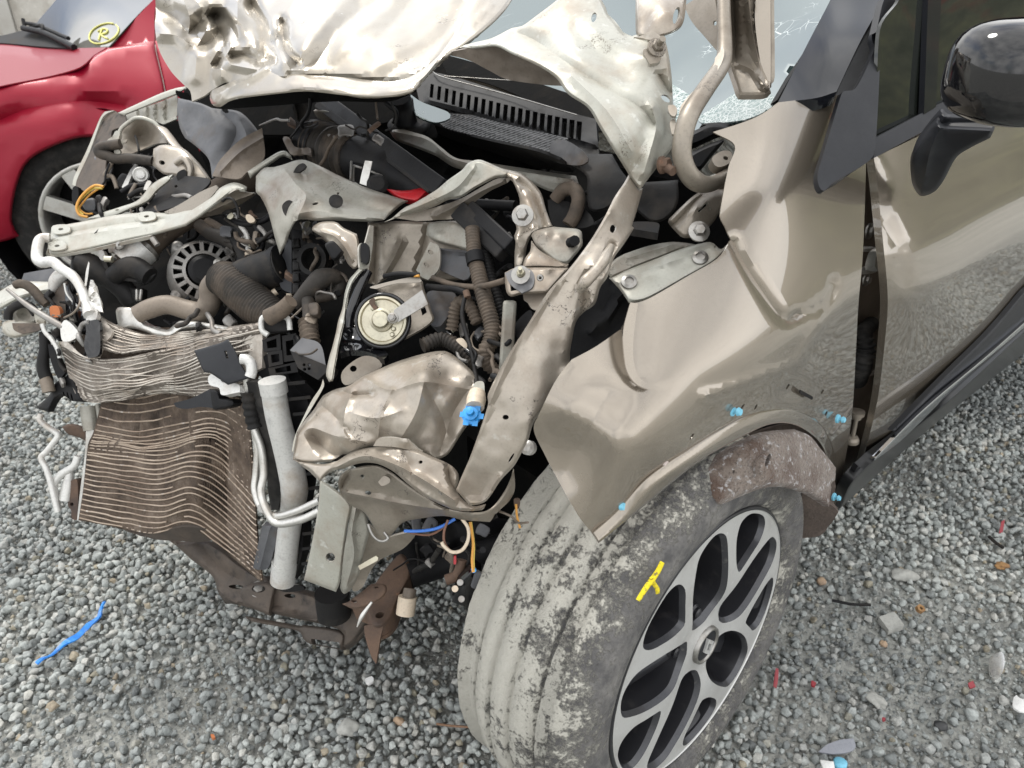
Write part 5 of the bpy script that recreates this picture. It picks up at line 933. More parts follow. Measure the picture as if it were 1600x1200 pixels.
T('cable', [(676, 434, 1.15), (705, 444, 1.12), (735, 448, 1.09), (760, 446, 1.06), (790, 438, .99)], .0042, 'brown_hose', hs_)
T('cable', [(727, 460, 1.085), (722, 490, 1.07), (728, 520, 1.06), (737, 550, 1.04), (743, 585, 1.02), (745, 610, 1.0)], .0032, 'worn_black', hs_)
T('cable', [(728, 455, 1.084), (731, 465, 1.08)], .005, 'rust', hs_)
T('cable', [(700, 520, 1.12), (720, 540, 1.10), (740, 556, 1.08)], .005, 'gloss_black', hs_)
K('connector', "F:1000,740 1030,730 1055,760 1050,782 1030,770", ('z', 1.06), 'cream_wire', hs_, th=.006, res=3)
K('torn_cover', "F:1285,690 1310,640 1370,590 1380,640 1350,680 1310,735!", [(805, 500, 1.02), (830, 490, 1.01), (812, 525, 1.01)], 'black_plastic', car, th=.008, res=4)
bb = sub('marker_bulb')
K('bulb_tab', "F:1115,945 1140,955 1140,1040 1120,1060 1070,1030 1090,960", [(750, 598, .985), (756, 625, .975), (740, 620, .975)], 'primer', bb, th=.002, res=4)
lathe('bulb_socket', P(744, 625, .965), P(747, 605, .98) - P(744, 625, .965), [(0, -.012), (.0115, -.012), (.0125, .0), (.0105, .012), (.0045, .016), (0, .018)], 'cream_wire', bb, 16)
lathe('bulb_cap', P(737, 649, .955), toward(737, 649, .955, (-.2, 0, .6)), [(0, -.006), (.0115, -.005), (.0125, .002), (.009, .004), (.009, .008), (.005, .009), (.0045, .016), (0, .017)], 'blue_plastic', bb, 14)
for a in range(6):
    e1_, e2_, _ = basis(toward(737, 649, .955, (-.2, 0, .6))); t = a * math.pi / 3; p = P(737, 649, .955) + (math.cos(t) * e1_ + math.sin(t) * e2_) * .0115
    vs, fs = obox_geo(p, e1_ * .0035, e2_ * .0035, toward(737, 649, .955) * .004); mk('cap_lug', vs, fs, 'blue_plastic', bb, False)
# crushed headlamp pocket
PZ = [(458, 719, 1.035), (466, 675, 1.06), (487, 644, 1.075), (506, 619, 1.08), (569, 587, 1.05), (619, 566, 1.045), (662, 552, 1.045), (694, 550, 1.04), (725, 569, 1.02), (755, 600, 1.0), (720, 681, .985), (700, 709, .985), (650, 698, .985), (600, 640, .985), (660, 610, .975), (540, 660, 1.0), (520, 712, 1.01), (580, 695, 1.0), (690, 650, .985)]
pk = K('lamp_pocket', "J:345,540! 350,490 368,400 400,345 440,300 480,240 500,215 560,185 620,170 700,120 860,50 1000,8 1100,-5 1160,25 1220,75 1270,130 1300,180! 1290,230 1240,330 1180,420 1120,510 1060,540! 960,490 850,470 745,470 660,500 590,530 555,545 500,550 420,555", PZ, 'wreck_paint', th=.0022, res=5, lip=(5, .010), crumple=(.0034, 24, 4.),
  ridges=[("J:640,200 605,300 600,400 640,440", 8, -.010), ("J:840,190 790,300 770,430", 5, -.005), ("J:560,180 640,210 740,210", 8, .012), ("J:1100,0 1000,100 900,150", 30, -.008), ("J:1250,150 1150,300 1080,500", 16, .010), ("J:450,420 520,500 600,520", 14, .014), ("J:380,420 440,380 560,420 720,450", 14, -.008), ("J:700,130 830,190 1000,150 1240,190", 7, -.006), ("J:1000,150 960,300 880,440", 22, -.010), ("J:480,260 560,330 640,440", 9, .008), ("J:1000,150 1080,300 1120,420", 12, .006), ("J:620,300 760,330 900,290", 8, -.004)],
  bumps=[(662, 580, 18, -.012, 24), (700, 590, 16, .008), (500, 690, 16, .012), (620, 660, 40, -.008, 25)])
K('pocket_tab', "J:745,470! 780,430 900,432 925,435! 960,480 990,500! 930,490 850,475", [(584, 697, .975), (640, 685, .96), (655, 705, .96)], 'wreck_paint', pk, th=.005, res=4, bumps=[(632, 690, 8, -.008)])
K('pocket_slit', "J:540,545! 600,510 700,480 745,485! 680,510 600,545!", [(520, 720, 1.02), (580, 701, 1.01), (560, 712, 1.012)], 'engine_dark', pk, th=.002, res=4)
K('pocket_rim', "J:480,650! 430,600! 350,540! 420,552 500,560 565,545! 640,500 740,475 860,475 960,490 1060,530 1140,570 1175,620 1160,680! 1180,720 1240,770 1310,760! 1290,790 1180,795 1100,770 1000,720 920,660 850,600 770,560 690,555 600,580 530,600", [(460, 719, 1.03), (500, 737, 1.0), (560, 725, .975), (600, 699, .975), (660, 705, .945), (712, 735, .925), (716, 765, .915), (755, 790, .905), (690, 785, .925), (640, 755, .945), (580, 728, .965)], 'wreck_paint', pk, th=.0025, res=5, lip=(5, .014), crumple=(.0025, 40, 5.), ridges=[("J:560,575 700,520 850,560 1000,640 1150,740", 9, -.012), ("J:1120,570 1130,640 1160,700", 7, .014), ("J:900,500 940,600", 8, .006)], holes=[(657, 722, 3.4, 2.6, -20), (688, 770, 5, 1.8, 55)])
K('pocket_flange', "J:495,135! 500,170 450,260 400,340 365,400! 345,500! 340,495 355,420 400,320 440,240 480,180", [(503, 597, 1.085), (470, 660, 1.06), (457, 705, 1.045)], 'primer', pk, th=.003, res=4)
K('pocket_back', "J:590,100 640,50 700,20 760,30 790,70 720,110 620,165 590,150", [(540, 580, 1.07), (590, 560, 1.075), (545, 600, 1.07)], 'inner_paint', pk, th=.004, res=5, holes=[(552, 576, 5.5, 5, 0)])
K('lamp_lower_beam', "J:580,620! 620,590 740,565 820,590 900,650 1000,720 1100,775 1200,800 1320,790 1400,700 1450,590! 1455,680 1430,740 1370,800 1330,850! 1200,840 1100,820 1000,830 900,850 850,900 820,930 800,945 770,910 740,860 700,800 640,770 590,720 570,660", [(530, 740, 1.01), (600, 740, 1.0), (680, 790, .975), (740, 806, .96), (805, 745, .955), (800, 775, .985), (720, 812, 1.0), (650, 812, 1.03), (608, 840, 1.06), (560, 790, 1.06)], 'subframe_grey' if 'subframe_grey' in MATS else 'inner_paint', car, th=.003, res=6, lip=(5, .006), crumple=(.004, 24, 2.), holes=[(566, 745, 3.3, 3.8), (575, 770, 5, 3, 10)], ridges=[("J:600,700 700,720 900,760 1100,790", 8, -.010), ("J:620,610 590,680 600,760", 7, .014)], bumps=[(598, 750, 9, -.010)])
K('beam_lug', "J:770,650! 800,620 830,635 825,655 790,670", ('z', .985), 'inner_paint', car, th=.008, res=3)
T('torn_lip', "J:720,860 740,910 770,940 800,945 820,930 800,900", .0022, 'steel', car, z=('z', 1.05), n=6)
# lower white stay with round hole and crumpled neighbour
st = sub('lower_stay')
K('stay_plate', "J:480,640! 520,660 600,720 640,770! 620,860 600,1000 580,1150 560,1200! 480,1170 400,1140! 420,1050 450,900 470,780", [(500, 750, 1.11), (548, 790, 1.10), (475, 905, 1.20), (528, 922, 1.19)], 'primer', st, th=.003, res=6, lip=(5, .010), holes=[(516, 871, 7.5, 7.5)], crumple=(.0015, 20, 1.))
K('stay_return', "J:635,765! 700,790 720,850 725,910 700,1000 680,1100 640,1180 600,1210 580,1180! 600,1000 620,880", [(550, 790, 1.105), (576, 830, 1.13), (565, 900, 1.17), (535, 920, 1.19), (545, 850, 1.13)], 'primer_grey', st, th=.003, res=6, lip=(5, .008), crumple=(.004, 30, 6.), ridges=[("J:660,780 640,900 650,1020 610,1180", 7, -.014)])
K('stay_brace', "J:720,870 800,930 850,920 960,900 900,980 780,1040 730,1100 690,1180 640,1190 680,1080 700,980", [(575, 830, 1.15), (640, 840, 1.15), (590, 890, 1.2), (560, 920, 1.2)], 'inner_paint', st, th=.004, res=6, crumple=(.004, 26, 2.))
K('brass_clip', "J:670,1070! 760,1020 770,1040 680,1090!", ('z', 1.145), 'zinc_gold', st, th=.006, res=4)
T('steel_blade', "N:665,495 690,440 740,370", [.001, .004, .002], 'aluminium', car, z=('z', 1.16), n=6)
# wheel bay: loom ends, connector, suspension
lo = sub('loose_loom')
T('wire', "J:900,895 980,895 1070,880 1155,835", .0022, 'blue_wire', lo, z=('z', 1.03)); T('wire', "J:930,905 1020,915 1080,890 1120,850", .0016, 'brown_wire', lo, z=('z', 1.04))
T('wire', "J:1190,835 1220,880 1220,940 1190,990 1140,1000 1100,970 1088,950", .0024, 'cream_wire', lo, z=('z', 1.02)); T('wire', "J:1120,840 1100,900 1105,960 1150,1005 1200,985", .0018, 'brown_wire', lo, z=('z', 1.025))
T('wire', "J:1230,850 1245,950 1240,1040 1245,1100", .0018, 'orange_wire', lo, z=('z', 1.03)); T('wire', "J:1235,850 1250,960 1248,1040 1250,1100", .0014, 'yellow_wire', lo, z=('z', 1.035))
T('wire', "J:1460,760 1465,820 1480,880", .0016, 'orange_wire', lo, z=('z', 1.0)); K('connector', "J:1450,740 1480,740 1475,780 1455,780", ('z', 1.0), 'rust', lo, th=.01, res=3)
cn_ = sub('sensor_box')
K('sensor_body', "N:1165,290! 1250,200! 1290,240 1250,410! 1140,370!", [(715, 915, 1.10), (750, 890, 1.09), (740, 950, 1.12)], 'gloss_black', cn_, th=.022, res=5, lip=(3, .003))
K('sensor_label', "N:1240,300! 1268,222 1290,230! 1262,308!", [(740, 915, 1.083), (752, 895, 1.078), (745, 920, 1.088)], 'grey_plastic', cn_, th=.006, res=4)
for u, v, mm in ((711, 920, 'cream_wire'), (719, 910, 'steel'), (721, 936, 'steel')): lathe('sensor_stud', P(u, v, 1.092), toward(u, v, 1.09), [(.005, 0), (.0045, .003), (0, .003)], mm, cn_, 12)
K('sensor_plug', "N:1235,205 1250,198 1262,215 1245,225", ('z', 1.075), 'blue_plastic', cn_, th=.006, res=3)
K('sensor_plug', "N:1150,140 1160,140 1160,180 1148,180", ('z', 1.12), 'red_cover', cn_, th=.006, res=3); T('plug_lead', "N:1190,160 1180,200 1160,240 1110,260", .008, 'rust', cn_, z=('z', 1.13))
arm = sub('suspension_arm')
K('arm_plate', "N:640,400! 720,330 790,230 880,130 930,180 935,240 890,330 860,400 840,450 800,490 760,500 720,480 720,440", [(560, 950, 1.30), (640, 870, 1.36), (615, 970, 1.25), (590, 970, 1.25)], 'rust', arm, th=.03, res=7, lip=(6, .014), holes=[(593, 961, 7, 5, -20)], crumple=(.003, 30, 1.))
K('arm_spike', "N:700,490! 790,480 780,560 760,680! 735,640 705,540", [(570, 980, 1.25), (595, 980, 1.25), (586, 1035, 1.24)], 'rust', arm, th=.012, res=5)
K('arm_tab', "N:620,370! 700,310 740,280 800,280 815,310 790,350 720,390 650,405 590,380!", [(540, 945, 1.20), (600, 915, 1.20), (570, 950, 1.19)], 'rust', arm, th=.006, res=5, holes=[(588, 918, 3.5, 2.2, 0), (553, 939, 5, 2.4, 10)], lip=(4, .006))
T('drive_shaft', [(640, 900, 1.34), (700, 880, 1.36), (790, 850, 1.36)], .022, 'black_plastic', car, n=14)
bush = sub('link_bush'); T('bush_body', [(633, 960, 1.27), (637, 932, 1.27)], .0155, 'cream_wire', bush, n=16); T('bush_end', [(638, 936, 1.27), (641, 920, 1.275)], .011, 'tan_pipe', bush, n=14)
# wheel-bay darkness behind the hanging parts is the arch itself
K('splash_shield', "N:830,60! 950,0 1200,-30 1420,-40 1300,120 1240,260 1100,230 930,300 880,240", [(620, 840, 1.42), (760, 830, 1.40), (720, 900, 1.42), (640, 900, 1.40)], 'black_plastic', car, th=.01, res=10, crumple=(.02, 12, 2.))
# ---- radiator pack
def core_mat(name, c1, c2, c3):
    m = bpy.data.materials.new(name); m.use_nodes = True; t = m.node_tree; nn = t.nodes; lk = t.links; b = nn['Principled BSDF']; b.inputs['Roughness'].default_value = .7; b.inputs['Metallic'].default_value = .15
    co = nn.new('ShaderNodeTexCoord'); n = nn.new('ShaderNodeTexNoise'); n.inputs['Scale'].default_value = 22; n.inputs['Detail'].default_value = 8; n.inputs['Roughness'].default_value = .7; lk.new(co.outputs['Object'], n.inputs['Vector'])
    r = nn.new('ShaderNodeValToRGB'); e = r.color_ramp.elements; e[0].position = .36; e[0].color = (*c1, 1); e[1].position = .70; e[1].color = (*c3, 1); q = e.new(.52); q.color = (*c2, 1); lk.new(n.outputs['Fac'], r.inputs['Fac']); lk.new(r.outputs[0], b.inputs['Base Color'])
    w = nn.new('ShaderNodeTexWave'); w.bands_direction = 'X'; w.inputs['Scale'].default_value = 130; w.inputs['Distortion'].default_value = 3; w.inputs['Detail'].default_value = 2; lk.new(co.outputs['Object'], w.inputs['Vector'])
    bp = nn.new('ShaderNodeBump'); bp.inputs['Strength'].default_value = 1; bp.inputs['Distance'].default_value = .002; lk.new(w.outputs['Fac'], bp.inputs['Height']); lk.new(bp.outputs['Normal'], b.inputs['Normal']); MATS[name] = m
core_mat('core_brown', (.075, .052, .038), (.15, .108, .078), (.27, .215, .17)); core_mat('core_pale', (.14, .115, .095), (.26, .225, .19), (.44, .40, .355))
def rows_surf(rows, zrows):
    R = [spline(X(r), False, 10, True) for r in rows]; R = [np.array([r[int(round(i))] for i in np.linspace(0, len(r) - 1, 60)]) for r in R]
    Zr = [np.interp(np.linspace(0, 1, 60), np.linspace(0, 1, len(z)), z) for z in zrows]
    R = np.array(R); Zr = np.array(Zr); k = len(rows)
    def at(t):
        x = t * (k - 1); i = min(int(x), k - 2); f = x - i
        im, ip = max(i - 1, 0), min(i + 2, k - 1)
        def cat(A): return .5 * ((2 * A[i]) + (-A[im] + A[i + 1]) * f + (2 * A[im] - 5 * A[i] + 4 * A[i + 1] - A[ip]) * f * f + (-A[im] + 3 * A[i] - 3 * A[i + 1] + A[ip]) * f ** 3)
        return cat(R), cat(Zr)
    return at
def core(name, rows, zrows, nf, fin_m, core_m, seed, r_fin=.0024, waver=.004, gapz=.0034, sag=2.0):
    g = sub(name); at = rows_surf(rows, zrows)
    vs, fs = [], []; n = 40
    def pt(t):
        uv, z = at(t); uv = uv.copy(); z = z.copy()
        nz = np.array([mnoise.noise(Vector((u * .018, t * 3.1, seed))) for u, v in uv]); z += waver * 1.6 * nz
        return uv, z
    for j in range(n + 1):
        uv, z = pt(j / n)
        vs += [P(u, v, zz + gapz) for (u, v), zz in zip(uv, z)]
    for j in range(n):
        for i in range(59): fs.append((j * 60 + i, j * 60 + i + 1, (j + 1) * 60 + i + 1, (j + 1) * 60 + i))
    o = mk('core', vs, fs, core_m, g, True); md = o.modifiers.new('thick', 'SOLIDIFY'); md.thickness = .006; md.offset = 0
    rg = random.Random(int(seed * 10))
    for f in range(nf):
        t = (f + .5 + rg.uniform(-.13, .13)) / nf; uv, z = pt(t); ph = rg.uniform(0, 9)
        path = [(u + 0, v + sag * .8 * mnoise.noise(Vector((u * .03, ph * .15, f * .21))) + .35 * mnoise.noise(Vector((u * .2, ph, seed))), zz - .001 + .0012 * mnoise.noise(Vector((u * .06, ph, seed)))) for (u, v), zz in zip(uv[::2], z[::2])]
        path += [(uv[-1][0], uv[-1][1], z[-1])]
        cut = rg.uniform(.45, .85) if rg.random() < .3 else None; nP = len(path)
        for a_, b_ in ([(0, int(nP * cut)), (int(nP * (cut + rg.uniform(.03, .10))), nP)] if cut else [(0, nP)]):
            if b_ - a_ > 2: tube('cooling_fin', path[a_:b_], r_fin * rg.uniform(.85, 1.15), fin_m, g, n=6, step=14, flat=.9)
    return g
# lower (condenser) core
core('condenser', ["=:165,612 =:215,618 =:250,612 =:310,604 =:355,616 =:385,622", "=:150,671 =:200,681 =:240,680 =:298,667 =:348,664 =:392,700", "=:140,696 =:190,701 =:248,708 =:305,692 =:346,700 =:397,754", "=:135,730 =:190,739 =:248,746 =:300,734 =:345,752 =:400,808", "=:130,773 =:190,783 =:250,792 =:300,781 =:345,806 =:404,862", "=:124,812 =:175,822 =:240,833 =:295,824 =:342,852 =:410,908"],
  [[1.48, 1.46, 1.44, 1.40, 1.36, 1.31], [1.49, 1.46, 1.45, 1.40, 1.38, 1.32], [1.50, 1.465, 1.45, 1.39, 1.40, 1.33], [1.51, 1.475, 1.45, 1.40, 1.415, 1.345], [1.515, 1.49, 1.45, 1.41, 1.43, 1.36], [1.52, 1.50, 1.46, 1.43, 1.445, 1.375]], 27, 'fin_tan', 'core_brown', 1.3, r_fin=.0017, waver=.009, sag=3.4)
core('radiator', ["=:96,538 =:130,558 =:185,560 =:250,548 =:330,530 =:408,514", "=:104,570 =:140,588 =:190,590 =:250,582 =:320,560 =:400,540", "=:114,600 =:145,615 =:192,610 =:246,602 =:316,592 =:385,585", "=:124,622 =:150,628 =:200,623 =:250,613 =:325,620 =:375,612"],
  [[1.44, 1.40, 1.37, 1.33, 1.28, 1.24], [1.44, 1.395, 1.36, 1.335, 1.28, 1.245], [1.45, 1.40, 1.365, 1.34, 1.295, 1.26], [1.46, 1.42, 1.38, 1.36, 1.32, 1.29]], 16, 'fin_pale', 'core_pale', 2.7, r_fin=.0015, waver=.018, sag=7.)
core('radiator_fold', ["=:152,492 =:178,508 =:225,522 =:262,520 =:330,516 =:405,506", "=:156,515 =:185,528 =:230,535 =:270,530 =:335,520 =:408,509", "=:160,545 =:190,552 =:235,546 =:290,540 =:345,527 =:412,513"],
  [[1.43, 1.41, 1.39, 1.37, 1.32, 1.26], [1.41, 1.40, 1.38, 1.36, 1.305, 1.25], [1.395, 1.385, 1.365, 1.34, 1.29, 1.245]], 9, 'fin_pale', 'core_pale', 4.1, r_fin=.0014, waver=.008, sag=4.)
K('radiator_backing', "=:150,505! =:240,512 =:405,506! =:410,560 =:380,612 =:250,606 =:140,618 =:110,590 =:104,550", [(150, 505, 1.47), (405, 506, 1.32), (380, 612, 1.36), (140, 618, 1.50)], 'core_brown', th=.004, res=10, crumple=(.006, 20, 1.))
K('header_plate', "E:580,590 620,575 680,590 700,640 760,670 830,690 870,665 900,645 1000,650 1090,665 1180,680 1300,660! 1320,690! 1200,700 1080,690 1000,680 910,690 860,720 800,725 700,690 640,680 600,690", [(185, 485, 1.42), (215, 485, 1.40), (255, 515, 1.38), (280, 503, 1.37), (340, 506, 1.32), (410, 510, 1.24)], 'aluminium', th=.012, res=5, crumple=(.010, 22, 8.), lip=(4, .008))
K('folded_end', "E:480,610! 500,620 560,690 555,720 520,760 495,820! 430,830 300,760 330,745 420,820 490,800", [(150, 495, 1.42), (172, 518, 1.40), (155, 555, 1.39), (100, 540, 1.43)], 'fin_pale', th=.004, res=5, crumple=(.008, 40, 1.))
K('bottom_plate', "I:590,870! 640,900 720,915 800,900 880,880 960,875 1040,890 1090,935! 1000,950 900,945 800,940 700,920!", [(185, 822, 1.50), (250, 836, 1.46), (330, 825, 1.43), (345, 842, 1.46)], 'subframe', th=.01, res=6)
K('side_channel', "I:430,390! 460,380 485,440 440,460 415,780 405,850! 385,840! 400,700 425,500", [(140, 672, 1.505), (132, 720, 1.515), (124, 812, 1.525), (150, 690, 1.50)], 'aluminium', th=.01, res=5)
K('mount_block', "I:340,650! 385,640 390,840! 360,835 355,790 340,770", ('z', 1.53), 'rust', th=.03, res=5, holes=[(112, 788, 3, 3)])
# end tank with ribs
tk = sub('end_tank')
K('tank_body', "J:130,60! 200,20 290,20 330,140 420,250 400,360 380,500 420,640 400,800 390,1000 350,1150! 290,1150! 330,800 300,500 240,200 180,120", [(410, 560, 1.24), (445, 560, 1.23), (480, 640, 1.24), (470, 800, 1.33), (455, 900, 1.37)], 'black_plastic', tk, th=.03, res=9)
for i in range(13):
    t = i / 12; u0 = 446 + 36 * min(1, t * 3) - 8 * max(0, t - .5); v0 = 598 + t * 280; zz = 1.215 + .14 * t
    bar('rib', (u0 - 6, v0 + 3, zz), (u0 + 32 - 6 * t, v0 - 1, zz + .005), .006, .014, 'worn_black', tk, bevel=.001)
for pts, zz in (("E:1310,740! 1400,710! 1405,790! 1320,800!", 1.225), ("E:1335,800! 1410,790! 1415,860! 1345,875!", 1.222), ("E:1410,720! 1480,705! 1490,840! 1418,850!", 1.225), ("E:1340,880! 1480,850! 1490,900! 1350,920!", 1.225)):
    q = X(pts); c0 = np.mean([(a, b) for a, b, _ in q], axis=0)
    K('tank_box', pts, ('z', zz), 'worn_black', tk, th=.02, res=6, soft=False, holes=[[(c0[0] + (a - c0[0]) * .55, c0[1] + (b - c0[1]) * .55) for a, b, _ in q]])
    K('tank_box_floor', pts, ('z', zz + .018), 'engine_dark', tk, th=.004, res=10)
K('tank_cap', "E:1310,640 1330,622 1420,625 1450,640 1455,690! 1440,700 1340,705 1318,700", ('z', 1.215), 'worn_black', tk, th=.02, res=5, lip=(3, .006))
T('cap_seal', "E:1340,715 1310,690 1308,640 1330,622 1400,620 1440,635 1450,690", .0045, 'white_tube', tk, z=('z', 1.205), n=8)
T('hose_stub', [(420, 496, 1.20), (440, 485, 1.19), (455, 470, 1.18)], [.014, .013, .011], 'brown_hose', tk, n=14)
K('latch_box', "E:1450,790! 1510,728! 1600,760 J:510,70! 470,105! 380,30", [(460, 545, 1.17), (475, 530, 1.175), (515, 570, 1.15), (500, 580, 1.145)], 'grey_plastic', car, th=.004, res=6)
K('latch_side', "E:1452,795! F:190,800! 360,870! 350,900 310,940! 210,880!", [(456, 548, 1.165), (510, 572, 1.14), (500, 590, 1.14), (468, 575, 1.155)], 'worn_black', car, th=.03, res=4, holes=[(475, 570, 2.5, 2.5), (483, 576, 2.5, 2.5), (476, 577, 2.5, 2.5), (483, 570, 2.5, 2.5)])
K('side_plate', "E:1200,720! 1280,690 1310,700 1310,880! 1230,900", [(378, 525, 1.255), (408, 520, 1.235), (400, 575, 1.24)], 'fin_pale', car, th=.01, res=6, crumple=(.004, 40, 3.))
K('air_deflector', "E:970,792! 1100,755 1140,735! 1180,800 1210,870 1250,930! 1140,965! 1050,905 1020,900", [(303, 547, 1.27), (356, 531, 1.235), (390, 590, 1.215), (356, 601, 1.23), (340, 560, 1.24)], 'satin_trim', car, th=.003, res=6, holes=[[(350, 548), (354, 548), (357, 560), (353, 560)]], lip=(3, .003))
K('air_deflector', "I:868,255! 960,230 1050,185! 1065,280! 1000,275 930,285 880,275", [(272, 632, 1.33), (330, 610, 1.285), (335, 637, 1.285)], 'satin_trim', car, th=.003, res=6)
K('deflector_arm', "I:1050,185! 1095,200 1100,230 1160,240 1160,270 1080,290! 1065,285", [(328, 610, 1.28), (362, 628, 1.26), (340, 640, 1.275)], 'black_plastic', car, th=.02, res=5, lip=(3, .004))
K('plastic_clip', "I:1040,130 1060,108 1100,115 1110,150 1190,160 1200,200! 1110,215 1095,180 1050,165", [(328, 592, 1.265), (375, 605, 1.235), (345, 610, 1.25)], 'white_tube', car, th=.015, res=4)
T('bent_pipe', "I:1205,35 1235,38 1255,60 1258,100 1250,125", .0085, 'white_tube', car, z=('z', 1.21))
wt = sub('receiver_tube')
T('receiver', [(426, 602, 1.205), (434, 650, 1.225), (444, 690, 1.245), (453, 725, 1.265), (460, 765, 1.285), (456, 800, 1.31), (449, 850, 1.34), (443, 905, 1.375)], [.0195, .0195, .020, .0215, .0225, .0195, .0195, .0205], 'white_tube', wt, n=22)
T('receiver_collar', [(425, 594, 1.200), (429, 614, 1.208)], .0215, 'white_tube', wt, n=22)
T('receiver_foot', [(445, 878, 1.36), (442, 908, 1.378)], .0225, 'white_tube', wt, n=20)
K('foam_strip', "I:1230,150! 1285,150! 1350,400 1390,560 1410,680 1390,790! 1355,790! 1340,690 1320,500 1270,350", [(388, 600, 1.235), (425, 700, 1.27), (440, 790, 1.31), (410, 640, 1.245)], 'rubber', car, th=.012, res=6, crumple=(.003, 30, 1.))
K('foam_strip', "I:1310,870! 1400,880 1370,990 1340,1080 1290,1090! 1265,1080! 1290,960", [(410, 825, 1.335), (437, 825, 1.325), (400, 888, 1.37)], 'grey_plastic', car, th=.015, res=6, ridges=[("I:1350,880 1300,1080", 6, -.008)])
T('refrigerant_pipe', [(385, 590, 1.24), (390, 640, 1.26), (396, 665, 1.265), (402, 700, 1.275), (400, 740, 1.285), (398, 765, 1.285), (408, 792, 1.275), (430, 806, 1.255), (460, 800, 1.235), (500, 782, 1.215)], .0062, 'aluminium', car)
T('refrigerant_pipe', [(397, 670, 1.262), (408, 700, 1.268), (412, 740, 1.275), (408, 770, 1.27), (418, 800, 1.255), (434, 818, 1.245), (470, 812, 1.225), (500, 798, 1.215)], .0066, 'aluminium', car)
T('pipe_sleeve', [(388, 612, 1.247), (394, 650, 1.258), (399, 668, 1.262)], .0125, 'worn_black', car, rib=(.012, .0012))
K('pipe_clamp', "I:1290,765 1335,765 1340,800 1300,800", ('z', 1.262), 'steel', car, th=.014, res=4)
# ---- front subframe
sf = sub('front_subframe')
SZ = [(265, 845, 1.56), (330, 900, 1.53), (380, 945, 1.49), (470, 985, 1.42), (560, 1010, 1.37), (640, 940, 1.30), (560, 935, 1.36), (480, 910, 1.42), (420, 900, 1.45), (340, 845, 1.53), (430, 950, 1.45)]
K('subframe_skin', "I:820,930! 900,950 1000,940 1100,980 1200,1060 1310,1130 N:200,240! 300,290 420,320 540,370 640,400! 720,350 740,440! 660,560 600,610! 580,600 590,520 480,480 250,430 90,390 0,370! M:1130,380 1090,320 1060,240 960,160 870,80", SZ, 'subframe', sf, th=.02, res=7, lip=(6, .022), ridges=[("M:850,60 960,180 1060,300 1200,380 1500,440 N:590,520", 8, -.014), ("M:1000,70 1100,200 1200,260", 14, .012)], holes=[(369, 917, 12, 3.5, 4), (453, 931, 9, 3.5, 5)])
K('subframe_rail', "M:1225,440! 1500,490 N:380,490! 400,485 590,520 590,610! 430,580 400,560! M:1490,515 1250,465", [(383, 965, 1.485), (470, 985, 1.42), (535, 990, 1.385), (535, 1012, 1.38), (480, 1000, 1.41)], 'subframe', sf, th=.012, res=6, lip=(5, .008), holes=[[(486, 998), (530, 1004), (532, 1014), (488, 1006)]])
K('mount_pad', "N:80,330! 100,290 180,270 240,275 260,300 250,340! 230,440! 100,385!", [(378, 925, 1.44), (425, 912, 1.435), (425, 955, 1.43), (385, 942, 1.44)], 'subframe', sf, th=.02, res=5, lip=(5, .012), holes=[(404, 920, 11, 6, 0)])
bolt(405, 921, ('abs', 1.45), .010, 'cast_aluminium', sf, tilt=(0, 0, 1.2))
lathe('mount_sleeve', P(520, 940, 1.355), np.array([0, .1, 1]), [(.03, -.03), (.03, .02), (.0, .02)], 'worn_black', sf, 20)
K('lower_flap', "N:240,280 300,290 390,290 400,310 300,320", [(425, 915, 1.43), (472, 918, 1.40), (445, 924, 1.42)], 'worn_black', sf, th=.004, res=5)
# ---- hoses, alternator and pipes deep in the bay
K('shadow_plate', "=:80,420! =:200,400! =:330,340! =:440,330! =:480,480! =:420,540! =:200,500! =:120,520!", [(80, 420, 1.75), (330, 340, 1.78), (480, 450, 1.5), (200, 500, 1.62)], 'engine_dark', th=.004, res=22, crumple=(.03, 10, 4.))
alt = sub('alternator')
ac = P(319, 424, 1.50); aax = toward(319, 424, 1.5, (.15, 0, .35)); e1_, e2_, aax = basis(aax)
lathe('alternator_case', ac, aax, [(.0, -.06), (.058, -.06), (.066, -.045), (.066, -.012), (.060, .0), (.056, .004)], 'cast_aluminium', alt, 40, crisp=False)
lathe('inner_ring', ac, aax, [(.040, -.02), (.040, .006), (.034, .007), (.034, -.02)], 'cast_aluminium', alt, 32)
lathe('rear_plate', ac - aax * .012, aax, [(.060, 0), (0, 0)], 'engine_dark', alt, 32)
for k in range(18):
    a = 2 * math.pi * k / 18; d = math.cos(a) * e1_ + math.sin(a) * e2_; s = -math.sin(a) * e1_ + math.cos(a) * e2_
    vs, fs = obox_geo(ac + d * .048 - aax * .001, d * .010, s * .0036, aax * .005); mk('spoke', vs, fs, 'cast_aluminium', alt, False)
lathe('slip_cover', ac + aax * .0, aax, [(.030, -.01), (.030, .010), (.022, .016), (0, .016)], 'black_plastic', alt, 24)
for k in range(4):
    a = 2 * math.pi * k / 4 + .5; d = math.cos(a) * e1_ + math.sin(a) * e2_; vs, fs = lathe_geo(ac + d * .068 - aax * .02, aax, [(.011, -.03), (.011, .012), (.005, .014), (0, .012)], 14); mk('mount_lug', vs, fs, 'cast_aluminium', alt)
bolt(342, 412, ('abs', 1.475), .006, 'steel', alt, ax=aax)
T('coolant_pipe', [(214, 492, 1.40), (235, 482, 1.40), (262, 476, 1.40), (292, 484, 1.40), (316, 488, 1.395), (328, 470, 1.385), (328, 450, 1.375), (338, 438, 1.365), (352, 432, 1.355)], [.0165, .018, .0175, .018, .020, .019, .018, .018, .0195], 'tan_pipe', n=18)
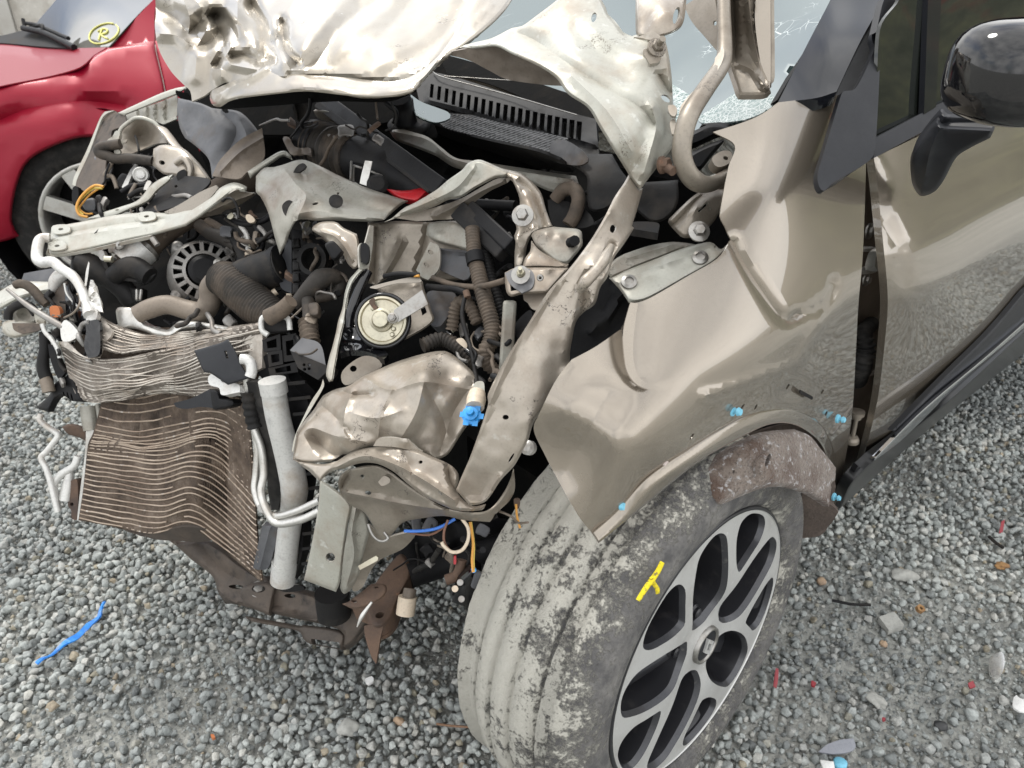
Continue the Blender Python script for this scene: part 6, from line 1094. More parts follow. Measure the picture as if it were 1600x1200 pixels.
T('corrugated_pipe', [(346, 434, 1.36), (362, 442, 1.345), (382, 460, 1.33), (400, 476, 1.32), (420, 490, 1.31), (440, 504, 1.30)], [.030, .033, .034, .033, .030, .026], 'dusty_hose', n=26, rib=(.0058, .0016))
T('turbo_hose', [(366, 448, 1.37), (378, 434, 1.355), (400, 428, 1.345), (425, 420, 1.335), (442, 414, 1.33)], [.021, .030, .0325, .033, .034], 'worn_black', n=26)
T('hose_lip', [(438, 416, 1.335), (446, 413, 1.33)], .0365, 'black_plastic', n=26)
T('hose_clamp', [(369, 446, 1.362), (374, 440, 1.358)], .0285, 'dusty_hose', n=22)
T('inlet_pipe', [(395, 420, 1.42), (384, 400, 1.43), (375, 380, 1.45), (365, 365, 1.47)], .015, 'worn_black', n=14)
pp = sub('intercooler_pipe')
T('pipe_body', [(190, 420, 1.52), (214, 398, 1.525), (240, 372, 1.535), (268, 350, 1.55), (310, 324, 1.57), (400, 270, 1.62)], [.026, .027, .028, .028, .030, .034], 'brown_hose', pp, n=24)
T('pipe_collar', [(198, 412, 1.505), (226, 386, 1.515)], .0325, 'white_tube', pp, n=26)
T('pipe_clip', [(222, 390, 1.512), (226, 386, 1.515)], .034, 'steel', pp, n=26)
T('pipe_end', [(178, 432, 1.475), (195, 420, 1.465), (212, 418, 1.46), (234, 432, 1.455)], [.018, .02, .021, .018], 'worn_black', pp, n=14)
K('ignition_module', "e:1095,280 1150,300! 1150,640 1150,740! 1070,700 1040,620! 1100,610 1115,560 1100,480 1070,420! 1090,380", [(440, 375, 1.325), (452, 455, 1.305), (440, 440, 1.315)], 'satin_trim', th=.02, res=6)
md_ = sub('throttle_body')
K('body_face', "e:1150,200! 1300,230 1420,330 1440,480 1400,620 1300,730 1200,740! 1150,640", [(460, 360, 1.32), (510, 400, 1.30), (470, 455, 1.30)], 'black_plastic', md_, th=.03, res=8)
lathe('bore_ring', P(488, 405, 1.285), toward(488, 405, 1.285, (-.45, 0, .05)), [(.018, -.03), (.0185, .004), (.0265, .004), (.0265, -.02)], 'worn_black', md_, 32); lathe('bore', P(488, 405, 1.285), toward(488, 405, 1.285, (-.45, 0, .05)), [(.0185, -.012), (0, -.014)], 'engine_dark', md_, 24)
for i in range(5):
    v0 = 373 + i * 18; K('connector_block', [(457, v0, True), (467, v0 - 1, True), (468, v0 + 13, True), (457, v0 + 14, True)], ('z', 1.285), 'worn_black', md_, th=.012, res=4, lip=(2, .002))
T('vacuum_hose', [(462, 478, 1.245), (475, 462, 1.24), (488, 448, 1.235), (502, 436, 1.235), (520, 432, 1.24), (530, 440, 1.25), (528, 454, 1.25), (512, 462, 1.245), (492, 465, 1.24)], [.012, .013, .015, .017, .013, .011, .010, .009, .010], 'dusty_hose', n=16)
T('sensor_hose', [(481, 468, 1.235), (483, 490, 1.225), (482, 505, 1.215)], .0105, 'dusty_hose', n=16); T('sensor_boot', [(481, 503, 1.215), (483, 520, 1.205), (486, 535, 1.20)], .014, 'brown_hose', rib=(.0075, .0018), n=16)
T('oil_cap', [(404, 448, 1.33), (410, 456, 1.33)], .0085, 'red_cover', n=14); T('dip_tube', [(410, 470, 1.33), (432, 455, 1.335)], .0065, 'cream_wire', n=10); T('dip_tube', [(448, 461, 1.32), (456, 460, 1.32)], .003, 'cream_wire', n=8)
inj = sub('injector_loom')
T('loom_cable', [(345, 330, 1.46), (365, 345, 1.44), (385, 350, 1.43), (410, 345, 1.42), (425, 335, 1.42)], .006, 'black_plastic', inj); T('loom_cable', [(362, 330, 1.45), (372, 348, 1.44), (386, 368, 1.43), (388, 395, 1.42)], .0048, 'white_tube', inj)
T('loom_cable', [(400, 352, 1.42), (410, 380, 1.41), (400, 400, 1.41)], .006, 'black_plastic', inj); T('loom_cable', [(352, 375, 1.46), (372, 380, 1.45), (388, 396, 1.43)], .0055, 'dusty_hose', inj)
K('loom_plug', "e:770,85 800,80 840,115 840,140 800,150 770,120", ('z', 1.405), 'cream_wire', inj, th=.008, res=3); K('loom_plug', "e:615,90 650,65 665,95 640,120 615,110", ('z', 1.43), 'zinc_gold', inj, th=.008, res=3)
lathe('loom_end', P(389, 396, 1.41), toward(389, 396, 1.41), [(.0075, -.006), (.0075, .004), (0, .006)], 'cream_wire', inj, 14)
T('rail_tube', [(312, 352, 1.52), (330, 365, 1.50), (350, 372, 1.48), (372, 385, 1.46)], .013, 'dusty_hose', n=12); T('rail_tube', [(325, 348, 1.52), (345, 360, 1.5), (360, 372, 1.48)], .011, 'brown_hose', n=12)
# under-bonnet bits near the bulkhead
K('strut_tube', "i:290,75! 440,85 470,150 525,200 525,290 505,355 480,365 455,300 440,220 420,160! 350,110", [(440, 145, 1.5), (470, 195, 1.47), (472, 160, 1.48)], 'worn_black', th=.006, res=5, lip=(4, -.01))
K('bulkhead_seal', "i:585,230! 650,225 760,250 880,300 960,340! 880,335 720,320 620,290", [(490, 175, 1.55), (520, 185, 1.53), (555, 195, 1.5)], 'primer_grey', th=.006, res=5, lip=(4, .008))
lathe('strut_mount', P(639, 194, 1.50), np.array([0, -.3, 1]), [(.040, -.006), (.042, .0), (.030, .006), (.024, -.002), (.014, .002), (.013, .05), (0, .05)], 'worn_black', car, 28, crisp=False)
T('mount_post', [(635, 192, 1.49), (629, 168, 1.47), (624, 152, 1.45)], [.022, .018, .022], 'black_plastic', n=16)
K('torn_rag', "i:330,460 380,450 420,520 480,540 555,540 570,600! 480,590 410,600 380,570", [(445, 220, 1.48), (480, 238, 1.44), (460, 240, 1.45)], 'tan_pipe', th=.004, res=4, crumple=(.01, 40, 1.))
K('pale_strap', "i:35,735! 180,640 290,575 350,565 395,600 410,640! 380,625 330,610 250,660 150,730 60,795!", [(390, 272, 1.40), (440, 240, 1.41), (455, 250, 1.42)], 'primer', th=.004, res=4, lip=(4, .008))
# small wiring, clips and brackets that crowd the bay
cl_ = sub('bay_wiring'); rk = random.Random(11)
def clutter(poly, nw, nb, z0, z1):
    pg = np.array([q[:2] for q in X(poly)]); lo, hi = pg.min(0), pg.max(0); k = 0
    while k < nw:
        q = np.array([rk.uniform(lo[0], hi[0]), rk.uniform(lo[1], hi[1])])
        if not inside(pg, q[None])[0]: continue
        a = rk.uniform(0, 6.28); pts = []; z = rk.uniform(z0, z1)
        for i in range(5):
            pts.append((q[0], q[1], float(D(np.array([q]))[0]) + z + rk.uniform(-.012, .012))); a += rk.uniform(-.9, .9); q = q + np.array([math.cos(a), math.sin(a)]) * rk.uniform(7, 17)
        T('cable', pts, rk.choice([.0016, .002, .0026, .0034, .0045]), rk.choice(['black_plastic', 'black_plastic', 'worn_black', 'dusty_hose', 'rubber', 'brown_hose', 'tan_pipe', 'cast_aluminium']), cl_, n=7, step=12); k += 1
    k = 0
    while k < nb:
        u, v = rk.uniform(lo[0], hi[0]), rk.uniform(lo[1], hi[1])
        if not inside(pg, np.array([[u, v]]))[0]: continue
        w, h, a = rk.uniform(4, 12), rk.uniform(3, 9), rk.uniform(0, 3.1); c, s = math.cos(a), math.sin(a); zz = float(D(np.array([(u, v)]))[0]) + rk.uniform(z0, z1)
        K(rk.choice(['connector', 'clip', 'bracket']), [(u + x * c - y * s, v + x * s + y * c, False) for x, y in ((-w, -h), (0, -h * rk.uniform(.6, 1.3)), (w, -h), (w * rk.uniform(.7, 1.2), 0), (w, h), (-w, h))], [(u - 9, v, zz), (u + 9, v + 2, zz + rk.uniform(-.01, .01)), (u, v + 9, zz - .008)], rk.choice(['black_plastic', 'worn_black', 'cast_aluminium', 'grey_plastic', 'rust', 'dusty_hose', 'tan_pipe', 'cast_aluminium', 'zinc_gold', 'steel']), cl_, th=rk.uniform(.003, .012), res=5, lip=(3, .004)); k += 1
clutter("=:345,325 420,325 440,400 400,420 360,400", 15, 10, -.03, .05)
clutter("=:150,330 250,300 330,330 260,400 150,420", 10, 7, .10, .16)
clutter("=:420,165 620,170 640,215 560,225 480,210", 12, 4, .12, .2)
clutter("=:450,350 560,360 540,440 500,560 470,540 440,460", 15, 11, -.02, .05)
clutter("=:660,440 790,420 790,600 740,640 690,560", 17, 11, .02, .08)
clutter("=:700,320 800,300 800,400 740,410", 10, 7, .04, .1)
clutter("=:620,810 800,790 780,920 700,950 640,880", 15, 10, .08, .2)
clutter("=:860,290 1000,330 960,420 880,380", 7, 6, .08, .14)
clutter("=:60,450 150,440 150,600 90,620", 12, 13, -.02, .06)
clutter("=:110,250 260,230 250,330 140,330", 12, 7, -.03, .04)
clutter("=:250,420 480,460 440,520 260,510", 10, 7, .04, .14)
# ---- far left: torn mud guard, far wing, tower
K('wheel_housing', "A:890,490! 1000,515 1060,540! 1100,545 1200,560 1280,640 1310,700! 1300,780 1320,800 1230,870 1190,895! 1120,870 1060,890! 1045,800 990,740 925,690! 900,640 885,560", [(280, 155, 1.66), (344, 169, 1.56), (405, 210, 1.50), (400, 250, 1.44), (335, 275, 1.46), (290, 215, 1.60), (350, 220, 1.50), (320, 190, 1.56)], 'grey_plastic', th=.005, res=7, lip=(4, .008), crumple=(.006, 12, 3.),
  ridges=[("A:1100,560 1180,640 1150,740 1080,820", 14, .018), ("A:1000,620 960,560", 12, .012), ("A:1200,600 1230,700 1130,860", 10, -.014), ("A:920,500 910,600 940,690", 5, -.008)], holes=[(352, 173, 6, 3.5, 20), [(370, 222), (368, 230), (350, 250), (345, 252), (358, 238)]])
K('guard_fold', "A:1060,880! 1100,800 1200,700 1310,640! 1320,790 1230,865 1190,895", [(333, 276, 1.43), (370, 222, 1.44), (410, 220, 1.45), (375, 278, 1.41)], 'tan_pipe', th=.004, res=6, ridges=[("A:1100,860 1200,760 1310,690", 7, -.012)])
fw = sub('far_wing')
K('wing_skin', "f:70,890! 90,820 200,600 300,340 340,290! 420,280 450,300 505,310 520,400! 470,420 400,450 390,530 350,700 340,900! 200,960", [(113, 287, 1.78), (165, 175, 1.80), (195, 180, 1.76), (165, 290, 1.70), (180, 220, 1.74)], 'subframe', fw, th=.003, res=7)
K('wing_edge', "f:68,900! 85,830 195,600 300,345 340,290! 420,280! 350,310 310,360 215,620 110,850 95,910!", [(113, 287, 1.775), (165, 175, 1.79), (180, 174, 1.78)], 'primer', fw, th=.006, res=4)
K('wing_rail', "f:450,300! 600,230 800,140 930,95 1020,80! 1020,100 940,150! 820,195 660,260 500,325!", [(185, 178, 1.76), (240, 152, 1.74), (290, 138, 1.72)], 'primer', fw, th=.006, res=5, lip=(3, .006))
K('rail_web', "f:500,325! 660,260 820,200 940,150! 935,330 800,385! 700,350 600,340 520,380!", [(195, 184, 1.78), (275, 150, 1.75), (275, 185, 1.73), (200, 190, 1.77)], 'primer_grey', fw, th=.003, res=5, ridges=[("f:620,280 625,350", 4, .01), ("f:700,250 705,350", 4, .01), ("f:770,220 775,370", 4, .01), ("f:850,190 850,360", 4, .01)])
K('rail_lower', "f:800,385! 935,330 940,350! 830,395", ('z', 1.72), 'primer', fw, th=.006, res=4)
K('rail_end', "f:930,110! 1000,130 1040,140 1055,200! 1000,190 935,150", ('z', 1.71), 'engine_dark', fw, th=.01, res=4)
tw = sub('far_strut_tower')
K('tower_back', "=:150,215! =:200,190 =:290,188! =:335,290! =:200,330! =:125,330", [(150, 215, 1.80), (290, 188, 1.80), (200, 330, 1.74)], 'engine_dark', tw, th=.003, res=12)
K('tower_cup', "f:455,480! 480,430 540,380 600,345 680,352 760,390 820,470 860,550! 760,560 640,610 560,640 470,650! 450,560", [(186, 212, 1.70), (212, 186, 1.71), (260, 222, 1.66), (190, 240, 1.66), (225, 215, 1.72)], 'inner_paint', tw, th=.003, res=6, bumps=[(222, 215, 18, .03)], crumple=(.006, 20, 1.))
T('cup_rim', "f:452,490 480,430 540,378 600,343 680,350 760,388 810,450 850,540 870,580", .0042, 'primer', tw, z=('z', 1.685), n=8)
K('tower_flange', "f:740,390! 840,420 900,480 960,560 1000,600! 960,620 880,560 820,480", [(245, 195, 1.68), (285, 232, 1.64), (255, 210, 1.66)], 'wreck_paint', tw, th=.004, res=5, lip=(3, .006))
K('tower_bracket', "f:745,600! 800,570 880,570 1000,600 1100,690 1180,790 1240,880! 1180,860 1060,860 1000,850 900,820 830,810 735,735!", [(239, 232, 1.62), (306, 255, 1.58), (330, 283, 1.56), (240, 258, 1.61), (290, 262, 1.57)], 'wreck_paint', tw, th=.004, res=5, lip=(5, .010), bumps=[(284, 262, 12, -.014), (255, 235, 14, -.008)], holes=[(253, 254, 5, 3.5, 20)])
T('bracket_boss', [(275, 255, 1.57), (288, 248, 1.56), (298, 262, 1.555), (296, 276, 1.555)], .007, 'wreck_paint', tw)
K('bracket_plug', "f:945,800 1000,770 1020,800 1000,870 970,880 940,850", ('z', 1.545), 'black_plastic', tw, th=.012, res=4)
lathe('plug_disc', P(220, 273, 1.62), toward(220, 273, 1.62, (-.1, 0, .1)), [(.0, -.01), (.0155, -.01), (.0165, .0), (.014, .004), (.010, .002), (.008, .006), (0, .006)], 'white_tube', tw, 24)
T('brake_pipe', "f:470,560 400,570 330,580 290,600 300,640 370,660 430,685 530,680 640,690 740,705", .0105, 'dusty_hose', tw, z=('z', 1.625), n=12)
K('torn_clip', "f:400,500 430,450 465,460 460,530 530,520 510,550 470,600 470,640 420,640 415,560 360,530", ('z', 1.63), 'primer', tw, th=.008, res=4, crumple=(.006, 50, 1.))
K('bright_bar', "f:480,920! 550,780 600,715! 605,740 560,830 520,930!", [(190, 290, 1.62), (212, 255, 1.64), (200, 285, 1.62)], 'aluminium', tw, th=.006, res=4)
T('thin_hose', "f:400,710 370,770 340,820 400,830 430,890 440,930", .0045, 'tan_pipe', tw, z=('z', 1.63)); T('thin_hose', "f:600,890 560,960 540,1010", .004, 'tan_pipe', tw, z=('z', 1.60)); T('thin_hose', "f:480,960 560,910 640,905 700,890", .0055, 'black_plastic', tw, z=('z', 1.61)); T('thin_hose', "f:540,1000 620,950 700,940", .0055, 'worn_black', tw, z=('z', 1.60))
ly = sub('lamp_loom')
T('wire', "f:330,915 260,905 190,950 130,1020 105,1090 130,1150 200,1170", .0028, 'orange_wire', ly, z=('z', 1.60)); T('wire', "f:320,930 250,930 180,980 120,1050 120,1110 160,1150", .0022, 'yellow_wire', ly, z=('z', 1.605)); T('wire', "f:310,920 220,980 150,1060 130,1100 180,1140 240,1140", .0020, 'orange_wire', ly, z=('z', 1.61))
K('lamp_connector', "f:75,920 110,915 120,990 80,1070 65,1000", ('z', 1.61), 'black_plastic', ly, th=.015, res=4); K('lamp_connector', "f:150,1040 240,1010 270,1050 260,1120 180,1110", ('z', 1.63), 'grey_plastic', ly, th=.02, res=4, lip=(3, .006)); K('lamp_connector', "f:275,1010 310,1040 310,1110 280,1115", ('z', 1.61), 'worn_black', ly, th=.012, res=3)
T('wire', "f:380,720 350,800 340,870 320,900", .0022, 'black_plastic', ly, z=('z', 1.62))
# upper cross member plate and its second leg
cm = sub('bonnet_lock_beam')
K('beam_top', "g:495,215! 600,195 800,160 1100,100 1380,75 1600,80! A:960,1050! 1060,985 1100,940 1170,912 1235,935 1225,960! 1170,960 1100,1010 1000,1085 960,1110! 930,1130! g:1450,300! 1200,350 900,420 600,480 470,490! 450,460 455,430! 480,330", [(78, 398, 1.50), (80, 355, 1.55), (220, 332, 1.49), (275, 331, 1.45), (331, 295, 1.40), (380, 292, 1.38), (300, 345, 1.40), (231, 369, 1.44)], 'primer', cm, th=.004, res=7, lip=(6, .012), ridges=[("g:490,300 800,240 1100,190 1600,130", 5, .007), ("g:470,340 800,280 1200,230 1500,190", 5, -.005)], holes=[(95, 358, 4.5, 2.2, -5), (89, 384.5, 4.5, 2, -5), (228, 338, 4, 1.6, -5)])
for u, v in ((95, 358), (89, 384), (229, 338)): K('hole_boss', [(u - 13, v - 5, False), (u + 10, v - 7, False), (u + 13, v + 4, False), (u - 9, v + 7, False)], [(80, 355, 1.541), (78, 398, 1.492), (220, 332, 1.484), (231, 369, 1.434)], 'primer', cm, th=.003, res=3, holes=[(u, v, 4.2, 2., -5)])
K('beam_lip', "g:455,430! 470,485 600,478 900,420 1200,350 1450,295! 1450,330! 1200,385 900,450 600,500 455,500! 440,470", [(75, 395, 1.495), (150, 395, 1.475), (235, 370, 1.435)], 'primer_grey', cm, th=.005, res=4)
K('beam_web', "A:1000,1090! 1090,1010 1180,950 1225,960 1280,970! 1240,1000 1130,1060 1000,1090", [(312, 340, 1.42), (385, 302, 1.40), (345, 325, 1.415)], 'inner_paint', cm, th=.003, res=6, ridges=[("A:1000,1085 1130,1020 1270,970", 6, -.008)])
K('beam_web', "A:820,1060! 900,1020 1000,960 1080,925! 1090,940 1020,1020 930,1075 880,1075", [(256, 331, 1.47), (337, 289, 1.42), (290, 335, 1.44)], 'inner_paint', cm, th=.004, res=6)
K('beam_leg', "A:435,1092! 520,1060 600,1035 690,1000 750,930 810,890 865,872! 850,905 790,955 740,1010 640,1055 560,1090 500,1100!", [(137, 340, 1.56), (237, 303, 1.52), (270, 274, 1.51), (187, 330, 1.54)], 'primer', cm, th=.006, res=4, lip=(4, .010), holes=[(183, 328, 3, 1.4, -15)])
K('inner_guard', "A:870,880! 950,880 1050,900 1000,960 900,1020 820,1050 700,1070! 760,1000 810,930", [(272, 275, 1.56), (328, 281, 1.50), (225, 332, 1.52)], 'worn_black', cm, th=.004, res=7, crumple=(.006, 20, 1.), holes=[(275, 291, 2.5, 2)])
T('beam_stud', [(238, 372, 1.44), (246, 383, 1.44)], .006, 'steel', cm); lathe('beam_screw', P(187, 383, 1.46), toward(187, 383, 1.46), [(.007, 0), (.0065, .004), (.003, .005), (0, .003)], 'steel', cm, 16)
# white bent tube and front left debris hanging on the car
ft = sub('lock_support')
T('support_tube', [(78, 372, 1.52), (66, 372, 1.515), (60, 380, 1.505), (58, 402, 1.485), (66, 410, 1.475), (82, 409, 1.465), (96, 420, 1.455), (112, 430, 1.445), (122, 442, 1.435), (131, 460, 1.425), (136, 478, 1.415), (141, 492, 1.405)], [.0095, .0095, .010, .0105, .0105, .010, .0095, .0095, .009, .009, .0095, .012], 'white_tube', ft, n=14)
T('support_leg', "g:640,655 570,690 530,740 505,810 500,850", [.010, .013, .012, .008, .004], 'white_tube', ft, z=('z', 1.50), n=12)
K('support_foot', "g:820,930 930,960 935,1060 910,1110 830,1110", [(134, 475, 1.41), (150, 480, 1.405), (145, 498, 1.40)], 'white_tube', ft, th=.008, res=4, crumple=(.005, 50, 1.))
K('vertical_bar', "g:690,480! 760,465! 740,640 720,860! 650,860! 670,640", [(115, 398, 1.50), (118, 460, 1.48), (110, 455, 1.485)], 'black_plastic', ft, th=.012, res=5, lip=(3, .006))
K('black_shroud', "g:620,760! 660,800 720,930 800,1000! 830,1110 830,1250! 700,1230 640,1150 630,950", [(102, 445, 1.475), (130, 485, 1.44), (128, 520, 1.43), (105, 510, 1.46)], 'gloss_black', ft, th=.004, res=6, crumple=(.004, 30, 1.))
T('shroud_edge', "g:620,755 640,850 700,930 760,985 810,1005", .0022, 'white_tube', ft, z=('z', 1.445), n=6)
K('torn_side', "g:500,860! 560,800 640,740 630,950 640,1150! 560,1100 520,1000", [(82, 460, 1.50), (104, 440, 1.485), (103, 505, 1.47)], 'subframe', ft, th=.003, res=5, crumple=(.008, 30, 1.))
K('silver_sliver', "g:850,545! 860,560 845,690 830,780! 815,780 825,650", [(138, 408, 1.43), (134, 446, 1.42), (137, 430, 1.425)], 'aluminium', ft, th=.003, res=4)
K('crumpled_foil', "g:870,720! 900,730 930,830 960,900 990,1030! 940,1020 900,960 850,860", [(142, 437, 1.425), (160, 487, 1.40), (145, 470, 1.41)], 'aluminium', ft, th=.003, res=4, crumple=(.010, 60, 2.))
K('black_trim', "E:425,650! 490,640 500,700 495,810 440,830! 420,770 430,700", [(135, 505, 1.395), (152, 510, 1.39), (140, 555, 1.385)], 'gloss_black', ft, th=.006, res=5, crumple=(.005, 30, 1.))
T('engine_hose', "g:760,560 850,580 960,650 1060,700 1180,800 1260,900 1300,960", [.020, .024, .024, .022, .021, .021, .018], 'worn_black', ft, z=('z', 1.50), n=18)
K('torn_cover', "g:960,440! 1000,480 1040,600 1110,680 1180,650 1290,690 1400,700 1500,660! 1400,760 1290,740 1170,720 1020,620 980,560", [(160, 395, 1.47), (200, 430, 1.46), (240, 428, 1.45)], 'worn_black', ft, th=.006, res=5, crumple=(.010, 40, 2.))
K('valve_block', "g:1250,800! 1370,800! 1370,960! 1290,950!", ('z', 1.47), 'worn_black', ft, th=.03, res=5, lip=(3, .006)); bar('valve_stem', (214, 452, 1.455), (214, 470, 1.45), .006, .01, 'steel', ft); bar('valve_stem', (221, 452, 1.455), (219, 470, 1.45), .006, .01, 'steel', ft)
K('sensor_tab', "g:950,450 990,440 1020,500 1080,490 1090,520 1020,540 960,520", ('z', 1.455), 'cast_aluminium', ft, th=.012, res=4); T('sensor_ring', "g:1120,380 1160,375 1180,400 1160,420 1130,415", .004, 'steel', ft, z=('z', 1.47), closed=True); T('sensor_pin', "g:1010,520 1080,525", .006, 'zinc_gold', ft, z=('z', 1.445))
# pale engine bracket behind the pipe
K('engine_bracket', "g:770,450! 840,440 870,500 820,520", ('z', 1.50), 'primer', ft, th=.006, res=4)
# bumper remains
bp_ = sub('bumper_beam')
K('beam_face', "g:-120,900! 0,830 110,765 140,790 200,740 500,740! 510,850 380,860 200,910 0,1010 -120,1080!", [(0, 455, 1.54), (20, 446, 1.535), (80, 445, 1.53), (60, 462, 1.51), (0, 480, 1.50), (-20, 490, 1.50)], 'primer', bp_, th=.006, res=6, lip=(4, .010), ridges=[("g:-100,1000 0,950 200,870 500,800", 6, -.008)])
K('beam_backplate', "g:230,660! 330,640 540,605! 580,620! 560,700 500,740 200,745!", [(37, 427, 1.60), (90, 420, 1.58), (80, 440, 1.57)], 'grey_plastic', bp_, th=.004, res=6)
T('beam_hose', "g:140,775 190,760 260,775 330,830 380,890 450,960", [.0075, .009, .009, .009, .009, .008], 'brown_hose', bp_, z=('z', 1.485), n=12)
K('beam_lower', "E:20,650 100,640 180,655 200,690! 140,715 60,730 15,700", [(6, 503, 1.49), (60, 510, 1.47), (20, 525, 1.48)], 'primer', bp_, th=.006, res=5, lip=(5, .012))
K('beam_inner', "E:60,655! 190,660 200,690 110,710! 70,690", [(25, 506, 1.465), (58, 512, 1.455), (35, 520, 1.46)], 'subframe', bp_, th=.003, res=5)
T('beam_loop', "E:40,640 45,600 70,575 110,560 150,570 180,610", .008, 'worn_black', bp_, z=('z', 1.47), n=10); K('beam_bowl', "E:70,590 110,562 160,580 175,640 120,650 70,640", ('z', 1.485), 'primer_grey', bp_, th=.004, res=5, bumps=[(37, 490, 9, .02)])
K('beam_clips', "E:170,600 200,590 230,620 220,690 190,680", ('z', 1.455), 'primer', bp_, th=.006, res=4, crumple=(.008, 50, 2.)); K('mud_lump', "E:250,575 285,570 300,600 290,625 255,620", ('z', 1.44), 'orange_mud', bp_, th=.012, res=3)
T('gas_strut', [(11, 452, 1.47), (50, 482, 1.45), (100, 512, 1.425)], [.003, .0055, .0062], 'cast_aluminium', bp_, n=10); K('strut_foil', "E:300,670! 330,640 385,690 390,720 350,745 310,740", [(96, 510, 1.42), (118, 520, 1.41), (102, 530, 1.415)], 'aluminium', bp_, th=.008, res=4)
T('torn_edge', "E:210,660 225,700 260,740 290,790 300,830", .004, 'white_tube', bp_, z=('z', 1.43), n=8)
T('black_tube', "E:225,700 225,780 215,850 220,900 235,940 240,1000", [.010, .010, .011, .0115, .0115, .010], 'worn_black', bp_, z=('z', 1.47), n=14); T('tube_end', "E:222,935 235,960 245,1000", .0115, 'tan_pipe', bp_, z=('z', 1.465), n=14)
K('black_leg', "E:240,760! 270,780 310,860 330,900! 290,930 250,830", ('z', 1.455), 'black_plastic', bp_, th=.01, res=4)
K('lamp_bracket', "E:180,1080! 250,1010 270,960 330,920 360,895! 380,960 420,1050! 360,1045 320,1020 280,1030 240,1100! 210,1090", [(56, 637, 1.50), (78, 612, 1.48), (112, 581, 1.455), (128, 628, 1.445), (75, 640, 1.475)], 'black_plastic', bp_, th=.012, res=5, lip=(4, .006), holes=[(100, 617, 1.3, 6, -15), (106, 618, 1.3, 6, -15), (112, 620, 1.3, 6, -15)])
T('thin_pipe', "I:205,310 200,340 230,370 275,400 290,420 270,450 230,500 205,530 230,580 250,640 270,720 290,800", .0058, 'white_tube', bp_, z=('z', 1.52)); T('thin_pipe', "I:390,520 370,570 310,610 270,660 275,720 290,790", .0075, 'white_tube', bp_, z=('z', 1.53), n=12); T('thin_pipe', "I:350,580 340,660 325,740", [.006, .010, .013], 'white_tube', bp_, z=('z', 1.535), n=12)
T('core_post', "I:445,270 450,330 460,390", [.016, .016, .015], 'primer_grey', bp_, z=('z', 1.51), n=12); T('core_post', "I:490,260 500,320 510,370", .006, 'primer_grey', bp_, z=('z', 1.505), n=10)
K('rust_bracket', "I:310,375! 350,360 430,390 435,450! 400,430 340,410", [(97, 667, 1.56), (130, 672, 1.55), (135, 690, 1.55)], 'rust', bp_, th=.01, res=4, lip=(4, .006)); K('core_side', "I:500,290! 560,300 600,370 500,380 440,400! 450,340", [(156, 640, 1.53), (180, 665, 1.5), (140, 672, 1.53)], 'tan_pipe', bp_, th=.006, res=5, crumple=(.012, 30, 1.))
# ================================================================== front wheel
AX = RM @ np.array([.70278594, -.31435004, -.63818177]); AX /= np.linalg.norm(AX)
_nc = np.array([.70278594, -.31435004, -.63818177]); _e1 = np.cross([0, 1, 0], _nc); _e1 /= np.linalg.norm(_e1); _e2 = np.cross(_nc, _e1)
WE1, WE2 = RM @ _e1, RM @ _e2; RRIM = .2325
def wp(r, deg, h): a = math.radians(deg); return WC + WE1 * (math.cos(a) * r) + WE2 * (math.sin(a) * r) + AX * h
wh = sub('front_wheel')
def revolve(name, prof, m, n=96, parent=wh, disp=None, smooth=True):
    vs, fs = [], []
    for i, (r, h) in enumerate(prof):
        for j in range(n):
            d = disp(i, j, r, h) if disp else 0.
            vs.append(wp(r + d, 360 * j / n, h))
    for i in range(len(prof) - 1):
        for j in range(n): fs.append((i * n + j, i * n + (j + 1) % n, (i + 1) * n + (j + 1) % n, (i + 1) * n + j))
    return mk(name, vs, fs, m, parent, smooth)
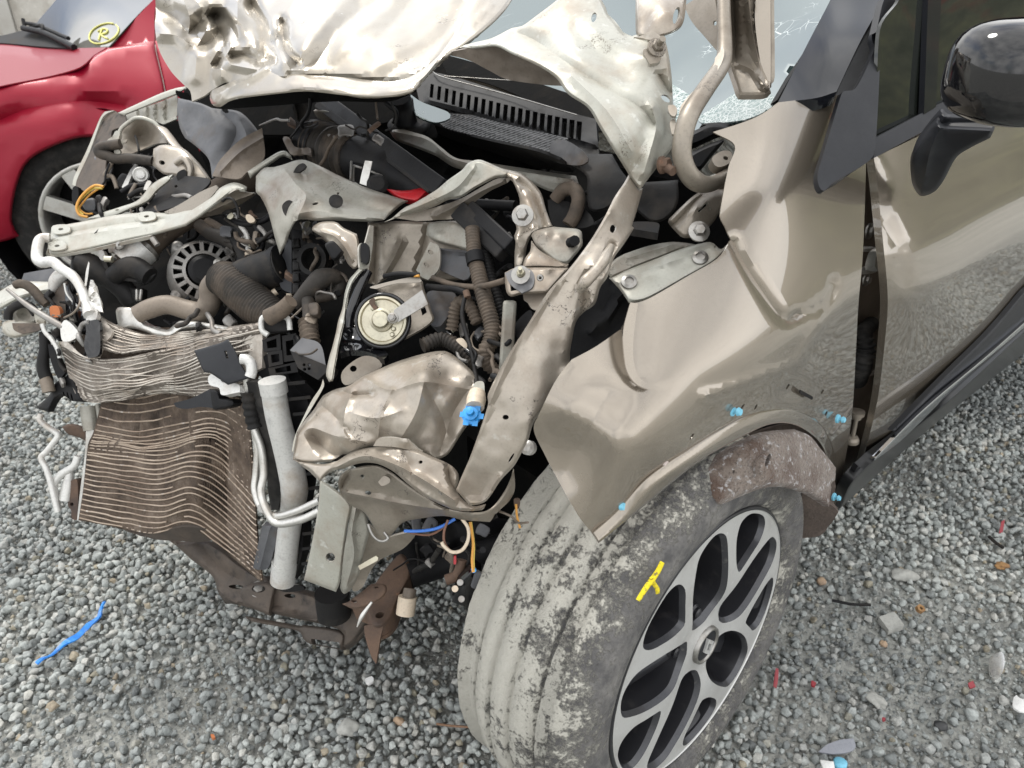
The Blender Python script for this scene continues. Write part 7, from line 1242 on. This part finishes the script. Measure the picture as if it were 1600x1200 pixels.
def mud_tyre():
    m = bpy.data.materials.new('muddy_tyre'); m.use_nodes = True; t = m.node_tree; nn = t.nodes; lk = t.links; b = nn['Principled BSDF']; b.inputs['Roughness'].default_value = .85
    co = nn.new('ShaderNodeTexCoord'); at = nn.new('ShaderNodeAttribute'); at.attribute_name = 'mud'
    def nz(scale, det, ro=.65, vec=None):
        n = nn.new('ShaderNodeTexNoise'); n.inputs['Scale'].default_value = scale; n.inputs['Detail'].default_value = det; n.inputs['Roughness'].default_value = ro; lk.new(vec or co.outputs['Object'], n.inputs['Vector']); return n.outputs['Fac']
    a = nz(13, 12, .78); c = nz(120, 6, .8); d = nz(300, 3)
    def math_(op, x, y):
        n = nn.new('ShaderNodeMath'); n.operation = op
        for i, q in enumerate((x, y)):
            if isinstance(q, (int, float)): n.inputs[i].default_value = q
            else: lk.new(q, n.inputs[i])
        return n.outputs[0]
    s = math_('ADD', math_('MULTIPLY', a, .6), math_('MULTIPLY', c, .4)); s = math_('ADD', s, at.outputs['Fac'])
    r = nn.new('ShaderNodeMapRange'); r.inputs['From Min'].default_value = .410; r.inputs['From Max'].default_value = .475; lk.new(s, r.inputs['Value'])
    mudc = nn.new('ShaderNodeMix'); mudc.data_type = 'RGBA'; lk.new(c, mudc.inputs[0]); mudc.inputs[6].default_value = (.36, .345, .30, 1); mudc.inputs[7].default_value = (.52, .505, .45, 1)
    rub = nn.new('ShaderNodeMix'); rub.data_type = 'RGBA'; r3 = nn.new('ShaderNodeMapRange'); r3.inputs['From Min'].default_value = .4; r3.inputs['From Max'].default_value = .7; lk.new(nz(26, 8, .7), r3.inputs['Value']); lk.new(r3.outputs[0], rub.inputs[0]); rub.inputs[6].default_value = (.085, .083, .083, 1); rub.inputs[7].default_value = (.25, .24, .225, 1)
    x = nn.new('ShaderNodeMix'); x.data_type = 'RGBA'; lk.new(r.outputs[0], x.inputs[0]); lk.new(rub.outputs[2], x.inputs[6]); lk.new(mudc.outputs[2], x.inputs[7]); lk.new(x.outputs[2], b.inputs['Base Color'])
    h = math_('ADD', math_('MULTIPLY', r.outputs[0], 1.0), math_('ADD', math_('MULTIPLY', c, .9), math_('MULTIPLY', d, .35)))
    bp = nn.new('ShaderNodeBump'); bp.inputs['Strength'].default_value = .9; bp.inputs['Distance'].default_value = .004; lk.new(h, bp.inputs['Height']); lk.new(bp.outputs['Normal'], b.inputs['Normal']); MATS['muddy_tyre'] = m
mud_tyre()
TW, TR = .215, .335
prof = [(.228, -.012), (.233, .002), (.240, .008), (.252, .012), (.268, .015), (.284, .0145), (.297, .010), (.306, .003), (.3065, .001), (.314, -.006), (.322, -.016), (.328, -.028)]
groove = [.030, .052, .0535, .058, .0595, .090, .092, .0985, .1005, .128, .130, .1365, .1385, .166, .1675, .172, .1735, .196]
for i, h in enumerate(groove):
    inner = h in (.0535, .058, .092, .0985, .130, .1365, .1675, .172)
    crown = TR - .35 * (h - .112) ** 2 / .112; prof.append((crown - (.0065 if inner else 0), -h))
prof += [(.326, -.205), (.316, -.214), (.30, -.222), (.27, -.226), (.235, -.222)]
rgm = random.Random(4)
def tdisp(i, j, r, h):
    if h > -.03: return 0
    p = Vector((j * .35, h * 40, 1)); base = .0016 * mnoise.noise(p) + .001 * mnoise.noise(p * 2.7)
    if r > TR - .006 and r < .3345: base -= .0035 * (1 if (j % 4 == 0 and (h > -.055 or h < -.17)) else 0)
    return base
ty = revolve('tyre', prof, 'muddy_tyre', 240, disp=tdisp)
av = ty.data.attributes.new('mud', 'FLOAT', 'POINT'); vals = []
for i, (r, h) in enumerate(prof):
    for j in range(240):
        w = np.interp(-h, [-.02, -.006, .0, .02, .04, .075, .10, .2], [-.13, -.10, -.07, -.045, -.03, -.01, .012, .035]); ang = 360 * j / 240
        if h > -.004: w += .05 * max(0, math.cos(math.radians(ang - 200)))
        # scuffed dark bands where the tread was rubbed clean
        w += -.07 * max(0, mnoise.noise(Vector((j * .045, h * 16, 2)))) ; w -= .03 if (-h) in (.0535, .058, .092, .0985, .130, .1365, .1675, .172) else 0; vals.append(w)
av.data.foreach_set('value', vals)
# the alloy wheel: machined face with cut windows, dark pockets behind
def dome(r): return .003 + .010 * (1 - (r / .2325) ** 2) - .012 * math.exp(-((r - .05) / .035) ** 2)
def face_mesh():
    out = [(.2265 * math.cos(a), .2265 * math.sin(a)) for a in np.linspace(0, 2 * math.pi, 121)[:-1]]
    rg = lambda pts: [(RRIM * r * math.cos(math.radians(d)), RRIM * r * math.sin(math.radians(d)), False) for r, d in pts]
    Lp = [(.205, -8), (.255, -27), (.36, -31), (.50, -25), (.66, -18.5), (.80, -13), (.895, -8.5), (.935, -1), (.925, 5), (.86, 10.5), (.72, 14.5), (.55, 20), (.40, 26), (.28, 25), (.21, 9)]
    Sp = [(.54, 2), (.59, -6), (.68, -11.5), (.80, -15), (.90, -14), (.945, -8), (.95, 0), (.94, 8), (.89, 13), (.79, 14.5), (.67, 10.5), (.58, 6)]
    hl = []
    for k in range(5):
        hl.append([(r, d + 64.8 - 72 * k) for r, d in Lp]); hl.append([(r, d + 64.8 + 36 - 72 * k) for r, d in Sp])
    hl = [spline(rg(h), True, .006, True) for h in hl]
    cap = np.array([(.031 * math.cos(a), .031 * math.sin(a)) for a in np.linspace(0, 2 * math.pi, 33)[:-1]])
    out = np.array(out); g = np.array([(x, y) for x in np.arange(-.22, .22, .009) for y in np.arange(-.22, .22, .009)]); rr = np.hypot(g[:, 0], g[:, 1]); ok = (rr < .222) & (rr > .036)
    for h in hl: ok &= ~inside(h, g) & (seg_dist(g, np.r_[h, h[:1]]) > .003)
    g = g[ok]; loops = [out, cap] + hl; edges = []; b = 0
    for c in loops: n = len(c); edges += [(b + i, b + (i + 1) % n) for i in range(n)]; b += n
    vs, es, fs, *_ = delaunay_2d_cdt([V2((float(x), float(y))) for x, y in np.concatenate(loops + [g])], edges, [], 0, 1e-7)
    uv = np.array([(v[0], v[1]) for v in vs]); F = np.array([f for f in fs if len(f) == 3]); c = uv[F].mean(1); ok = np.hypot(c[:, 0], c[:, 1]) > .0305
    for h in hl: ok &= ~inside(h, c)
    F = F[ok]; pos = lambda x, y, dz=0: WC + WE1 * x + WE2 * y + AX * (dome(math.hypot(x, y)) + dz)
    V = [pos(x, y) for x, y in uv]
    mk('rim_face', V, [tuple(f) for f in F], 'rim_face', wh, True)
    # dark walls: each window drops back and narrows into a pocket; a bevel lip first
    for h in hl:
        n = len(h); ce = h.mean(0); vs, fs = [], []
        for dz, k in ((0, 1.0), (-.009, .925), (-.026, .89), (-.055, .87)):
            vs += [pos(*(ce + (q - ce) * k), dz) for q in h]
        mk('window_chamfer', vs[:2 * n], [(i, (i + 1) % n, n + (i + 1) % n, n + i) for i in range(n)], 'rim_chamfer', wh, True)
        for L_ in range(1, 3):
            for i in range(n): fs.append((L_ * n + i, L_ * n + (i + 1) % n, (L_ + 1) * n + (i + 1) % n, (L_ + 1) * n + i))
        mk('window_pocket', vs, fs, 'rim_dark', wh, True)
    # inner spoke ribs inside the large windows
    for k in range(5):
        a = 64.8 - 72 * k
        vs, fs = [], []
        for q in range(9):
            r = .05 + .155 * q / 8; t = q / 8; hh = -.018 - .02 * t
            for dd, dz in ((-15 + 5 * t, -.03), (-11 + 4 * t, 0), (4 - t, .002), (9, -.03)): vs.append(wp(r, a + dd - 5, hh + dz))
        for q in range(8):
            for i in range(3): fs.append((q * 4 + i, q * 4 + i + 1, (q + 1) * 4 + i + 1, (q + 1) * 4 + i))
        mk('inner_rib', vs, fs, 'rim_rib', wh, True)
        c = wp(.057, a, -.018); lathe('wheel_nut', c, AX, [(.013, -.02), (.0125, .0), (.009, .003), (.009, .008), (.006, .010), (0, .010)], 'rim_dark', wh, 12)
face_mesh()
revolve('rim_flange', [(.2262, .0030), (.2275, .0050), (.2300, .0052), (.2325, .0035), (.2335, .000), (.232, -.006)], 'rim_dark', 96)
revolve('rim_edge', [(.2255, .0030), (.2262, .0042), (.2272, .0052)], 'rim_face', 96)
revolve('rim_barrel', [(.2262, .002), (.216, -.01), (.208, -.04), (.198, -.10), (.20, -.2)], 'rim_dark', 80)
revolve('brake_disc', [(.0, -.055), (.06, -.055), (.062, -.066), (.138, -.066), (.138, -.09), (.0, -.09)], 'cast_aluminium', 48)
for k in (0,):
    vs, fs = [], []
    for q in range(12):
        a = 20 + 70 * q / 11
        for r, h in ((.10, -.05), (.165, -.05), (.165, -.11), (.10, -.11)): vs.append(wp(r, a, h))
    for q in range(11):
        for i in range(4): fs.append((q * 4 + i, q * 4 + (i + 1) % 4, (q + 1) * 4 + (i + 1) % 4, (q + 1) * 4 + i))
    fs += [(0, 1, 2, 3), (44, 45, 46, 47)]; mk('brake_caliper', vs, fs, 'rust', wh, False, recalc=True)
revolve('dust_shield', [(.0, -.13), (.20, -.13)], 'engine_dark', 48)
cap = wh
revolve('cap_ring', [(.0255, .004), (.0265, .010), (.029, .0115), (.0315, .010), (.0325, .002)], 'steel', 48, cap); revolve('cap_disc', [(.0258, .008), (.012, .0095), (0, .0098)], 'satin_trim', 40, cap)
# lozenge emblem: a hollow upright diamond
def emblem():
    up = math.degrees(math.atan2(RM.T[1] @ WE2 if False else (np.array([0, 0, 1.]) @ WE2), (np.array([0, 0, 1.]) @ WE1))) - 12
    vs, fs = [], []
    for k, (ru, rs) in enumerate(((.0205, .0130), (.0100, .0058))):
        for q, (r, d) in enumerate(((ru, 0), (rs, 90), (ru, 180), (rs, 270))):
            for hh in (.0085, .0130): vs.append(wp(r, up + d, hh + (.001 if k == 0 else 0) * 0))
    for q in range(4):
        a, b = q, (q + 1) % 4; o0, o1, i0, i1 = 2 * a, 2 * b, 8 + 2 * a, 8 + 2 * b
        fs += [(o0 + 1, o1 + 1, i1 + 1, i0 + 1), (o0, o1, o1 + 1, o0 + 1), (i0, i1, i1 + 1, i0 + 1)]
    mk('cap_emblem', vs, fs, 'rim_face', cap, False, recalc=True)
emblem()
# yellow chalk mark on the tyre wall
def onwall(X_, Y_):
    """enlargement of the wheel: pixel to the tyre wall surface"""
    u, v = 900 + X_ / 2.6075, 740 + Y_ / 2.6075; r = rays([(u, v)])[0]; h = .008
    for _ in range(12):
        t = ((WC + AX * h - CAMP) @ AX) / (r @ AX); p = CAMP + r * t - WC; rad = math.hypot(p @ WE1, p @ WE2); h = float(np.interp(rad, [q[0] for q in prof[:12]], [q[1] for q in prof[:12]])) + .001
    return CAMP + r * t
ch = wh
tube('chalk_stroke', [onwall(*q) for q in ((352, 360), (335, 395), (312, 430), (285, 465), (252, 517))], [.0030, .0034, .0036, .0034, .0030], 'yellow_chalk', ch, n=8, flat=.5, world=True)
tube('chalk_stroke', [onwall(*q) for q in ((306, 424), (318, 450), (330, 470), (332, 488))], [.0028, .0032, .0034, .003], 'yellow_chalk', ch, n=8, flat=.5, world=True)
# felt arch liner and the lower splash panel behind the tyre
K('arch_liner', "L:0,575! 40,545 100,500 180,450 300,400 450,385! 530,420 580,480 630,540 660,580! 655,640 640,660 625,775! 560,730 490,695 400,675 300,680 200,715 130,745 70,772! 30,735 15,690 5,640", [(1100, 730, 1.05), (1190, 690, 1.06), (1245, 670, 1.12), (1303, 728, 1.20), (1294, 792, 1.19), (1230, 768, 1.08), (1175, 772, 1.05), (1122, 790, 1.03), (1106, 765, 1.035), (1200, 730, 1.045)], 'felt', th=.010, res=6, lip=(8, .016), crumple=(.004, 18, 2.), holes=[(1200, 719, 3.5, 11, 20), (1147, 737, 2, 2.5), (1301, 756, 2, 5, 30)], ridges=[("L:310,480 240,560 250,620", 12, .010), ("L:560,560 600,640", 8, -.006)])
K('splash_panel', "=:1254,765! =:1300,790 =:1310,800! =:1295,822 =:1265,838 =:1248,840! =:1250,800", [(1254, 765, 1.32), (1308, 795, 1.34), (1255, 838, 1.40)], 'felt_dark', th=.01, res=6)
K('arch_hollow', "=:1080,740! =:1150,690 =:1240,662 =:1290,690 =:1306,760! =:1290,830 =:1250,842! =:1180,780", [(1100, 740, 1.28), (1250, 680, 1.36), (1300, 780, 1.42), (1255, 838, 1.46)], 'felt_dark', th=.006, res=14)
lathe('side_marker_bolt', P(828, 700, .93), toward(828, 700, .93, (-.4, 0, .1)), [(.009, 0), (.009, .01), (.005, .013), (0, .013)], 'white_tube', car, 14)
# ================================================================== things lying on the gravel
def on_ground(name, label, cat, u, v, geo, m, group=None, smooth=True, h=.006):
    c = ground(u, v, h); vs, fs = geo(c); o = mk(name, vs, fs, m, None, smooth, orig=c); tag(o, label, cat, group); return o
def flat_shard(outline, th=.003, tilt=(.0, .0), bulge=0., k=.8):
    """outline in px of the photograph, laid on the gravel as a thin plate"""
    def g(c):
        pts = spline(as_pts(outline), True, 5, True); pts = pts.mean(0) + (pts - pts.mean(0)) * k; P0 = np.array([ground(a, b, .008) for a, b in pts]); ce = P0.mean(0); n = len(P0)
        z = .012 + tilt[0] * (P0[:, 0] - ce[0]) + tilt[1] * (P0[:, 1] - ce[1]); P0[:, 2] = z; top = P0 + [0, 0, th]
        vs = list(P0) + list(top) + list(P0) + list(top) + [ce * [1, 1, 0] + [0, 0, .012], ce * [1, 1, 0] + [0, 0, .012 + th + bulge]]
        fs = [(2 * n + i, 2 * n + (i + 1) % n, 3 * n + (i + 1) % n, 3 * n + i) for i in range(n)] + [((i + 1) % n, i, 4 * n) for i in range(n)] + [(n + i, n + (i + 1) % n, 4 * n + 1) for i in range(n)]
        return vs, fs
    return g
rockm = mat('pale_rock', (.40, .40, .37), .85, var=(30, (.27, .27, .25), .45, .7), bump=(60, .7, .004))
mat('dark_rock', (.035, .036, .037), .6, var=(40, (.07, .07, .07), .5, .8), bump=(60, .5)); mat('tan_rock', (.42, .30, .20), .8, var=(40, (.30, .22, .16), .45, .7), bump=(60, .5)); mat('rust_rock', (.30, .17, .07), .9, var=(60, (.18, .10, .05), .45, .7), bump=(80, .8))
mat('red_shard', (.27, .02, .03), .35, spec=.5); mat('blue_strip', (.02, .20, .68), .5, var=(60, (.05, .32, .78), .45, .7), var2=(35, (.22, .27, .34), .54, .72)); mat('grey_shard', (.24, .25, .28), .35, var=(30, (.32, .33, .36), .5, .8))
def rock(size, seed, squash=(1, .8, .5), jag=.35): return lambda c: stone_geo(c, size, seed, 3, squash, jag)
on_ground('stone', 'large pale flat stone lying in the gravel right of the front tyre', 'stone', 1412, 898, rock(0.0250, 1.3, (1.35, .7, .4)), 'pale_rock')
on_ground('stone', 'big rounded pale grey stone on the gravel left of the muddy tyre', 'stone', 544, 1137, rock(0.0203, 2.9, (1, .9, .6)), 'pale_rock')
on_ground('stone', 'lone black pebble on bare dirt at the lower right', 'stone', 1470, 1133, rock(0.0117, 4.1, (1.1, .85, .6)), 'dark_rock')
on_ground('stone', 'crumbly rust brown stone near the right edge above the pale flat stone', 'stone', 1565, 884, rock(0.0133, 5.2, (1, .9, .5), .6), 'rust_rock')
on_ground('stone', 'small tan stone lying between the tyre and the pale flat stone', 'stone', 1284, 908, rock(0.0109, 6.6, (1, .9, .7)), 'tan_rock')
on_ground('stone', 'angular dark grey stone in front of the bare dirt patch', 'stone', 1368, 1094, rock(0.0172, 7.7, (1.2, .85, .5), .5), 'pale_rock')
on_ground('stone', 'dark brown pebble in the middle of the gravel on the right', 'stone', 1381, 1006, rock(0.0086, 8.8, (1, .9, .7)), 'tan_rock')
on_ground('stone', 'cream stone with a tan side by the lower gravel on the left of the tyre', 'stone', 624, 1127, rock(0.0101, 9.3, (1.2, .8, .6)), 'tan_rock')
on_ground('concrete_lump', 'square weathered grey block half buried in the gravel right of the wheel', 'lump', 1391, 976, lambda c: obox_geo(c + np.array([0, 0, .004]), np.array([.018, .005, .003]), np.array([-.004, .017, .002]), np.array([0, 0, .008])), 'pale_rock', smooth=False)
G_R = 'red plastic shards scattered on the gravel'
on_ground('plastic_shard', 'red plastic shard standing upright beside the lower right of the wheel', 'shard', 1209, 1068, flat_shard("Q:345,740 362,745 368,790 355,825 345,800", .006, (.3, 1.2), .002), 'red_shard', G_R)
on_ground('plastic_shard', 'red shard next to the upright one, a hand further right', 'shard', 1270, 1072, flat_shard("Q:530,775 560,790 555,805 535,800", .004, (.3, .4)), 'red_shard', G_R)
on_ground('plastic_shard', 'pinkish red triangular shard on the edge of the bare dirt', 'shard', 1516, 1073, flat_shard("Q:1310,785! 1340,775! 1358,805! 1325,812", .003, (.1, .2)), 'red_shard', G_R)
on_ground('plastic_shard', 'tall red plastic shard farthest back on the gravel by the right edge', 'shard', 1562, 828, flat_shard("L:1472,875! 1490,872! 1495,910 1475,908!", .006, (.4, 1.0)), 'red_shard', G_R)
on_ground('plastic_shard', 'tiny dark red shard below the upright red one', 'shard', 1380, 1127, flat_shard("Q:885,955 905,958 905,975 890,980", .003), 'red_shard', G_R)
on_ground('lens_piece', 'clear ribbed plastic lens piece lying on bare dirt at the right', 'lens piece', 1555, 1044, flat_shard("Q:1410,660 1440,640 1480,630 1500,660 1500,720 1480,765 1440,770 1415,730", .005, (.1, .15), .006), 'clear_plastic')
on_ground('plastic_shard', 'pointed grey plastic shard near the bottom edge right of the wheel', 'shard', 1306, 1169, flat_shard("Q:545,1130! 600,1090 680,1065 760,1060! 775,1110 740,1135 640,1145", .003, (.05, .1)), 'grey_shard')
on_ground('paper_scrap', 'torn white scrap on bare dirt at the right edge', 'scrap', 1591, 1104, flat_shard("Q:1530,850! 1545,840 1570,860 1620,870! 1660,900 1640,950! 1580,935 1530,900", .004, (.2, .1), .008), 'white_scrap')
on_ground('paper_scrap', 'white and blue scrap half out of frame at the bottom edge', 'scrap', 1290, 1197, flat_shard("Q:565,1165! 620,1175 650,1180! 660,1230! 600,1230", .004, (.1, .1), .004), 'white_scrap')
on_ground('bottle_top', 'small bright blue cap on the gravel at the bottom edge', 'cap', 1312, 1197, lambda c: lathe_geo(c, [0, .2, 1], [(0, 0), (.012, 0), (.012, .010), (.009, .012), (0, .012)], 18), 'clip_blue')
on_ground('plastic_shard', 'blue plastic bit on the gravel below the door sill', 'shard', 1577, 555, lambda c: lathe_geo(c, [.2, -.3, 1], [(0, 0), (.016, 0), (.016, .010), (.012, .012), (0, .012)], 18), 'blue_plastic')
on_ground('plastic_shard', 'orange plastic crumb on the gravel at the lower left', 'shard', 334, 1155, flat_shard("M:1055,1045 1075,1045 1085,1065 1065,1072", .006), 'orange_mud')
on_ground('plastic_shard', 'small white plastic shard under the broken front corner', 'shard', 577, 1066, flat_shard("N:700,770 745,755 755,780 720,798", .005, (.1, .2)), 'white_scrap')
st_ = [ground(u, v, .020) for u, v in ((57, 1037), (80, 1022), (108, 1002), (135, 982), (155, 962), (163, 940))]
c0 = st_[0].copy(); c0[2] = 0
def strip_geo():
    vs, fs = [], []; K_ = [np.array(p) for p in st_]; t_ = np.linspace(0, 5, 26)
    pts = [np.array([np.interp(t, range(6), [p[k] for p in K_]) for k in range(3)]) for t in t_]
    pts = [p + np.array([0, 0, .0025 * math.sin(i * .9)]) for i, p in enumerate(pts)]
    for i, p in enumerate(pts):
        d = pts[min(i + 1, 25)] - pts[max(i - 1, 0)]; d /= np.linalg.norm(d); s = np.cross(d, [0, 0, 1]); w = .0062 * (.6 + .4 * math.sin(math.pi * min(1, (i + 3) / 26)) + .06 * math.sin(i * 1.3)); a = .6 * math.sin(i * .35)
        u = np.array([0, 0, 1.]); e = s * math.cos(a) + u * math.sin(a); f = np.cross(d, e)
        vs += [p - e * w - f * .002, p + e * w - f * .002, p + e * w + f * .002, p - e * w + f * .002]
    for i in range(25):
        for k in range(4): fs.append((i * 4 + k, i * 4 + (k + 1) % 4, i * 4 + 4 + (k + 1) % 4, i * 4 + 4 + k))
    return vs, fs + [(0, 1, 2, 3), (100, 101, 102, 103)]
vs, fs = strip_geo(); tag(mk('plastic_strip', vs, fs, 'blue_strip', None, False, orig=c0, recalc=True), 'bright blue plastic strip curving across the gravel at the lower left', 'strip')
def stick(name, label, pts, r, m):
    p3 = [ground(u, v, .018) for u, v in pts]; o = tube(name, p3, r, m, None, n=8, world=True); tag(o, label, 'stick')
mat('twig_bark', (.22, .13, .08), .9); 
stick('twig', 'thin reddish brown twig touching the left side of the muddy tyre', [(682, 1131), (705, 1134), (735, 1136)], .0022, 'twig_bark')
stick('plastic_stick', 'thin black plastic stick on the gravel right of the wheel', [(1300, 938), (1331, 944), (1360, 945)], .0032, 'black_plastic')
stick('plastic_stick', 'dark stick slanting in the gravel by the tall red shard', [(1545, 838), (1556, 848), (1568, 856)], .004, 'worn_black')
o = on_ground('rusty_nut', 'rusty ring nut lying on the gravel right of the grey block', 'nut', 1436, 953, lambda c: lathe_geo(c, [.2, -.3, 1], [(.004, 0), (.010, 0), (.010, .009), (.004, .009), (.004, 0)], 6), 'rust_rock', smooth=False)
# names of repeats are Blender suffixes; nothing else to register
